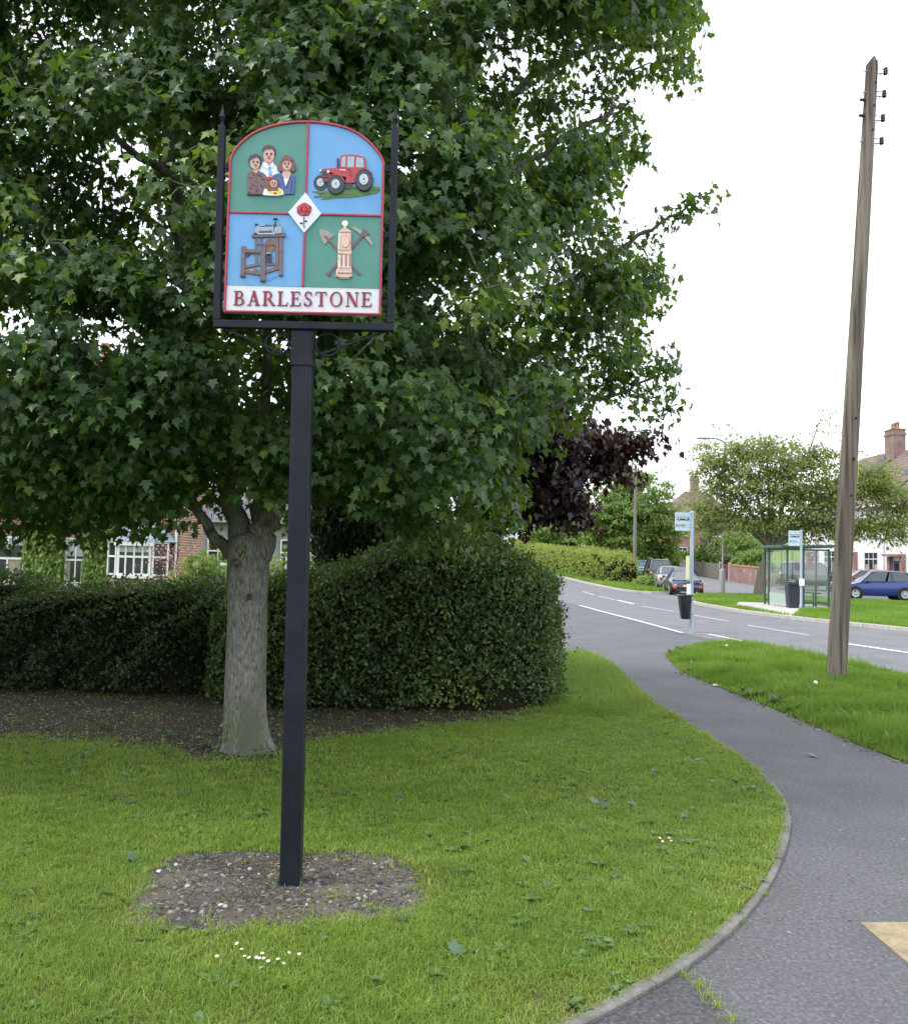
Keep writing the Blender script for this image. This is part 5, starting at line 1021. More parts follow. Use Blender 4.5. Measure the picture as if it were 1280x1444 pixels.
M['render'] = pm('white_render', (.66, .67, .68), (.78, .78, .78), scale=3, rough=.9, bump=.2, bscale=60); M['stucco'] = pm('cream_render', (.42, .38, .30), (.52, .48, .40), scale=3, rough=.9)
M['whiteframe'] = pm('white_upvc', (.72, .73, .74), (.82, .82, .82), rough=.4)
M['curtain'] = pm('pale_curtain', (.25, .23, .19), (.42, .38, .30), scale=9, rough=.9, stretch=(4, 4, .1)); M['blind'] = pm('pale_blind', (.34, .40, .42), (.42, .48, .50), scale=3, rough=.7, stretch=(.2, .2, 8))
M['slate'] = bricks('slate_tiles', (.10, .105, .12), (.15, .155, .17), (.05, .05, .055), .3, .22, .012); M['tile'] = bricks('brown_tiles', (.17, .125, .105), (.225, .17, .145), (.07, .055, .05), .33, .26, .02)
M['lead'] = pm('lead_sheet', (.17, .21, .26), (.26, .31, .36), scale=6, rough=.55); M['terracotta'] = pm('chimney_pot', (.36, .16, .10), (.46, .22, .14), rough=.85); M['darkroom'] = pm('dark_interior', (.012, .012, .014), (.03, .03, .03), rough=.9)

# ------------------------------------------------------------------ telegraph pole
g = gp(1178, 963); PY = g.y; ptop = at(1229.5, 82, PY)
pole = thing('telegraph_pole', 'tall leaning weathered timber telegraph pole in the grass verge', 'pole', (g.x, PY, 0))
ax = (ptop-g).normalized(); Lp = (ptop-g).length; mb = MB(); nr = 26; vs = []; prof = []
for i in range(60):
    t = i/59; prof.append((g+ax*(Lp-.14)*t-ax*.15*(i == 0), .136-.052*t))
for i, (p, r_) in enumerate(prof):
    for j in range(nr):
        a = 2*math.pi*j/nr; q = r_*(1+.025*math.sin(2*a+.5)+.02*math.sin(7*a+.12*i)-(.045 if j in (5, 14, 21, 18) and (i+j*3) % 17 < 11 else 0)); vs.append(p+Vector((math.cos(a), math.sin(a), 0))*q)
n_ = len(prof); mb.add(vs, [(i*nr+j, i*nr+(j+1) % nr, (i+1)*nr+(j+1) % nr, (i+1)*nr+j) for i in range(n_-1) for j in range(nr)], 0, True)
last = vs[-nr:]; rid = [p+ax*(.14-abs((p-prof[-1][0]).x+.015)*1.5) for p in last]   # roof-shaped top
k0 = len(mb.v)-nr; mb.add(last+rid, [(j, (j+1) % nr, nr+(j+1) % nr, nr+j) for j in range(nr)] + [tuple(range(nr, 2*nr))])
mb.build('shaft', M['polewood'], pole, recalc=True)
def polept(px, py, off=0): p = at(px, py, PY); s = (p-g).dot(ax); return g+ax*s
for px, py in ((1238, 102), (1237, 134), (1234, 168), (1230, 200)):
    c = polept(px, py); mb = MB(); s = .095; e = c+Vector((s+.01, -.02, 0))
    for dz in (.035, -.04): mb.tube([c+Vector((s-.03, -.02, dz)), c+Vector((s+.05, -.02, dz*.9)), c+Vector((s+.10, -.02, dz*.75))], .007, n=6)
    mb.tube([c+Vector((s+.05, -.02, -.036)), c+Vector((s-.01, -.02, -.08))], .006, n=5)
    mb.lathe(c+Vector((s+.10, -.02, -.055)), [(.006, 0), (.028, .006), (.034, .022), (.022, .034), (.034, .048), (.034, .066), (.022, .078), (.032, .09), (.028, .106), (.008, .112)], n=12); mb.build('insulator', M['darksteel'] if 'darksteel' in M else M['black'], pole)
for px, py in ((1220, 101.5), (1218, 131.5), (1213, 200)):
    c = polept(px, py); mb = MB(); mb.tube([c+Vector((-.08, -.03, 0)), c+Vector((-.125, -.03, .002))], .011, n=6); mb.tube([c+Vector((-.12, -.03, .002)), c+Vector((-.21, -.03, .004))], .004, n=5); mb.build('step_bolt', M['galv'], pole)
for px, py, ln in ((1216, 142, .12), (1212, 164, .16)):
    c = polept(px, py); mb = MB(); mb.lathe(c+Vector((-.085, -.03, 0)), [(.006, 0), (.022, .01), (.024, .04), (.016, .05), (.022, .06), (.02, .08), (.006, .085)], axis=(-1, -.2, -.05), n=10); q = c+Vector((-.18, -.06, -.01)); mb.tube([q, q+Vector((-ln*1.05, -.06, -ln*.72))], .0045, n=5); mb.build('wire_clamp', M['black'], pole)
for i, (px, py) in enumerate([(1231, 93), (1230, 123), (1229, 155), (1227, 189), (1207, 592), (1201, 650), (1197, 700), (1203, 648)]):
    c = polept(px, py); mb = MB(); c = c+Vector((.01, -.118+.0*i, 0)); mb.lathe(c, [(.014, .012), (.014, -.004), (.009, -.006), (0, -.006)], axis=(0, -1, 0), n=8); mb.build('bolt', M['black'], pole)
mb = MB(); c0_ = polept(1207, 655)+Vector((.112, -.05, 0)); c1_ = polept(1204, 683)+Vector((.114, -.05, 0)); mb.bar(c0_, c1_, .006, .02); M['yellowtag'] = pm('yellow_tag', (.75, .68, .08), rough=.5); mb.build('tag', M['yellowtag'], pole)

# ------------------------------------------------------------------ bus stops
def text_on(txt, size, origin, mat, name, parent, ext=.001, xdir=Vector((1, 0, 0))):
    cu = bpy.data.curves.new('t', 'FONT'); cu.body = txt; cu.size = size; cu.extrude = ext
    o = bpy.data.objects.new('t', cu); COL.objects.link(o); bpy.context.view_layer.update(); me = bpy.data.meshes.new_from_object(o.evaluated_get(bpy.context.evaluated_depsgraph_get())); bpy.data.objects.remove(o)
    z = Vector((0, 0, 1)); nrm = xdir.cross(z); mt = Matrix((xdir, z, nrm)).transposed().to_4x4(); me.transform(Matrix.Translation(Vector(origin)-ORG[parent.name]) @ mt); me.name = name
    return link(name, me, mat, parent)
def bus_stop(px_base, Y, z0, Hp, label, flag=(.40, .50), case=True, mat='bluegrey'):
    p = at(px_base[0], px_base[1], Y); b_ = Vector((p.x, Y, z0)); root = thing('bus_stop', label, 'bus stop', b_, 'bus stop posts either side of the road')
    mb = MB(); mb.tube([b_-Vector((0, 0, .1)), b_+Vector((0, 0, Hp))], .043, n=14); mb.build('pole', M[mat], root)
    mb = MB(); mb.lathe(b_+Vector((0, 0, Hp)), [(.046, -.03), (.046, .012), (.03, .02), (0, .022)], n=14); mb.build('cap', M[mat], root)
    fwid, fh = flag; yaw = Vector((1, .10, 0)).normalized(); top = b_+Vector((0, 0, Hp-.02)); c = top-yaw*(fwid/2+.05)-Vector((0, .0, fh/2)); Mx = Matrix((yaw, Vector((0, 0, 1)).cross(yaw), Vector((0, 0, 1)))).transposed()
    mb = MB(); mb.box(c, (fwid, .022, fh), Mx); fl = mb.build('flag', M['flagblue'], root, bevel=.004)
    mb = MB(); mb.box(top-yaw*.035-Vector((0, 0, fh/2)), (.05, .05, fh+.02), Mx); mb.build('flag_bracket', M[mat], root, bevel=.004)
    nf = -(Vector((0, 0, 1)).cross(yaw)); o_ = c+nf*.0125
    mb = MB()                                            # the bus pictogram: black body with pale windows and wheels
    w_, h_ = fwid*.84, fh*.20; o2 = o_+Vector((0, 0, fh*.17))
    mb.box(o2, (w_, .002, h_), Mx, 0)
    for i in range(6): mb.box(o2+yaw*(-w_*.30+i*w_*.135)+nf*.0015+Vector((0, 0, h_*.16)), (w_*.105, .002, h_*.38), Mx, 1)
    mb.box(o2-yaw*w_*.43+nf*.0015+Vector((0, 0, h_*.05)), (w_*.08, .002, h_*.62), Mx, 1)
    for s in (-.28, .27):
        mb.lathe(o2+yaw*w_*s+nf*.0012-Vector((0, 0, h_*.42)), [(h_*.24, 0), (h_*.24, .0022), (0, .0022)], axis=nf, n=14, m=1); mb.lathe(o2+yaw*w_*s+nf*.0026-Vector((0, 0, h_*.46)), [(h_*.17, 0), (h_*.17, .002), (0, .002)], axis=nf, n=14, m=0)
    mb.build('bus_symbol', [M['black'], M['signwhite']], fl)
    for q_ in (-.15, -.29, .38): mb = MB(); mb.box(o_+Vector((0, 0, fh*q_)), (fwid*.96, .002, .008), Mx); mb.build('printed_line', M['galv'], fl)
    text_on('Bus Stop', fh*.145, o_-yaw*fwid*.45-Vector((0, 0, fh*.20))+Vector((0, 0, -fh*.045)), M['black'], 'lettering', fl, .0012, yaw)
    if case:
        mb = MB(); cc_ = b_+Vector((-.07, -.03, 1.55)); mb.box(cc_, (.06, .36, .60)); mb.build('timetable_case', M['galv'], root, bevel=.005)
        mb = MB(); mb.box(cc_+Vector((-.033, 0, .0)), (.006, .32, .54)); mb.build('timetable', M['yellowpaper'], root)
        mb = MB(); mb.box(b_+Vector((-.07, -.02, 1.02)), (.05, .20, .30)); mb.build('notice_plate', M['platewhite'], root, bevel=.004)
    else:
        mb = MB(); mb.box(b_+Vector((0, -.055, 1.0)), (.19, .02, .26)); mb.build('notice_plate', M['platewhite'], root, bevel=.003)
    return root, b_
M['yellowpaper'] = pm('timetable_paper', (.52, .56, .28), (.62, .66, .45), scale=30, rough=.6)
gb = gp(974, 893); Ht = (at(977, 722, gb.y).z)
bus1, bb = bus_stop((974, 893), gb.y, 0, Ht, 'nearer bus stop post with flag and black litter bin strapped on', flag=(.37, .44))
# litter bin held on the near pole
bl = thing('litter_bin', 'black tapered litter bin strapped to the nearer bus stop post', 'bin', (bb.x-.15, bb.y, .0))
zt, zb = at(965, 838, gb.y).z, at(968, 873, gb.y).z; cxb = bb.x-.165; mb = MB(); vs = []; nn_ = 24
for z_, rx, ry, ox in ((zb, .075, .10, .02), (zb+.015, .10, .125, .018), (zt-.06, .148, .19, 0), (zt, .152, .195, 0), (zt, .135, .178, 0), (zt-.3, .115, .15, 0)):
    for j in range(nn_):
        a = 2*math.pi*j/nn_; vs.append((cxb+ox+rx*np.sign(math.cos(a))*abs(math.cos(a))**.6, gb.y-.01+ry*np.sign(math.sin(a))*abs(math.sin(a))**.6, z_))
mb.add(vs, [(i*nn_+j, i*nn_+(j+1) % nn_, (i+1)*nn_+(j+1) % nn_, (i+1)*nn_+j) for i in range(5) for j in range(nn_)] + [tuple(range(nn_)), tuple(range(5*nn_, 6*nn_))], 0, True); mb.build('body', M['black'], bl)
mb = MB(); mb.box((cxb, gb.y-.01, zt-.03), (.325, .41, .035)); mb.build('rim', M['black'], bl, bevel=.012)
mb = MB(); mb.box((bb.x-.012, gb.y, zt-.12), (.12, .12, .03)); mb.build('strap', M['galv'], bl); mb = MB(); mb.box((bb.x-.012, gb.y, zt-.45), (.11, .11, .03)); mb.build('strap', M['galv'], bl)
bus2, b2 = bus_stop((1129, 857), 31.6, .10, 2.92, 'farther bus stop post standing in front of the glass shelter', flag=(.44, .56), case=False)
wb = thing('wheelie_bin', 'dark bin standing behind the farther bus stop post at the shelter', 'bin', (13.75, 32.35, .1)); wx, wy = b2.x+.02, 32.45
mb = MB(); vs = [(wx+sx*.30*s, wy+sy*.26*s, z_) for z_, s in ((.12, .62), (.98, .78)) for sx, sy in ((-1, -1), (1, -1), (1, 1), (-1, 1))]; mb.add(vs, [(0, 1, 2, 3), (4, 7, 6, 5), (0, 4, 5, 1), (1, 5, 6, 2), (2, 6, 7, 3), (3, 7, 4, 0)]); M['binblue'] = pm('dark_bin', (.016, .018, .035), (.03, .033, .055), rough=.45); mb.build('body', M['binblue'], wb, bevel=.02)
mb = MB(); mb.prism([(wx-.25, wy-.25, .98), (wx+.25, wy-.25, .98), (wx+.25, wy+.25, 1.04), (wx-.25, wy+.25, 1.04)], (0, 0, .04)); mb.build('lid', M['binblue'], wb, bevel=.01)
# shelter
sx0, sx1, sy0, sy1, sz0 = 12.9, 14.5, 32.9, 35.25, .106; sh = thing('bus_shelter', 'green framed glass bus shelter with flat roof beyond the road', 'bus shelter', (sx0, sy0, sz0)); Hs = 2.28
for x_, y_ in ((sx0, sy0), (sx1, sy0), (sx0, sy1), (sx1, sy1), (sx0+.62, sy0), (sx0, sy0+1.9), (sx1, (sy0+sy1)/2)):
    mb = MB(); mb.box((x_, y_, sz0+Hs/2), (.065, .065, Hs)); mb.build('post', M['sheltergreen'], sh, bevel=.006)
mb = MB(); mb.prism([(sx0-.28, sy0-.22, sz0+Hs), (sx1+.2, sy0-.22, sz0+Hs+.05), (sx1+.2, sy1+.22, sz0+Hs+.05), (sx0-.28, sy1+.22, sz0+Hs)], (0, 0, .11)); mb.build('roof', M['sheltergreen'], sh, bevel=.02)
mb = MB(); mb.box(((sx0+sx1)/2, sy0, sz0+Hs-.05), (sx1-sx0-.07, .05, .06)); mb.build('rail', M['sheltergreen'], sh); mb = MB(); mb.box((sx0, (sy0+sy1)/2, sz0+Hs-.05), (.05, sy1-sy0-.07, .06)); mb.build('rail', M['sheltergreen'], sh); mb = MB(); mb.box(((sx0+.62+sx1)/2, sy0, sz0+.20), (sx1-sx0-.69, .045, .05)); mb.build('rail', M['sheltergreen'], sh); mb = MB(); mb.box(((sx0+sx1)/2, sy1, sz0+.2), (sx1-sx0-.07, .045, .05)); mb.build('rail', M['sheltergreen'], sh); mb = MB(); mb.box((sx1, (sy0+sy1)/2, sz0+.2), (.045, sy1-sy0-.07, .05)); mb.build('rail', M['sheltergreen'], sh)
def pane(pts, mat='glass', t=(0, .008, 0)):
    mb = MB(); mb.prism(pts, t); return mb.build('glass_pane', M[mat], sh)
z1, z2 = sz0+.225, sz0+Hs-.08
xm = (sx0+.65+sx1)/2
for a, b_ in ((sx0+.66, xm-.01), (xm+.01, sx1-.04)): pane([(a, sy0, z1), (b_, sy0, z1), (b_, sy0, z2), (a, sy0, z2)])
for a, b_ in ((sx0+.04, (sx0+sx1)/2-.01), ((sx0+sx1)/2+.01, sx1-.04)): pane([(a, sy1, z1), (b_, sy1, z1), (b_, sy1, z2), (a, sy1, z2)])
for a, b_ in ((sy0+.04, (sy0+sy1)/2-.04), ((sy0+sy1)/2+.04, sy1-.04)): pane([(sx1, a, z1), (sx1, b_, z1), (sx1, b_, z2), (sx1, a, z2)], t=(.008, 0, 0))
pane([(sx0, sy0+.04, sz0+.52), (sx0, sy0+1.86, sz0+.52), (sx0, sy0+1.86, z2), (sx0, sy0+.04, z2)], t=(.008, 0, 0)); pane([(sx0, sy0+.04, sz0+.04), (sx0, sy0+1.86, sz0+.04), (sx0, sy0+1.86, sz0+.51), (sx0, sy0+.04, sz0+.51)], 'frosted', (.008, 0, 0))
mb = MB(); mb.box((sx1-.3, (sy0+sy1)/2, sz0+.55), (.28, 1.7, .05)); mb.box((sx1-.3, sy0+.7, sz0+.27), (.05, .05, .5)); mb.box((sx1-.3, sy1-.7, sz0+.27), (.05, .05, .5)); mb.build('bench', M['sheltergreen'], sh)
mb = MB(); mb.box((sx1-.03, sy0+1.7, 1.75), (.03, .5, .42)); mb.build('timetable_case', M['darkredcase'] if 'darkredcase' in M else M['signred'], sh)

# ------------------------------------------------------------------ lamps and far poles
lx, ly = at(1018, 838, 49).x, 49.0; lz = tz(ly)+.09; lp = thing('street_lamp', 'grey street lamp column with thick base beside the side lane', 'street lamp', (lx, ly, lz)); M['lampgrey'] = pm('lamp_column', (.26, .27, .25), (.36, .37, .35), rough=.6)
mb = MB(); mb.lathe((lx, ly, lz-.1), [(.15, 0), (.15, 1.35), (.14, 1.42), (.07, 1.5), (.065, 1.5)], n=14); mb.build('base', M['lampgrey'], lp)
ht = at(1018, 622, ly).z; mb = MB(); mb.tube(smooth_line([(lx, ly, lz+1.38), (lx+.05, ly, lz+4), (lx+.1, ly, ht-.5), (lx+.05, ly, ht-.1), (lx-.35, ly, ht+.12), (lx-.8, ly, ht+.14)], 6), .055, n=10); mb.build('column', M['lampgrey'], lp)
hd = Vector((lx-1.15, ly, ht+.14)); mb = MB(); vs = []
for t, ww, hh in ((-.45, .06, .03), (-.3, .12, .07), (.1, .14, .09), (.4, .08, .06)):
    for j in range(10):
        a = 2*math.pi*j/10; vs.append(hd+Vector((t, ww*math.cos(a), hh*math.sin(a))))
mb.add(vs, [(i*10+j, i*10+(j+1) % 10, (i+1)*10+(j+1) % 10, (i+1)*10+j) for i in range(3) for j in range(10)]+[tuple(range(10)), tuple(range(30, 40))], 0, True); mb.build('lantern', M['galv'], lp)
uy = 66.0; ux = at(894, 817, uy).x; uz = tz(uy)+.08; up_ = thing('utility_pole', 'slim grey timber pole on the far verge in front of the big tree', 'pole', (ux, uy, uz))
mb = MB(); q = at(896, 656, uy); mb.tube([(ux, uy, uz-.1), ((ux+q.x)/2, uy, (uz+q.z)/2), q], [.16, .13, .105], n=12); mb.build('shaft', M['greywood'], up_)
mb = MB(); mb.box((q.x, uy, q.z-.35), (.5, .1, .1)); mb.build('crossarm', M['greywood'], up_)
for s in (-.2, .2):
    mb = MB(); mb.lathe((q.x+s, uy, q.z-.3), [(.03, 0), (.05, .05), (.03, .09), (.045, .13), (0, .16)], n=8); mb.build('insulator', M['whiteframe'], up_)
fy = 92.0; fx = at(823, 790, fy).x; fz = tz(fy); fp = thing('lamp_post', 'thin pale post standing behind the yellowish hedge in the distance', 'post', (fx, fy, fz)); mb = MB(); mb.tube([(fx, fy, fz), (fx, fy, at(823, 745, fy).z)], .11, n=8); mb.build('column', M['whiteframe'], fp); mb = MB(); mb.lathe((fx, fy, at(823, 745, fy).z), [(.11, -.02), (.16, .05), (.12, .25), (0, .3)], n=8); mb.build('lantern', M['galv'], fp)

# ------------------------------------------------------------------ cars
def car(label, loc, yaw, col, L, W, H, hood, cabin, wr=.31, wb=(.2, .82), plate=None, arc=0.0, group='cars parked along the side lane', rear_round=.1, rails=False, roofcol=None):
    """hood: shoulder line [(x along 0..1 from the nose, z)]; cabin: (screen base, screen top, roof rear, tail base) as x fractions"""
    root = thing('parked_car', label, 'car', (0, 0, 0), group); ORG[root.name] = Vector((0, 0, 0))
    X = lambda f: L/2-f*L; st = []; N_ = 26
    for i in range(N_+1):
        f = i/N_; zs = np.interp(f, [h[0] for h in hood], [h[1] for h in hood]); e = min(f/.10, (1-f)/rear_round, 1); hw = W/2*(.74+.26*math.sqrt(max(0, 1-(1-e)**2))); zb = .20+.12*max(0, 1-min(f, 1-f)/.09); st.append((X(f), zs, hw, zb))
    mb = MB(); vs = []; nr_ = 14
    for x, zs, hw, zb in st:
        h = zs-zb; prof = [(.0, zb), (.80, zb), (.95, zb+.07), (1.0, zb+h*.42), (.985, zb+h*.72), (.93, zs-.03), (.84, zs), (0, zs+.025)]
        vs += [(x, hw*a, z) for a, z in prof]+[(x, -hw*a, z) for a, z in reversed(prof[1:-1])]
    k = 14; mb.add(vs, [(i*k+j, i*k+(j+1) % k, (i+1)*k+(j+1) % k, (i+1)*k+j) for i in range(N_) for j in range(k)]+[tuple(range(k)), tuple(range(N_*k, N_*k+k))], 0, True); body = mb.build('body', M[col], root)
    zsh = lambda f: float(np.interp(f, [h[0] for h in hood], [h[1] for h in hood])); c0, c1, c2, c3 = cabin; hb_, htp = W/2*.86, W/2*(.66-arc*.6)
    A0, A1, B1, B0 = (X(c0), zsh(c0)), (X(c1), H-.04-arc), (X(c2), H-.06-arc*1.6), (X(c3), zsh(c3)); mid_ = (X((c1+c2)/2), H)
    mb = MB(); rows_ = [(A1[0]+.03, A1[1]-.02, htp-.01), (A1[0]-.12, A1[1]+.025, htp), (mid_[0], mid_[1], htp), (B1[0]+.12, B1[1]+.03, htp*.98), (B1[0]-.02, B1[1]-.01, htp*.96)]; vs = []
    for x, z, hw in rows_: vs += [(x, -hw-.02, z-.05), (x, -hw*.9, z-.005), (x, 0, z+.02), (x, hw*.9, z-.005), (x, hw+.02, z-.05)]
    mb.add(vs, [(i*5+j, i*5+j+1, (i+1)*5+j+1, (i+1)*5+j) for i in range(4) for j in range(4)], 0, True); mb.build('roof', M[roofcol or col], root, recalc=True)
    mb = MB()
    for s in (-1, 1):
        mb.tube([(A0[0], s*hb_, A0[1]), (A1[0], s*htp, A1[1]-.02)], .035, n=6); mb.build('pillar', M[col], root); mb = MB(); mb.tube([(B0[0], s*hb_*.95, B0[1]), (B1[0], s*htp*.96, B1[1]-.02)], .055, n=6)
        mb.build('pillar', M[col], root); mb = MB(); xm_ = (A1[0]*.45+B1[0]*.55); mb.tube([(xm_-.03, s*(hb_+.005), zsh((L/2-xm_)/L)), (xm_, s*(htp+.012), H-.06)], .038, n=6); mb.build('pillar', M[col], root); mb = MB()
    mb = MB(); mb.face([(A0[0]+.02, -hb_, A0[1]), (A0[0]+.06, 0, A0[1]+.02), (A0[0]+.02, hb_, A0[1]), (A1[0], htp, A1[1]-.03), (A1[0]+.03, 0, A1[1]), (A1[0], -htp, A1[1]-.03)]); mb.build('windscreen', M['carglass'], root)
    mb = MB(); mb.face([(B0[0]-.02, hb_*.92, B0[1]+.01), (B0[0]-.07, 0, B0[1]+.02), (B0[0]-.02, -hb_*.92, B0[1]+.01), (B1[0]-.02, -htp*.94, B1[1]-.03), (B1[0]-.05, 0, B1[1]), (B1[0]-.02, htp*.94, B1[1]-.03)]); mb.build('rear_window', M['carglass'], root)
    for s in (-1, 1):
        for lo_, hi_ in ((0, .45), (.5, 1)):
            fa, fb = c0+(c3-c0)*(.03+.94*lo_), c0+(c3-c0)*(.03+.94*hi_); ga, gb_ = c1+(c2-c1)*lo_, c1+(c2-c1)*hi_
            mb = MB(); mb.face([(X(fa), s*(hb_-.008), zsh(fa)), (X(fb), s*(hb_-.008), zsh(fb)), (X(gb_), s*(htp-.004), H-.08), (X(ga), s*(htp-.004), H-.08)]); mb.build('side_window', M['carglass'], root)
        mb = MB(); mb.box((X(c0)-.28, s*(W/2+.06), zsh(c0)+.07), (.10, .17, .12)); mb.build('wing_mirror', M[col], root, bevel=.03)
        mb = MB(); mb.lathe((X(.03), s*W*.33, zsh(.03)-.13), [(.13, -.03), (.12, .03), (.05, .06), (0, .065)], axis=(1, s*.5, .25), n=12); mb.build('headlight', M['clearlamp'], root)
        mb = MB(); mb.lathe((X(.985), s*W*.385, zsh(.98)-.14), [(.12, -.02), (.115, .03), (.06, .05), (0, .055)], axis=(-1, s*.45, .1), n=12); mb.build('tail_light', M['redlamp'], root)
        for f in wb:
            c = Vector((X(f), s*(W/2-.20), wr)); mb = MB(); mb.lathe((X(f), s*(W/2-.12), wr+.01), [(wr+.075, -.05), (wr+.075, .123), (wr-.02, .124)], axis=(0, s, 0), n=24); mb.build('wheel_arch', M['tyreblack'], root)
            mb = MB(); mb.lathe(c, [(wr*.6, 0), (wr*.93, .0), (wr, .03), (wr, .17), (wr*.94, .205), (wr*.66, .21)], axis=(0, s, 0), n=24); wh = mb.build('wheel', M['tyreblack'], root)
            mb = MB(); mb.lathe(c, [(wr*.66, .195), (wr*.60, .212), (wr*.52, .19), (wr*.3, .185), (wr*.14, .205), (0, .207)], axis=(0, s, 0), n=24)
            for q in range(7):
                a = 2*math.pi*q/7; d = Vector((math.cos(a), 0, math.sin(a))); mb.bar(c+d*wr*.12+Vector((0, s*.205, 0)), c+d*wr*.6+Vector((0, s*.206, 0)), .05, .012, side=(0, 1, 0))
            mb.build('rim', M['alloy'], wh)
    mb = MB(); mb.box((X(1)-.005, 0, zsh(1)-.30 if plate == 'low' else .52), (.02, .52, .115)); mb.build('number_plate', M['plateyellow'], root)
    mb = MB(); mb.box((X(0)+.005, 0, .40), (.02, .52, .115)); mb.build('number_plate', M['platewhite'], root)
    mb = MB(); mb.box((X(.0)-.02, 0, .27), (.10, W*.70, .13)); mb.build('bumper', M['black'], root, bevel=.03); mb = MB(); mb.box((X(1)+.02, 0, .28), (.10, W*.72, .12)); mb.build('bumper', M['black'], root, bevel=.03)
    if rails:
        mb = MB()
        for s in (-1, 1): mb.tube([(A1[0]-.1, s*htp*.9, H), (mid_[0], s*htp*.92, H+.07), (B1[0]+.1, s*htp*.9, H)], .02, n=6); mb.build('roof_rail', M['alloy'], root); mb = MB()
    root.location = loc; root.rotation_euler = (0, 0, yaw); return root
Hhatch = [(0, .58), (.04, .70), (.12, .80), (.30, .96), (.6, .99), (.92, 1.02), (1, .86)]
def place(px, Y, zo=.02): p = at(px, 800, Y); return (p.x, Y, tz(Y)+zo)
bx = 21.6; bluecar = car('dark blue hatchback parked side-on at the right edge', (22.6, 45.6, .06), R(171), 'blue', 3.72, 1.66, 1.54, Hhatch, (.25, .42, .86, .95), wb=(.165, .82))
car('dark red hatchback parked behind the blue one', (25.3, 52.6, .15), R(172), 'darkred', 4.0, 1.7, 1.50, Hhatch, (.24, .44, .86, .96))
car('dark green estate car seen through the glass of the bus shelter', (24.1, 57.0, tz(57)+.12), R(-20), 'darkgreen', 4.75, 1.93, 1.76, [(0, .72), (.05, .86), (.14, .96), (.3, 1.06), (.7, 1.08), (.96, 1.10), (1, .95)], (.27, .40, .90, .985), wr=.37, wb=(.19, .79), rails=True)
beetle = [(0, .46), (.05, .62), (.14, .80), (.28, .92), (.5, .94), (.75, .93), (.88, .84), (.96, .66), (1, .50)]
vw = car('navy blue rounded car seen from behind at the lane mouth', place(962, 47.6, .012), R(83), 'navy', 4.08, 1.74, 1.50, beetle, (.25, .42, .60, .90), wb=(.2, .80), plate=None, arc=.10, rear_round=.36)
mb = MB(); mb.lathe((0, 0, 0), [(.07, 0), (.07, .012), (.058, .014), (.05, .012), (0, .012)], n=16); bd_ = mb.build('badge', M['alloy'], None); bd_.parent = vw; bd_.location = (-4.08/2*.93, 0, .84); bd_.rotation_euler = (0, R(-65), 0)
car('dark grey saloon parked just ahead of the navy rounded car', place(941, 53.8), R(84), 'silver', 4.4, 1.74, 1.45, [(0, .55), (.05, .70), (.14, .80), (.30, .92), (.7, .95), (.95, .95), (1, .75)], (.28, .42, .78, .93), wb=(.19, .80), roofcol='carblack')
car('black people carrier parked beyond the grey saloon', place(926, 60.5), R(84), 'carblack', 4.5, 1.8, 1.75, [(0, .65), (.05, .8), (.14, .95), (.3, 1.05), (.7, 1.08), (.95, 1.08), (1, .9)], (.2, .36, .9, .98), wb=(.18, .8), rails=True)
car('sky blue small car parked at the head of the lane', place(904, 69.5), R(84), 'skyblue', 3.7, 1.65, 1.48, Hhatch, (.25, .42, .84, .95))
car('pale silver car half hidden by the hedge behind the pole', place(886, 76.5), R(84), 'silver', 4.0, 1.7, 1.45, Hhatch, (.25, .42, .84, .95))
for i, (px, Y) in enumerate(((742, 104), (753, 107))):
    p = at(px, 777, Y); car(['silver car far off above the end of the privet hedge', 'second far off silver car, partly behind leaves over the road'][i], (p.x, Y, at(px, 783.5, Y).z), R(165), 'silver', 4.2, 1.72, 1.48, Hhatch, (.25, .42, .84, .95))
props(sheet('car_park', [(6, 100.5), (13, 100.5), (13, 112), (6, 112)], at(745, 783.5, 104).z-.02, M['lane'], thick=1.5), kind='structure')

# ------------------------------------------------------------------ houses
def window(parent, o, rgt, w, h, nrm, cols=2, rows=(.45,), fr=.055, depth=.06, mat='whiteframe', gl='winglass', sill=True, blind=0.0, curtain=False):
    """o: lower left corner on the wall; rgt: unit vector along the wall; nrm: outward normal"""
    o = Vector(o); rgt = Vector(rgt); nrm = Vector(nrm); z = Vector((0, 0, 1)); Mx = Matrix((rgt, -nrm, z)).transposed(); mb = MB()
    def bx_(u0_, u1_, v0, v1, d0, d1): mb.box(o+rgt*(u0_+u1_)/2+z*(v0+v1)/2+nrm*(d0+d1)/2, (u1_-u0_, abs(d1-d0), v1-v0), Mx)
    bx_(0, fr, 0, h, .0, depth); bx_(w-fr, w, 0, h, .0, depth); bx_(fr, w-fr, h-fr, h, .0, depth); bx_(fr, w-fr, 0, fr, 0, depth)
    for i in range(1, cols): x = w*i/cols; bx_(x-fr*.35, x+fr*.35, fr, h-fr, .004, depth-.006)
    for r_ in rows: bx_(fr, w-fr, h*r_-fr*.5, h*r_+fr*.5, .006, depth-.003)
    if sill: mb.box(o+rgt*w/2-z*.04+nrm*.05, (w+.14, .16, .07), Mx)
    f = mb.build('window', M[mat], parent); mb = MB(); mb.box(o+rgt*w/2+z*h/2+nrm*.018, (w-fr*2, .01, h-fr*2), Mx); mb.build('pane', M[gl], f)
    if blind: mb = MB(); mb.box(o+rgt*w/2+z*(h*(1-blind/2))+nrm*.0265, (w-fr*2, .005, h*blind-fr), Mx); mb.build('blind', M['blind'], f)
    if curtain:
        for s in (.16, .84): mb = MB(); mb.box(o+rgt*w*s+z*h*.28+nrm*.0265, (w*.2, .005, h*.46), Mx); mb.build('curtain', M['curtain'], f)
    return f
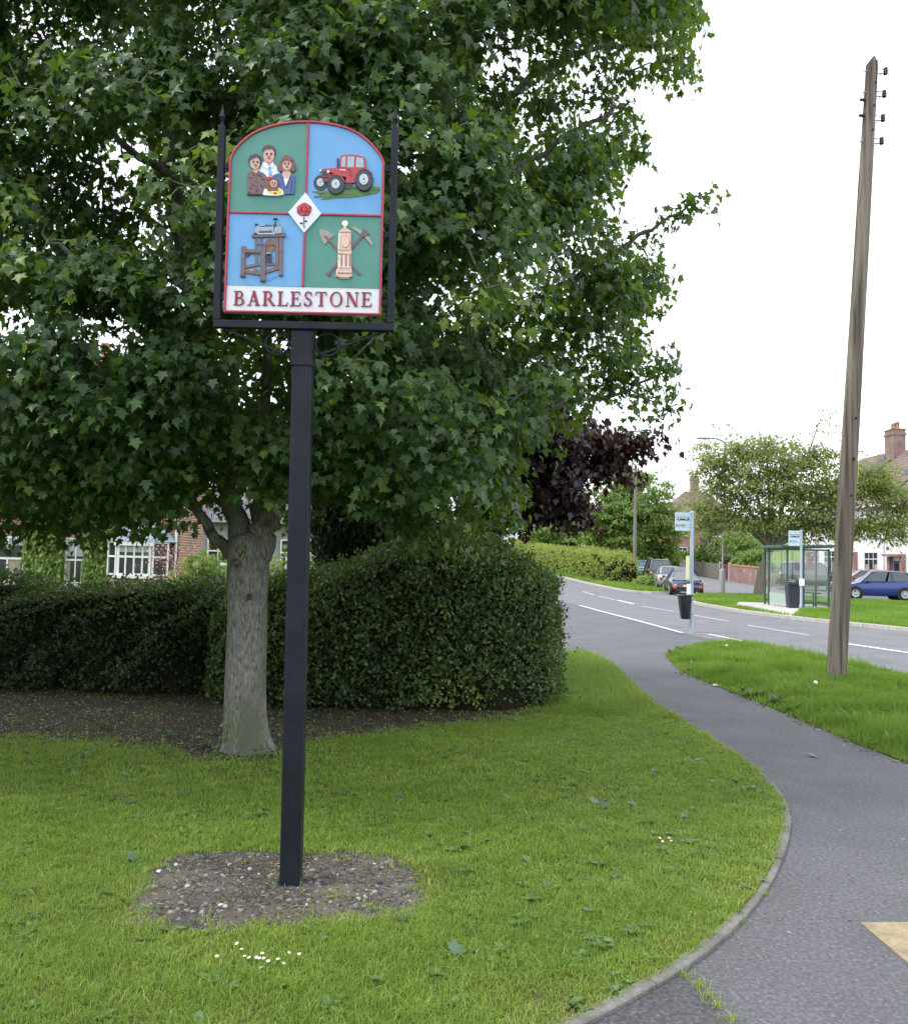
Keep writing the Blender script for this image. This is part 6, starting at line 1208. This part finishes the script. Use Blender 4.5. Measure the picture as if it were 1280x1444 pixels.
def chimney(parent, c, w, d, z0, z1, pots=3, mat='chimneybrick', along=(0, 1, 0)):
    mb = MB(); mb.box((c[0], c[1], (z0+z1)/2), (w, d, z1-z0)); mb.box((c[0], c[1], z1-.32), (w+.10, d+.10, .16)); mb.box((c[0], c[1], z1+.04), (w+.06, d+.06, .10)); ch = mb.build('chimney', M[mat], parent)
    for i in range(pots):
        t = (i-(pots-1)/2)*.42; mb = MB(); mb.lathe((c[0]+along[0]*t, c[1]+along[1]*t, z1+.08), [(.14, 0), (.12, .1), (.11, .42), (.14, .46), (.14, .52), (.09, .52)], n=12); mb.build('chimney_pot', M['terracotta'] if i < 2 else M['concrete'], ch)
# terrace along the side lane, facing the road
FX = 29.0
def terrace(y0, y1, label, z0, wallmat, first=False, last=False, ch=True, eave=5.9, ridge=10.1, dpt=9.0):
    root = thing('terraced_house', label, 'house', (FX, (y0+y1)/2, z0), 'terraced houses along the side lane'); e, r_ = z0+eave, z0+ridge; xb = FX+dpt; xr = FX+dpt/2
    mb = MB(); mb.add([(FX, y0, z0-.5), (FX, y1, z0-.5), (FX, y1, e), (FX, y0, e), (xb, y0, z0-.5), (xb, y1, z0-.5), (xb, y1, e), (xb, y0, e), (xr, y0, r_-.1), (xr, y1, r_-.1)], [(0, 1, 2, 3), (4, 7, 6, 5), (0, 3, 8, 7, 4), (1, 5, 6, 9, 2)]); mb.build('wall', M[wallmat], root)
    mb = MB(); ov = .3; sl = (r_-e)/(dpt/2)
    for s, xe in ((1, FX-ov), (-1, xb+ov)):
        ze = e-sl*ov; mb.prism([(xe, y0+.01, ze), (xe, y1-.01, ze), (xr, y1-.01, r_), (xr, y0+.01, r_)], (0, 0, .12))
    rf = mb.build('roof', M['tile'], root); mb = MB(); mb.tube([(FX-ov-.05, y0+.02, e-sl*ov+.02), (FX-ov-.05, y1-.02, e-sl*ov+.02)], .07, n=8); mb.build('gutter', M['whiteframe'], root)
    if ch:
        chimney(rf, (xr-.3, y0+.35, 0), .95, 1.25, r_-1.6, r_+1.55, 3, along=(0, 1, 0)); mb = MB()
        for i in range(7): mb.box((xr-.85-.30*i, y0+.86+.0*i, r_-.42-.28*i), (.32, .06, .30))
        mb.build('flashing', M['lead'], root)
    n_ = (-1, 0, 0); rg = (0, -1, 0); Wy = y1-y0
    for t in (.22, .66): window(root, (FX-.002, y1-Wy*t+.0, z0+3.55), rg, 1.15, 1.45, n_, 2, (.7,), blind=.0, curtain=True)
    window(root, (FX-.002, y1-Wy*.55, z0+.75), rg, 1.9, 1.75, n_, 3, (.72,), curtain=True)
    mb = MB(); yd = y1-Wy*.16; mb.box((FX-.03, yd-.5, z0+1.05), (.06, .92, 2.1)); dr = mb.build('door', M['doorpaint'], root); mb = MB(); mb.box((FX-.075, yd-.5, z0+1.6), (.02, .5, .6)); mb.build('pane', M['winglass'], dr); mb = MB(); mb.lathe((FX-.06, yd-.15, z0+1.0), [(.03, 0), (.035, .04), (0, .06)], axis=(-1, 0, 0), n=8); mb.build('handle', M['alloy'], dr)
    mb = MB(); mb.box((FX-.30, yd-.5, z0+2.46), (.6, 1.9, .14)); mb.box((FX-.13, yd-1.3, z0+1.19), (.26, .3, 2.38)); mb.box((FX-.13, yd+.3, z0+1.19), (.26, .3, 2.38)); mb.build('porch', M['redbrick'], root)
    mb = MB(); mb.tube([(FX-.08, y0+.2, z0), (FX-.08, y0+.2, e-.2)], .05, n=6); mb.build('drainpipe', M['whiteframe'], root); return root
M['doorpaint'] = pm('violet_blue_door', (.05, .03, .16), (.07, .045, .2), rough=.4)
terrace(44.1, 50.6, 'nearest white terraced house, cut by the right edge of the view', .12, 'render', ch=True)
terrace(50.6, 57.1, 'white terraced house just behind the red hatchback', .16, 'render', ch=True)
terrace(57.1, 63.6, 'white terraced house with the violet blue door behind the blue hatchback', tz(63)+.05, 'render', ch=True)
terrace(63.6, 70.1, 'white terraced house below the brick chimney, mostly hidden by the road tree', tz(70)+.05, 'render', ch=True)
hx, hy = at(975, 760, 92).x, 92.0; hz_ = tz(hy); fh = thing('house', 'distant house with hipped brown roof and chimney left of the road tree', 'house', (hx, hy, hz_))
mb = MB(); mb.box((hx+1.0, hy+3, hz_+2.4), (8, 7, 5.6)); mb.build('wall', M['redbrick'], fh); zt_ = hz_+5.2
mb = MB(); a_ = [(hx-3.4, hy-.9, zt_), (hx+5.4, hy-.9, zt_), (hx+5.4, hy+6.9, zt_), (hx-3.4, hy+6.9, zt_)]; rr_ = [(hx, hy+3, zt_+3.3), (hx+2.2, hy+3, zt_+3.3)]; mb.add(a_+rr_, [(0, 1, 5, 4), (1, 2, 5), (2, 3, 4, 5), (3, 0, 4), (0, 3, 2, 1)]); rf = mb.build('roof', M['tile'], fh); chimney(rf, (hx+.9, hy+2.4, 0), .8, .8, zt_+2, zt_+4.9, 2, along=(1, 0, 0))
for wx_, wz_ in ((-2.2, .9), (1.6, .9), (-2.2, 3.4), (1.6, 3.4)): window(fh, (hx+wx_, hy-.502, hz_+wz_), (1, 0, 0), 1.6, 1.25, (0, -1, 0), 3, (.7,))
p = at(752, 762, 128); dh = thing('house', 'tiny pale house in the far distance over the bend of the road', 'house', (p.x, 128, tz(128))); mb = MB(); zc = p.z; mb.box((p.x, 130, zc-1), (9, 6, 6)); mb.build('wall', M['render'], dh); mb = MB(); mb.add([(p.x-4.8, 126.6, zc+2), (p.x+4.8, 126.6, zc+2), (p.x+4.8, 133.4, zc+2), (p.x-4.8, 133.4, zc+2), (p.x-4.8, 130, zc+5), (p.x+4.8, 130, zc+5)], [(0, 1, 5, 4), (2, 3, 4, 5), (0, 4, 3), (1, 2, 5)]); mb.build('roof', M['slate'], dh)
for dx in (-3, -.6, 1.8): window(dh, (p.x+dx, 126.998, zc-1.2), (1, 0, 0), 1.3, 1.4, (0, -1, 0), 2, (.6,))

# brick wall, gate and fences at the side lane
wl = thing('garden_wall', 'low red brick garden wall with pale pierced blocks by the side lane', 'wall', (22.3, 66, tz(66))); mb = MB(); vs = []
def wallrun(mb, pts, th, h0, h1, m=0):
    for (x0, y0), (x1, y1) in zip(pts, pts[1:]):
        d = Vector((x1-x0, y1-y0, 0)).normalized(); n_ = Vector((-d.y, d.x, 0))*th/2; P_ = []
        for (x, y) in ((x0, y0), (x1, y1)):
            for s in (1, -1):
                for h in (h0, h1): P_.append(Vector((x, y, tz(y)+h))+n_*s)
        mb.add(P_, [(0, 2, 3, 1), (4, 5, 7, 6), (0, 1, 5, 4), (2, 6, 7, 3), (1, 3, 7, 5), (0, 4, 6, 2)], m)
wallrun(mb, [(22.4, 61.2), (22.3, 64), (22.35, 68.5)], .22, -.2, 1.25); mb.build('wall', M['wallbrick'], wl); mb = MB(); wallrun(mb, [(22.4, 61.0), (22.3, 64), (22.35, 68.6)], .30, 1.252, 1.36); mb.build('coping', M['terracotta'], wl)
for y_, h_ in ((62.4, .95), (63.7, .75), (65.0, .95)):
    mb = MB(); mb.box((22.21, y_, tz(y_)+h_), (.05, .14, .30)); mb.build('pierced_block', M['concrete'], wl)
mb = MB(); wallrun(mb, [(22.4, 61.0), (26.0, 60.6)], .22, -.2, 1.0); mb.build('return_wall', M['wallbrick'], wl)
gt = thing('wooden_gate', 'dark red boarded gate at the left end of the brick wall', 'gate', (22.35, 70, tz(70))); mb = MB(); wallrun(mb, [(22.35, 69.0), (22.35, 71.2)], .06, .1, 1.35); M['gatered'] = pm('gate_red', (.10, .035, .035), (.15, .05, .05), rough=.7); mb.build('boards', M['gatered'], gt); mb = MB(); mb.box((22.35, 68.85, tz(69)+.75), (.18, .2, 1.5)); mb.box((22.35, 71.35, tz(71)+.75), (.18, .2, 1.5)); mb.build('gate_post', M['concrete'], gt)
fn = thing('timber_fence', 'grey boarded timber fence running left from the dark red gate', 'fence', (22.2, 76, tz(76))); mb = MB(); y_ = 71.7
while y_ < 84: wallrun(mb, [(22.3, y_), (22.3, y_+.2)], .03, .08, 1.30+random.uniform(-.04, .04)); y_ += .225
mb.build('boards', M['greywood'], fn); mb = MB()
for y_ in np.arange(71.6, 84.5, 2.4): mb = MB(); mb.box((22.4, y_, tz(y_)+.7), (.12, .12, 1.5)); mb.build('fence_post', M['greywood'], fn)
bw = thing('garden_wall', 'far red brick wall left of the clipped box hedge', 'wall', (18, 90, tz(90))); mb = MB(); wallrun(mb, [(15.5, 90), (19, 89.2)], .25, -.3, 1.6); mb.build('wall', M['wallbrick'], bw); mb = MB(); wallrun(mb, [(15.4, 90), (19.1, 89.2)], .32, 1.602, 1.7); mb.build('coping', M['terracotta'], bw)
hedge('clipped_hedge', 'neatly clipped bright green box hedge behind the parked cars', [(19.3, 86), (22, 85.4), (25.2, 85)], [.8, .8, .8], [1.75, 1.75, 1.75], 9000, .22, OVAL, 'midgreen', rough=.05, endr=.5, sq=.35, follow=True, core=.15)
hedge('clipped_hedge', 'dark clipped hedge behind the timber fence', [(23.6, 73), (23.7, 84)], [.7, .7], [1.9, 1.9], 7000, .2, OVAL, 'privet', rough=.1, endr=.5, sq=.4, follow=True, core=.15)
# rough hedge along the far side of the bend
hedge('wild_hedge', 'long yellowish wild hedge along the far side of the road bend', [(12.3, 57.5), (11.7, 60), (11.0, 66), (10.6, 74), (10.0, 84), (9.2, 95), (8.0, 104)], [.45, .9, 1.0, 1.1, 1.2, 1.2, 1.2], [1.3, 2.0, 2.1, 2.1, 2.0, 1.9, 1.9], 30000, .16, RHOMB, 'yellowhedge', rough=.42, endr=1.2, sq=.6, follow=True, core=.3)
bushes = [('dark green shrub at the foot of the far pole beside the parked cars', 13.2, 54.2, 1.2, .9, 'midgreen'), ('pale dry shrub just left of the far pole foot', 12.5, 55.5, .8, .7, 'yellowhedge'), ('deep green bush in the wild hedge below the big tree', 11.2, 62.5, 2.1, 1.4, 'midgreen')]
for lb, x_, y_, h_, r_, mt in bushes:
    simple_tree('shrub', lb, (x_, y_, tz(y_)+.08), [Vector((x_, y_, tz(y_))), Vector((x_, y_, tz(y_)+h_*.4))], .05, [(x_, y_, tz(y_)+h_*.5, r_, r_, h_*.5)], 110, 24, .28, .16, RHOMB, mt, cat='shrub', zmin=.0, shell=.45)
def FL(px, py, Y, rx, rz, ry=None): p = at(px, py, Y); return (p.x, p.y, p.z, rx, ry or rx, rz)
Yt = 77.0; p = at(868, 830, Yt); z0 = tz(Yt)
simple_tree('roadside_tree', 'big round mid green tree behind the slim grey pole', (p.x, Yt, z0), [Vector((p.x, Yt, z0-.2)), Vector((p.x, Yt, z0+1.5)), Vector((p.x+.1, Yt, z0+3))], .32, [FL(880, 735, Yt, 3.9, 3.4), FL(905, 700, Yt, 3.0, 2.6), FL(850, 715, Yt, 2.8, 2.6), FL(935, 745, Yt, 2.4, 2.8), FL(845, 770, Yt, 2.4, 2.4), FL(880, 672, Yt, 1.9, 1.4), FL(925, 780, Yt, 1.8, 1.6), FL(868, 800, Yt, 2.2, 1.4)], 900, 36, .62, .30, RHOMB, 'midgreen', group='trees by the road bend', zmin=.4, shell=.35, out_w=.6, up_w=.55)
Yt = 98.0; p = at(785, 830, Yt); z0 = tz(Yt)
simple_tree('roadside_tree', 'bushy green tree further down the bend, left of the pale post', (p.x, Yt, z0), [Vector((p.x, Yt, z0-.2)), Vector((p.x, Yt, z0+2))], .3, [FL(790, 765, Yt, 3.0, 2.4), FL(812, 765, Yt, 2.6, 2.4), FL(765, 745, Yt, 2.2, 2.0), FL(800, 745, Yt, 2.2, 1.6), FL(830, 775, Yt, 2, 2)], 420, 34, .6, .32, RHOMB, 'midgreen', group='trees by the road bend', zmin=.4, shell=.35)
Yt = 112.0; p = at(835, 800, Yt); z0 = tz(Yt)
simple_tree('roadside_tree', 'dim green tree filling the gap behind the other two road bend trees', (p.x, Yt, z0), [Vector((p.x, Yt, z0-.2)), Vector((p.x, Yt, z0+2))], .3, [FL(835, 760, Yt, 4, 3.2), FL(812, 735, Yt, 3.5, 2.5), FL(860, 740, Yt, 4, 3.5), FL(775, 770, Yt, 3, 2)], 420, 34, .8, .42, RHOMB, 'midgreen', group='trees by the road bend', zmin=.3, shell=.35)
for lb, px, Yt, tl_, mt, wd in (('dark evergreen tree rising behind the timber fence', 1003, 80, 752, 'privet', 1.5), ('dusky green tree behind the brick garden wall', 1040, 84, 742, 'midgreen', 2.4), ('tall leafy bush just behind the left end of the brick wall', 1060, 72, 770, 'fresh', 1.4)):
    p = at(px, tl_, Yt); z0 = tz(Yt); hh = (p.z-z0)/2
    simple_tree('garden_tree', lb, (p.x, Yt, z0), [Vector((p.x, Yt, z0-.2)), Vector((p.x, Yt, z0+hh))], .16, [(p.x, Yt, z0+hh*1.05, wd, wd, hh*.95), (p.x+.4, Yt-.3, z0+hh*.7, wd*1.1, wd, hh*.6)], 300, 30, .5, .26, RHOMB, mt, zmin=.2, shell=.4)
# the open-crowned tree by the shelter
Yt = 46.6; p = at(1081, 842, Yt); z0 = .1; bx0 = at(1076, 842, Yt).x; q1 = at(1086, 775, Yt); 
cherry_solo = [at(*q)[:] for q in [(1160, 590, 46), (1175, 600, 46), (1150, 605, 46), (1135, 620, 46), (1190, 612, 46), (1205, 630, 46), (1000, 600, 46), (1020, 595, 46), (1012, 612, 46), (1035, 610, 46), (1165, 575, 46), (1170, 585, 46), (1240, 640, 45), (1255, 650, 45), (985, 640, 46), (990, 625, 46), (1005, 622, 46)]]
simple_tree('road_tree', 'light green open crowned tree with leaning trunk behind the bus shelter', (bx0, Yt, z0), [Vector((at(1068, 842, Yt).x, Yt, z0-.2)), at(1071, 820, Yt), at(1077, 795, Yt), q1], .29,
   [FL(1060, 680, 46, 2.6, 1.7), FL(1020, 690, 46, 1.9, 1.7), FL(1000, 735, 45.5, 1.3, 1.5), FL(1105, 665, 46, 2.7, 1.5), FL(1150, 690, 46, 2.4, 1.7), FL(1090, 715, 46, 2.6, 1.5), FL(1050, 735, 45.5, 1.6, 1.0), FL(1150, 735, 46, 2.0, 1.1), FL(1205, 685, 45.5, 2.0, 1.5), FL(1240, 690, 45, 1.8, 1.3), FL(1040, 640, 46, 1.8, .9), FL(1140, 640, 46, 1.9, .9), FL(1225, 735, 45, 2.0, .9), FL(1190, 745, 45.5, 1.6, .8), FL(1235, 668, 45, 1.7, 1.0), FL(1270, 715, 44.5, 1.6, 1.3), FL(1250, 745, 44.5, 1.4, .8), FL(1000, 650, 46, 1.5, 1.1), FL(1080, 630, 46, 2.4, .9), FL(985, 720, 45.5, 1.0, 1.2)], 1650, 21, .50, .19, RHOMB, 'cherry', branch=2, zmin=2.2, shell=.6, out_w=.4, up_w=.65, bark='greywood', solo=cherry_solo)
hedge('garden_hedge', 'leafy green shrub border left of the road tree trunk', [(20.2, 63), (21.2, 66)], [.8, .8], [2.6, 2.8], 2500, .2, RHOMB, 'fresh', rough=.25, endr=.7, sq=.6, follow=True, core=.25) if False else None

# ------------------------------------------------------------------ the brick house and garden at the left
HY = 24.0; hl = at(-420, 800, HY).x; hr = at(252, 800, HY).x; hs = thing('brick_house', 'red brick house with white sash windows behind the left hedge', 'house', ((hl+hr)/2, HY, 0)); ev, rg_ = 4.9, 6.0
mb = MB(); mb.add([(hl, HY, -.3), (hr, HY, -.3), (hr, HY, ev), (hl, HY, ev), (hl, HY+2.2, -.3), (hr, HY+2.2, -.3), (hr, HY+2.2, ev), (hl, HY+2.2, ev), (hl, HY+1.1, rg_-.15), (hr, HY+1.1, rg_-.15)], [(0, 1, 2, 3), (4, 7, 6, 5), (0, 3, 8, 7, 4), (1, 5, 6, 9, 2)]); mb.build('wall', M['redbrick'], hs)
mb = MB()
for ye, s in ((HY-.35, -1), (HY+2.55, 1)):
    mb.prism([(hl-.2, ye, ev-.29), (hr+.12, ye, ev-.29), (hr+.12, HY+1.1, rg_), (hl-.2, HY+1.1, rg_)], (0, 0, .12))
rf = mb.build('roof', M['slate'], hs); chimney(rf, (hr-3.0, HY+1.1, 0), .9, .7, rg_-.8, rg_+1.2, 2, along=(1, 0, 0))
nF = (0, -1, 0)
def wx(px): return at(px, 800, HY).x
zh = at(50, 757, HY).z; zs_ = at(50, 822, HY).z
window(hs, (wx(-62), HY-.002, zs_), (1, 0, 0), wx(36)-wx(-62), zh-zs_, nF, 4, (.52,), fr=.06, blind=.22, curtain=True); window(hs, (wx(92), HY-.002, zs_), (1, 0, 0), wx(123)-wx(92), zh-zs_, nF, 2, (.52,), fr=.05, blind=.42, curtain=True)
for px in (-20, 90, 160): window(hs, (wx(px), HY-.002, 3.25), (1, 0, 0), 1.0, 1.45, nF, 2, (.5,), blind=.3)
# bay window with its little leaded roof
byx0, byx1 = wx(163), wx(244); byy = HY-.75; zb_h = at(200, 764, HY).z; mb = MB(); mb.prism([(byx0, HY-.003, -.2), (byx0, byy+.3, -.2), (byx0+.35, byy, -.2), (byx1-.35, byy, -.2), (byx1, byy+.3, -.2), (byx1, HY-.003, -.2)], (0, 0, 1.15)); bay = mb.build('bay', M['redbrick'], hs)
w_ = (byx1-byx0-.7); window(bay, (byx0+.35, byy, .97), (1, 0, 0), w_, zb_h-.97, nF, 4, (.55,), fr=.06, blind=.35, curtain=False)
d_ = Vector((byx0+.35-byx0, byy-(byy+.3), 0)).normalized(); window(bay, (byx0, byy+.3, .97), tuple(d_), .46, zb_h-.97, (d_.y, -d_.x, 0), 1, (.55,), fr=.05, sill=False); d2 = Vector((byx1-(byx1-.35), .3, 0)).normalized(); window(bay, (byx1-.35, byy, .97), tuple(d2), .46, zb_h-.97, (d2.y, -d2.x, 0), 1, (.55,), fr=.05, sill=False)
mb = MB(); b_ = [(byx0-.12, HY-.004, zb_h), (byx0-.12, byy+.25, zb_h), (byx0+.30, byy-.14, zb_h), (byx1-.30, byy-.14, zb_h), (byx1+.12, byy+.25, zb_h), (byx1+.12, HY-.004, zb_h)]; tp3 = [((byx0+byx1)/2-.35, HY-.004, zb_h+.62), ((byx0+byx1)/2+.35, HY-.004, zb_h+.62)]
mb.add(b_+tp3, [(0, 1, 6), (1, 2, 6), (2, 3, 7, 6), (3, 4, 7), (4, 5, 7), (0, 5, 4, 3, 2, 1)]); mb.build('bay_roof', M['lead'], hs); mb = MB(); mb.box(((byx0+byx1)/2, byy-.10, zb_h-.06), (byx1-byx0-.55, .05, .12)); mb.build('fascia', M['whiteframe'], hs)
mb = MB(); mb.tube([(hr-.08, HY-.07, 0), (hr-.08, HY-.07, ev-.3)], .04, n=6); mb.build('drainpipe', M['whiteframe'], hs)
# creeper on the house front
def creeper(name, label, boxes, n, size):
    root = thing(name, label, 'climber', (wx(boxes[0][0]), HY-.1, 0)); P = []; mb = MB()
    for x0, x1, z0_, z1_ in boxes:
        m_ = int(n*abs(x1-x0)*(z1_-z0_)); P.append(np.stack([RNG.uniform(wx(x0), wx(x1), m_), HY-.02-np.abs(RNG.normal(.10, .07, m_)), RNG.uniform(z0_, z1_, m_)], 1)); xm2 = (wx(x0)+wx(x1))/2; mb.tube(smooth_line([(xm2, HY-.03, 0), (xm2+.1, HY-.04, (z0_+z1_)/2), (xm2-.1, HY-.04, z1_-.1)], 4), .02, n=5)
    mb.build('stem', M['twig'], root); P = np.concatenate(P); edge = vnoise(P[:, 0], P[:, 2], 6, 3); P = P[edge > -.75]; m_ = len(P)
    scatter('leaves', P, unit(np.array([0, -1, .35])+RNG.normal(0, .3, (m_, 3))), unit(np.array([0, -.3, -1])+RNG.normal(0, .35, (m_, 3))), size*RNG.uniform(.6, 1.2, m_), OVAL, np.clip(.55+RNG.normal(0, .2, m_)+.2*vnoise(P[:, 0], P[:, 2], 3), 0, 1), M['fresh'], root)
creeper('ivy', 'bright green creeper climbing the brick wall between the sash windows', [(37, 92, .6, 3.3), (122, 163, .6, 3.0), (-62, 165, 2.75, 3.7)], 42, .13)
gx = at(318, 800, 36); gh = thing('rendered_house', 'grey slate roofed building beyond the gable of the brick house', 'house', (gx.x, 36, 0)); gl_, gr_ = at(270, 800, 36).x, at(452, 800, 36).x
mb = MB(); mb.box(((gl_+gr_)/2, 39, 1.35), (gr_-gl_, 6, 3.3)); mb.build('wall', M['greyblock'], gh); mb = MB(); mb.add([(gl_-.3, 35.6, 2.95), (gr_+.3, 35.6, 2.95), (gr_+.3, 42.4, 2.95), (gl_-.3, 42.4, 2.95), (gl_-.3, 39, 4.9), (gr_+.3, 39, 4.9)], [(0, 1, 5, 4), (2, 3, 4, 5), (0, 4, 3), (1, 2, 5)]); mb.build('roof', M['slate'], gh)
for px in (292, 395, 430): window(gh, (at(px, 800, 36).x, 35.998, 1.2), (1, 0, 0), .9, 1.1, nF, 2, (.5,))
TYr = 20.0; t0, t1 = at(431, 800, TYr).x, at(478, 800, TYr).x; tr_ = thing('trellis', 'white diamond lattice trellis panel just right of the sign post', 'trellis', ((t0+t1)/2, TYr, 0)); zt_, zb_ = at(450, 786, TYr).z, at(450, 820, TYr).z; mb = MB(); wdt = t1-t0; hgt = zt_-zb_
M['trelliswhite'] = M['whiteframe']; stp = .13
def cl_(a, b_):                                        # clip a diagonal lath to the panel
    (x0, z0_), (x1, z1_) = a, b_; lo_, hi_ = 0, 1; dx, dz = x1-x0, z1_-z0_
    for p_, q_ in ((-dx, x0-t0), (dx, t1-x0), (-dz, z0_-zb_), (dz, zt_-z0_)):
        if abs(p_) < 1e-9:
            if q_ < 0: return None
        elif p_ < 0: lo_ = max(lo_, q_/p_)
        else: hi_ = min(hi_, q_/p_)
    return None if lo_ >= hi_ else ((x0+dx*lo_, z0_+dz*lo_), (x0+dx*hi_, z0_+dz*hi_))
for s, yy in ((1, TYr), (-1, TYr-.014)):
    u = -hgt
    while u < wdt+hgt:
        a = (t0+u, zb_) if s > 0 else (t0+u+hgt, zb_); b_ = (t0+u+hgt, zt_) if s > 0 else (t0+u, zt_); q_ = cl_(a, b_)
        if q_: mb.bar((q_[0][0], yy, q_[0][1]), (q_[1][0], yy, q_[1][1]), .028, .012, side=(0, 1, 0))
        u += stp
mb.box(((t0+t1)/2, TYr-.007, zt_+.03), (wdt+.1, .06, .06)); mb.box(((t0+t1)/2, TYr-.007, zb_-.03), (wdt+.1, .06, .06)); mb.build('lattice', M['trelliswhite'], tr_); mb = MB()
for x_ in (t0-.05, t1+.05): mb = MB(); mb.box((x_, TYr, (zt_+.05)/2), (.08, .08, zt_+.1)); mb.build('trellis_post', M['whiteframe'], tr_)
bq = at(436, 780, 19.2); bn = thing('garden_bench', 'pale blue garden bench seen in the gap right of the sign post', 'bench', (bq.x, 22.5, 0)); zq = at(436, 783, 22.5).z; xq = at(436, 783, 22.5).x
mb = MB()
for i in range(3): mb = MB(); mb.box((xq, 22.62, zq-.04-.14*i), (1.3, .03, .10)); mb.build('backrest_slat', M['flagblue'], bn)
mb = MB(); mb.box((xq, 22.35, zq-.5), (1.3, .45, .05)); mb.build('seat', M['flagblue'], bn)
for sx in (-.6, .6):
    mb = MB(); mb.box((xq+sx, 22.6, (zq-.05)/2), (.06, .06, zq-.05)); mb.build('leg', M['flagblue'], bn); mb = MB(); mb.box((xq+sx, 22.15, (zq-.5)/2), (.06, .06, zq-.55)); mb.build('leg', M['flagblue'], bn)
def shrub(label, px, py, Y, r_, h_, mt, sz, n_): 
    p = at(px, py, Y); return simple_tree('shrub', label, (p.x, Y, 0), [Vector((p.x, Y, -.1)), Vector((p.x, Y, max(.4, p.z*.6)))], .05, [(p.x, Y, p.z*.62, r_, r_*.8, p.z*.45), (p.x+r_*.3, Y-.1, p.z*.75, r_*.7, r_*.6, p.z*.3)], n_, 22, .2, sz, OVAL, mt, cat='shrub', zmin=.2, shell=.5)
shrub('fresh green shrub behind the hedge just left of the maple trunk', 288, 772, 14.0, .50, 1, 'fresh', .08, 150)
shrub('light green shrub between the maple trunk and the sign post', 402, 772, 13.5, .38, 1, 'fresh', .08, 90)
shrub('leafy green bush under the tree at the right of the trellis', 455, 775, 14.5, .30, 1, 'fresh', .075, 60)
M['pinkflower'] = leafmat('pink_flower', [(0, (.30, .09, .10)), (.5, (.55, .28, .27)), (1, (.7, .5, .45))], trans=(.5, .2, .2), tw=.3)
p = at(243, 800, 17); rs = thing('flowering_shrub', 'red and pink flowering plant below the bay window', 'shrub', (p.x, 17, 0)); m_ = 700; Pq = np.stack([p.x+RNG.normal(0, .28, m_), 17+RNG.normal(0, .2, m_), RNG.uniform(.6, 1.75, m_)], 1); mb = MB()
for i in range(9): mb.tube([(p.x+random.uniform(-.1, .1), 17, 0), (p.x+random.uniform(-.35, .35), 17+random.uniform(-.2, .2), random.uniform(1.2, 1.7))], .008, n=5)
mb.build('stem', M['twig'], rs); scatter('blossom', Pq, unit(RNG.normal(0, 1, (m_, 3))+np.array([0, -.6, .4])), unit(RNG.normal(0, 1, (m_, 3))), RNG.uniform(.03, .06, m_), OVAL, RNG.uniform(0, 1, m_), M['pinkflower'], rs)
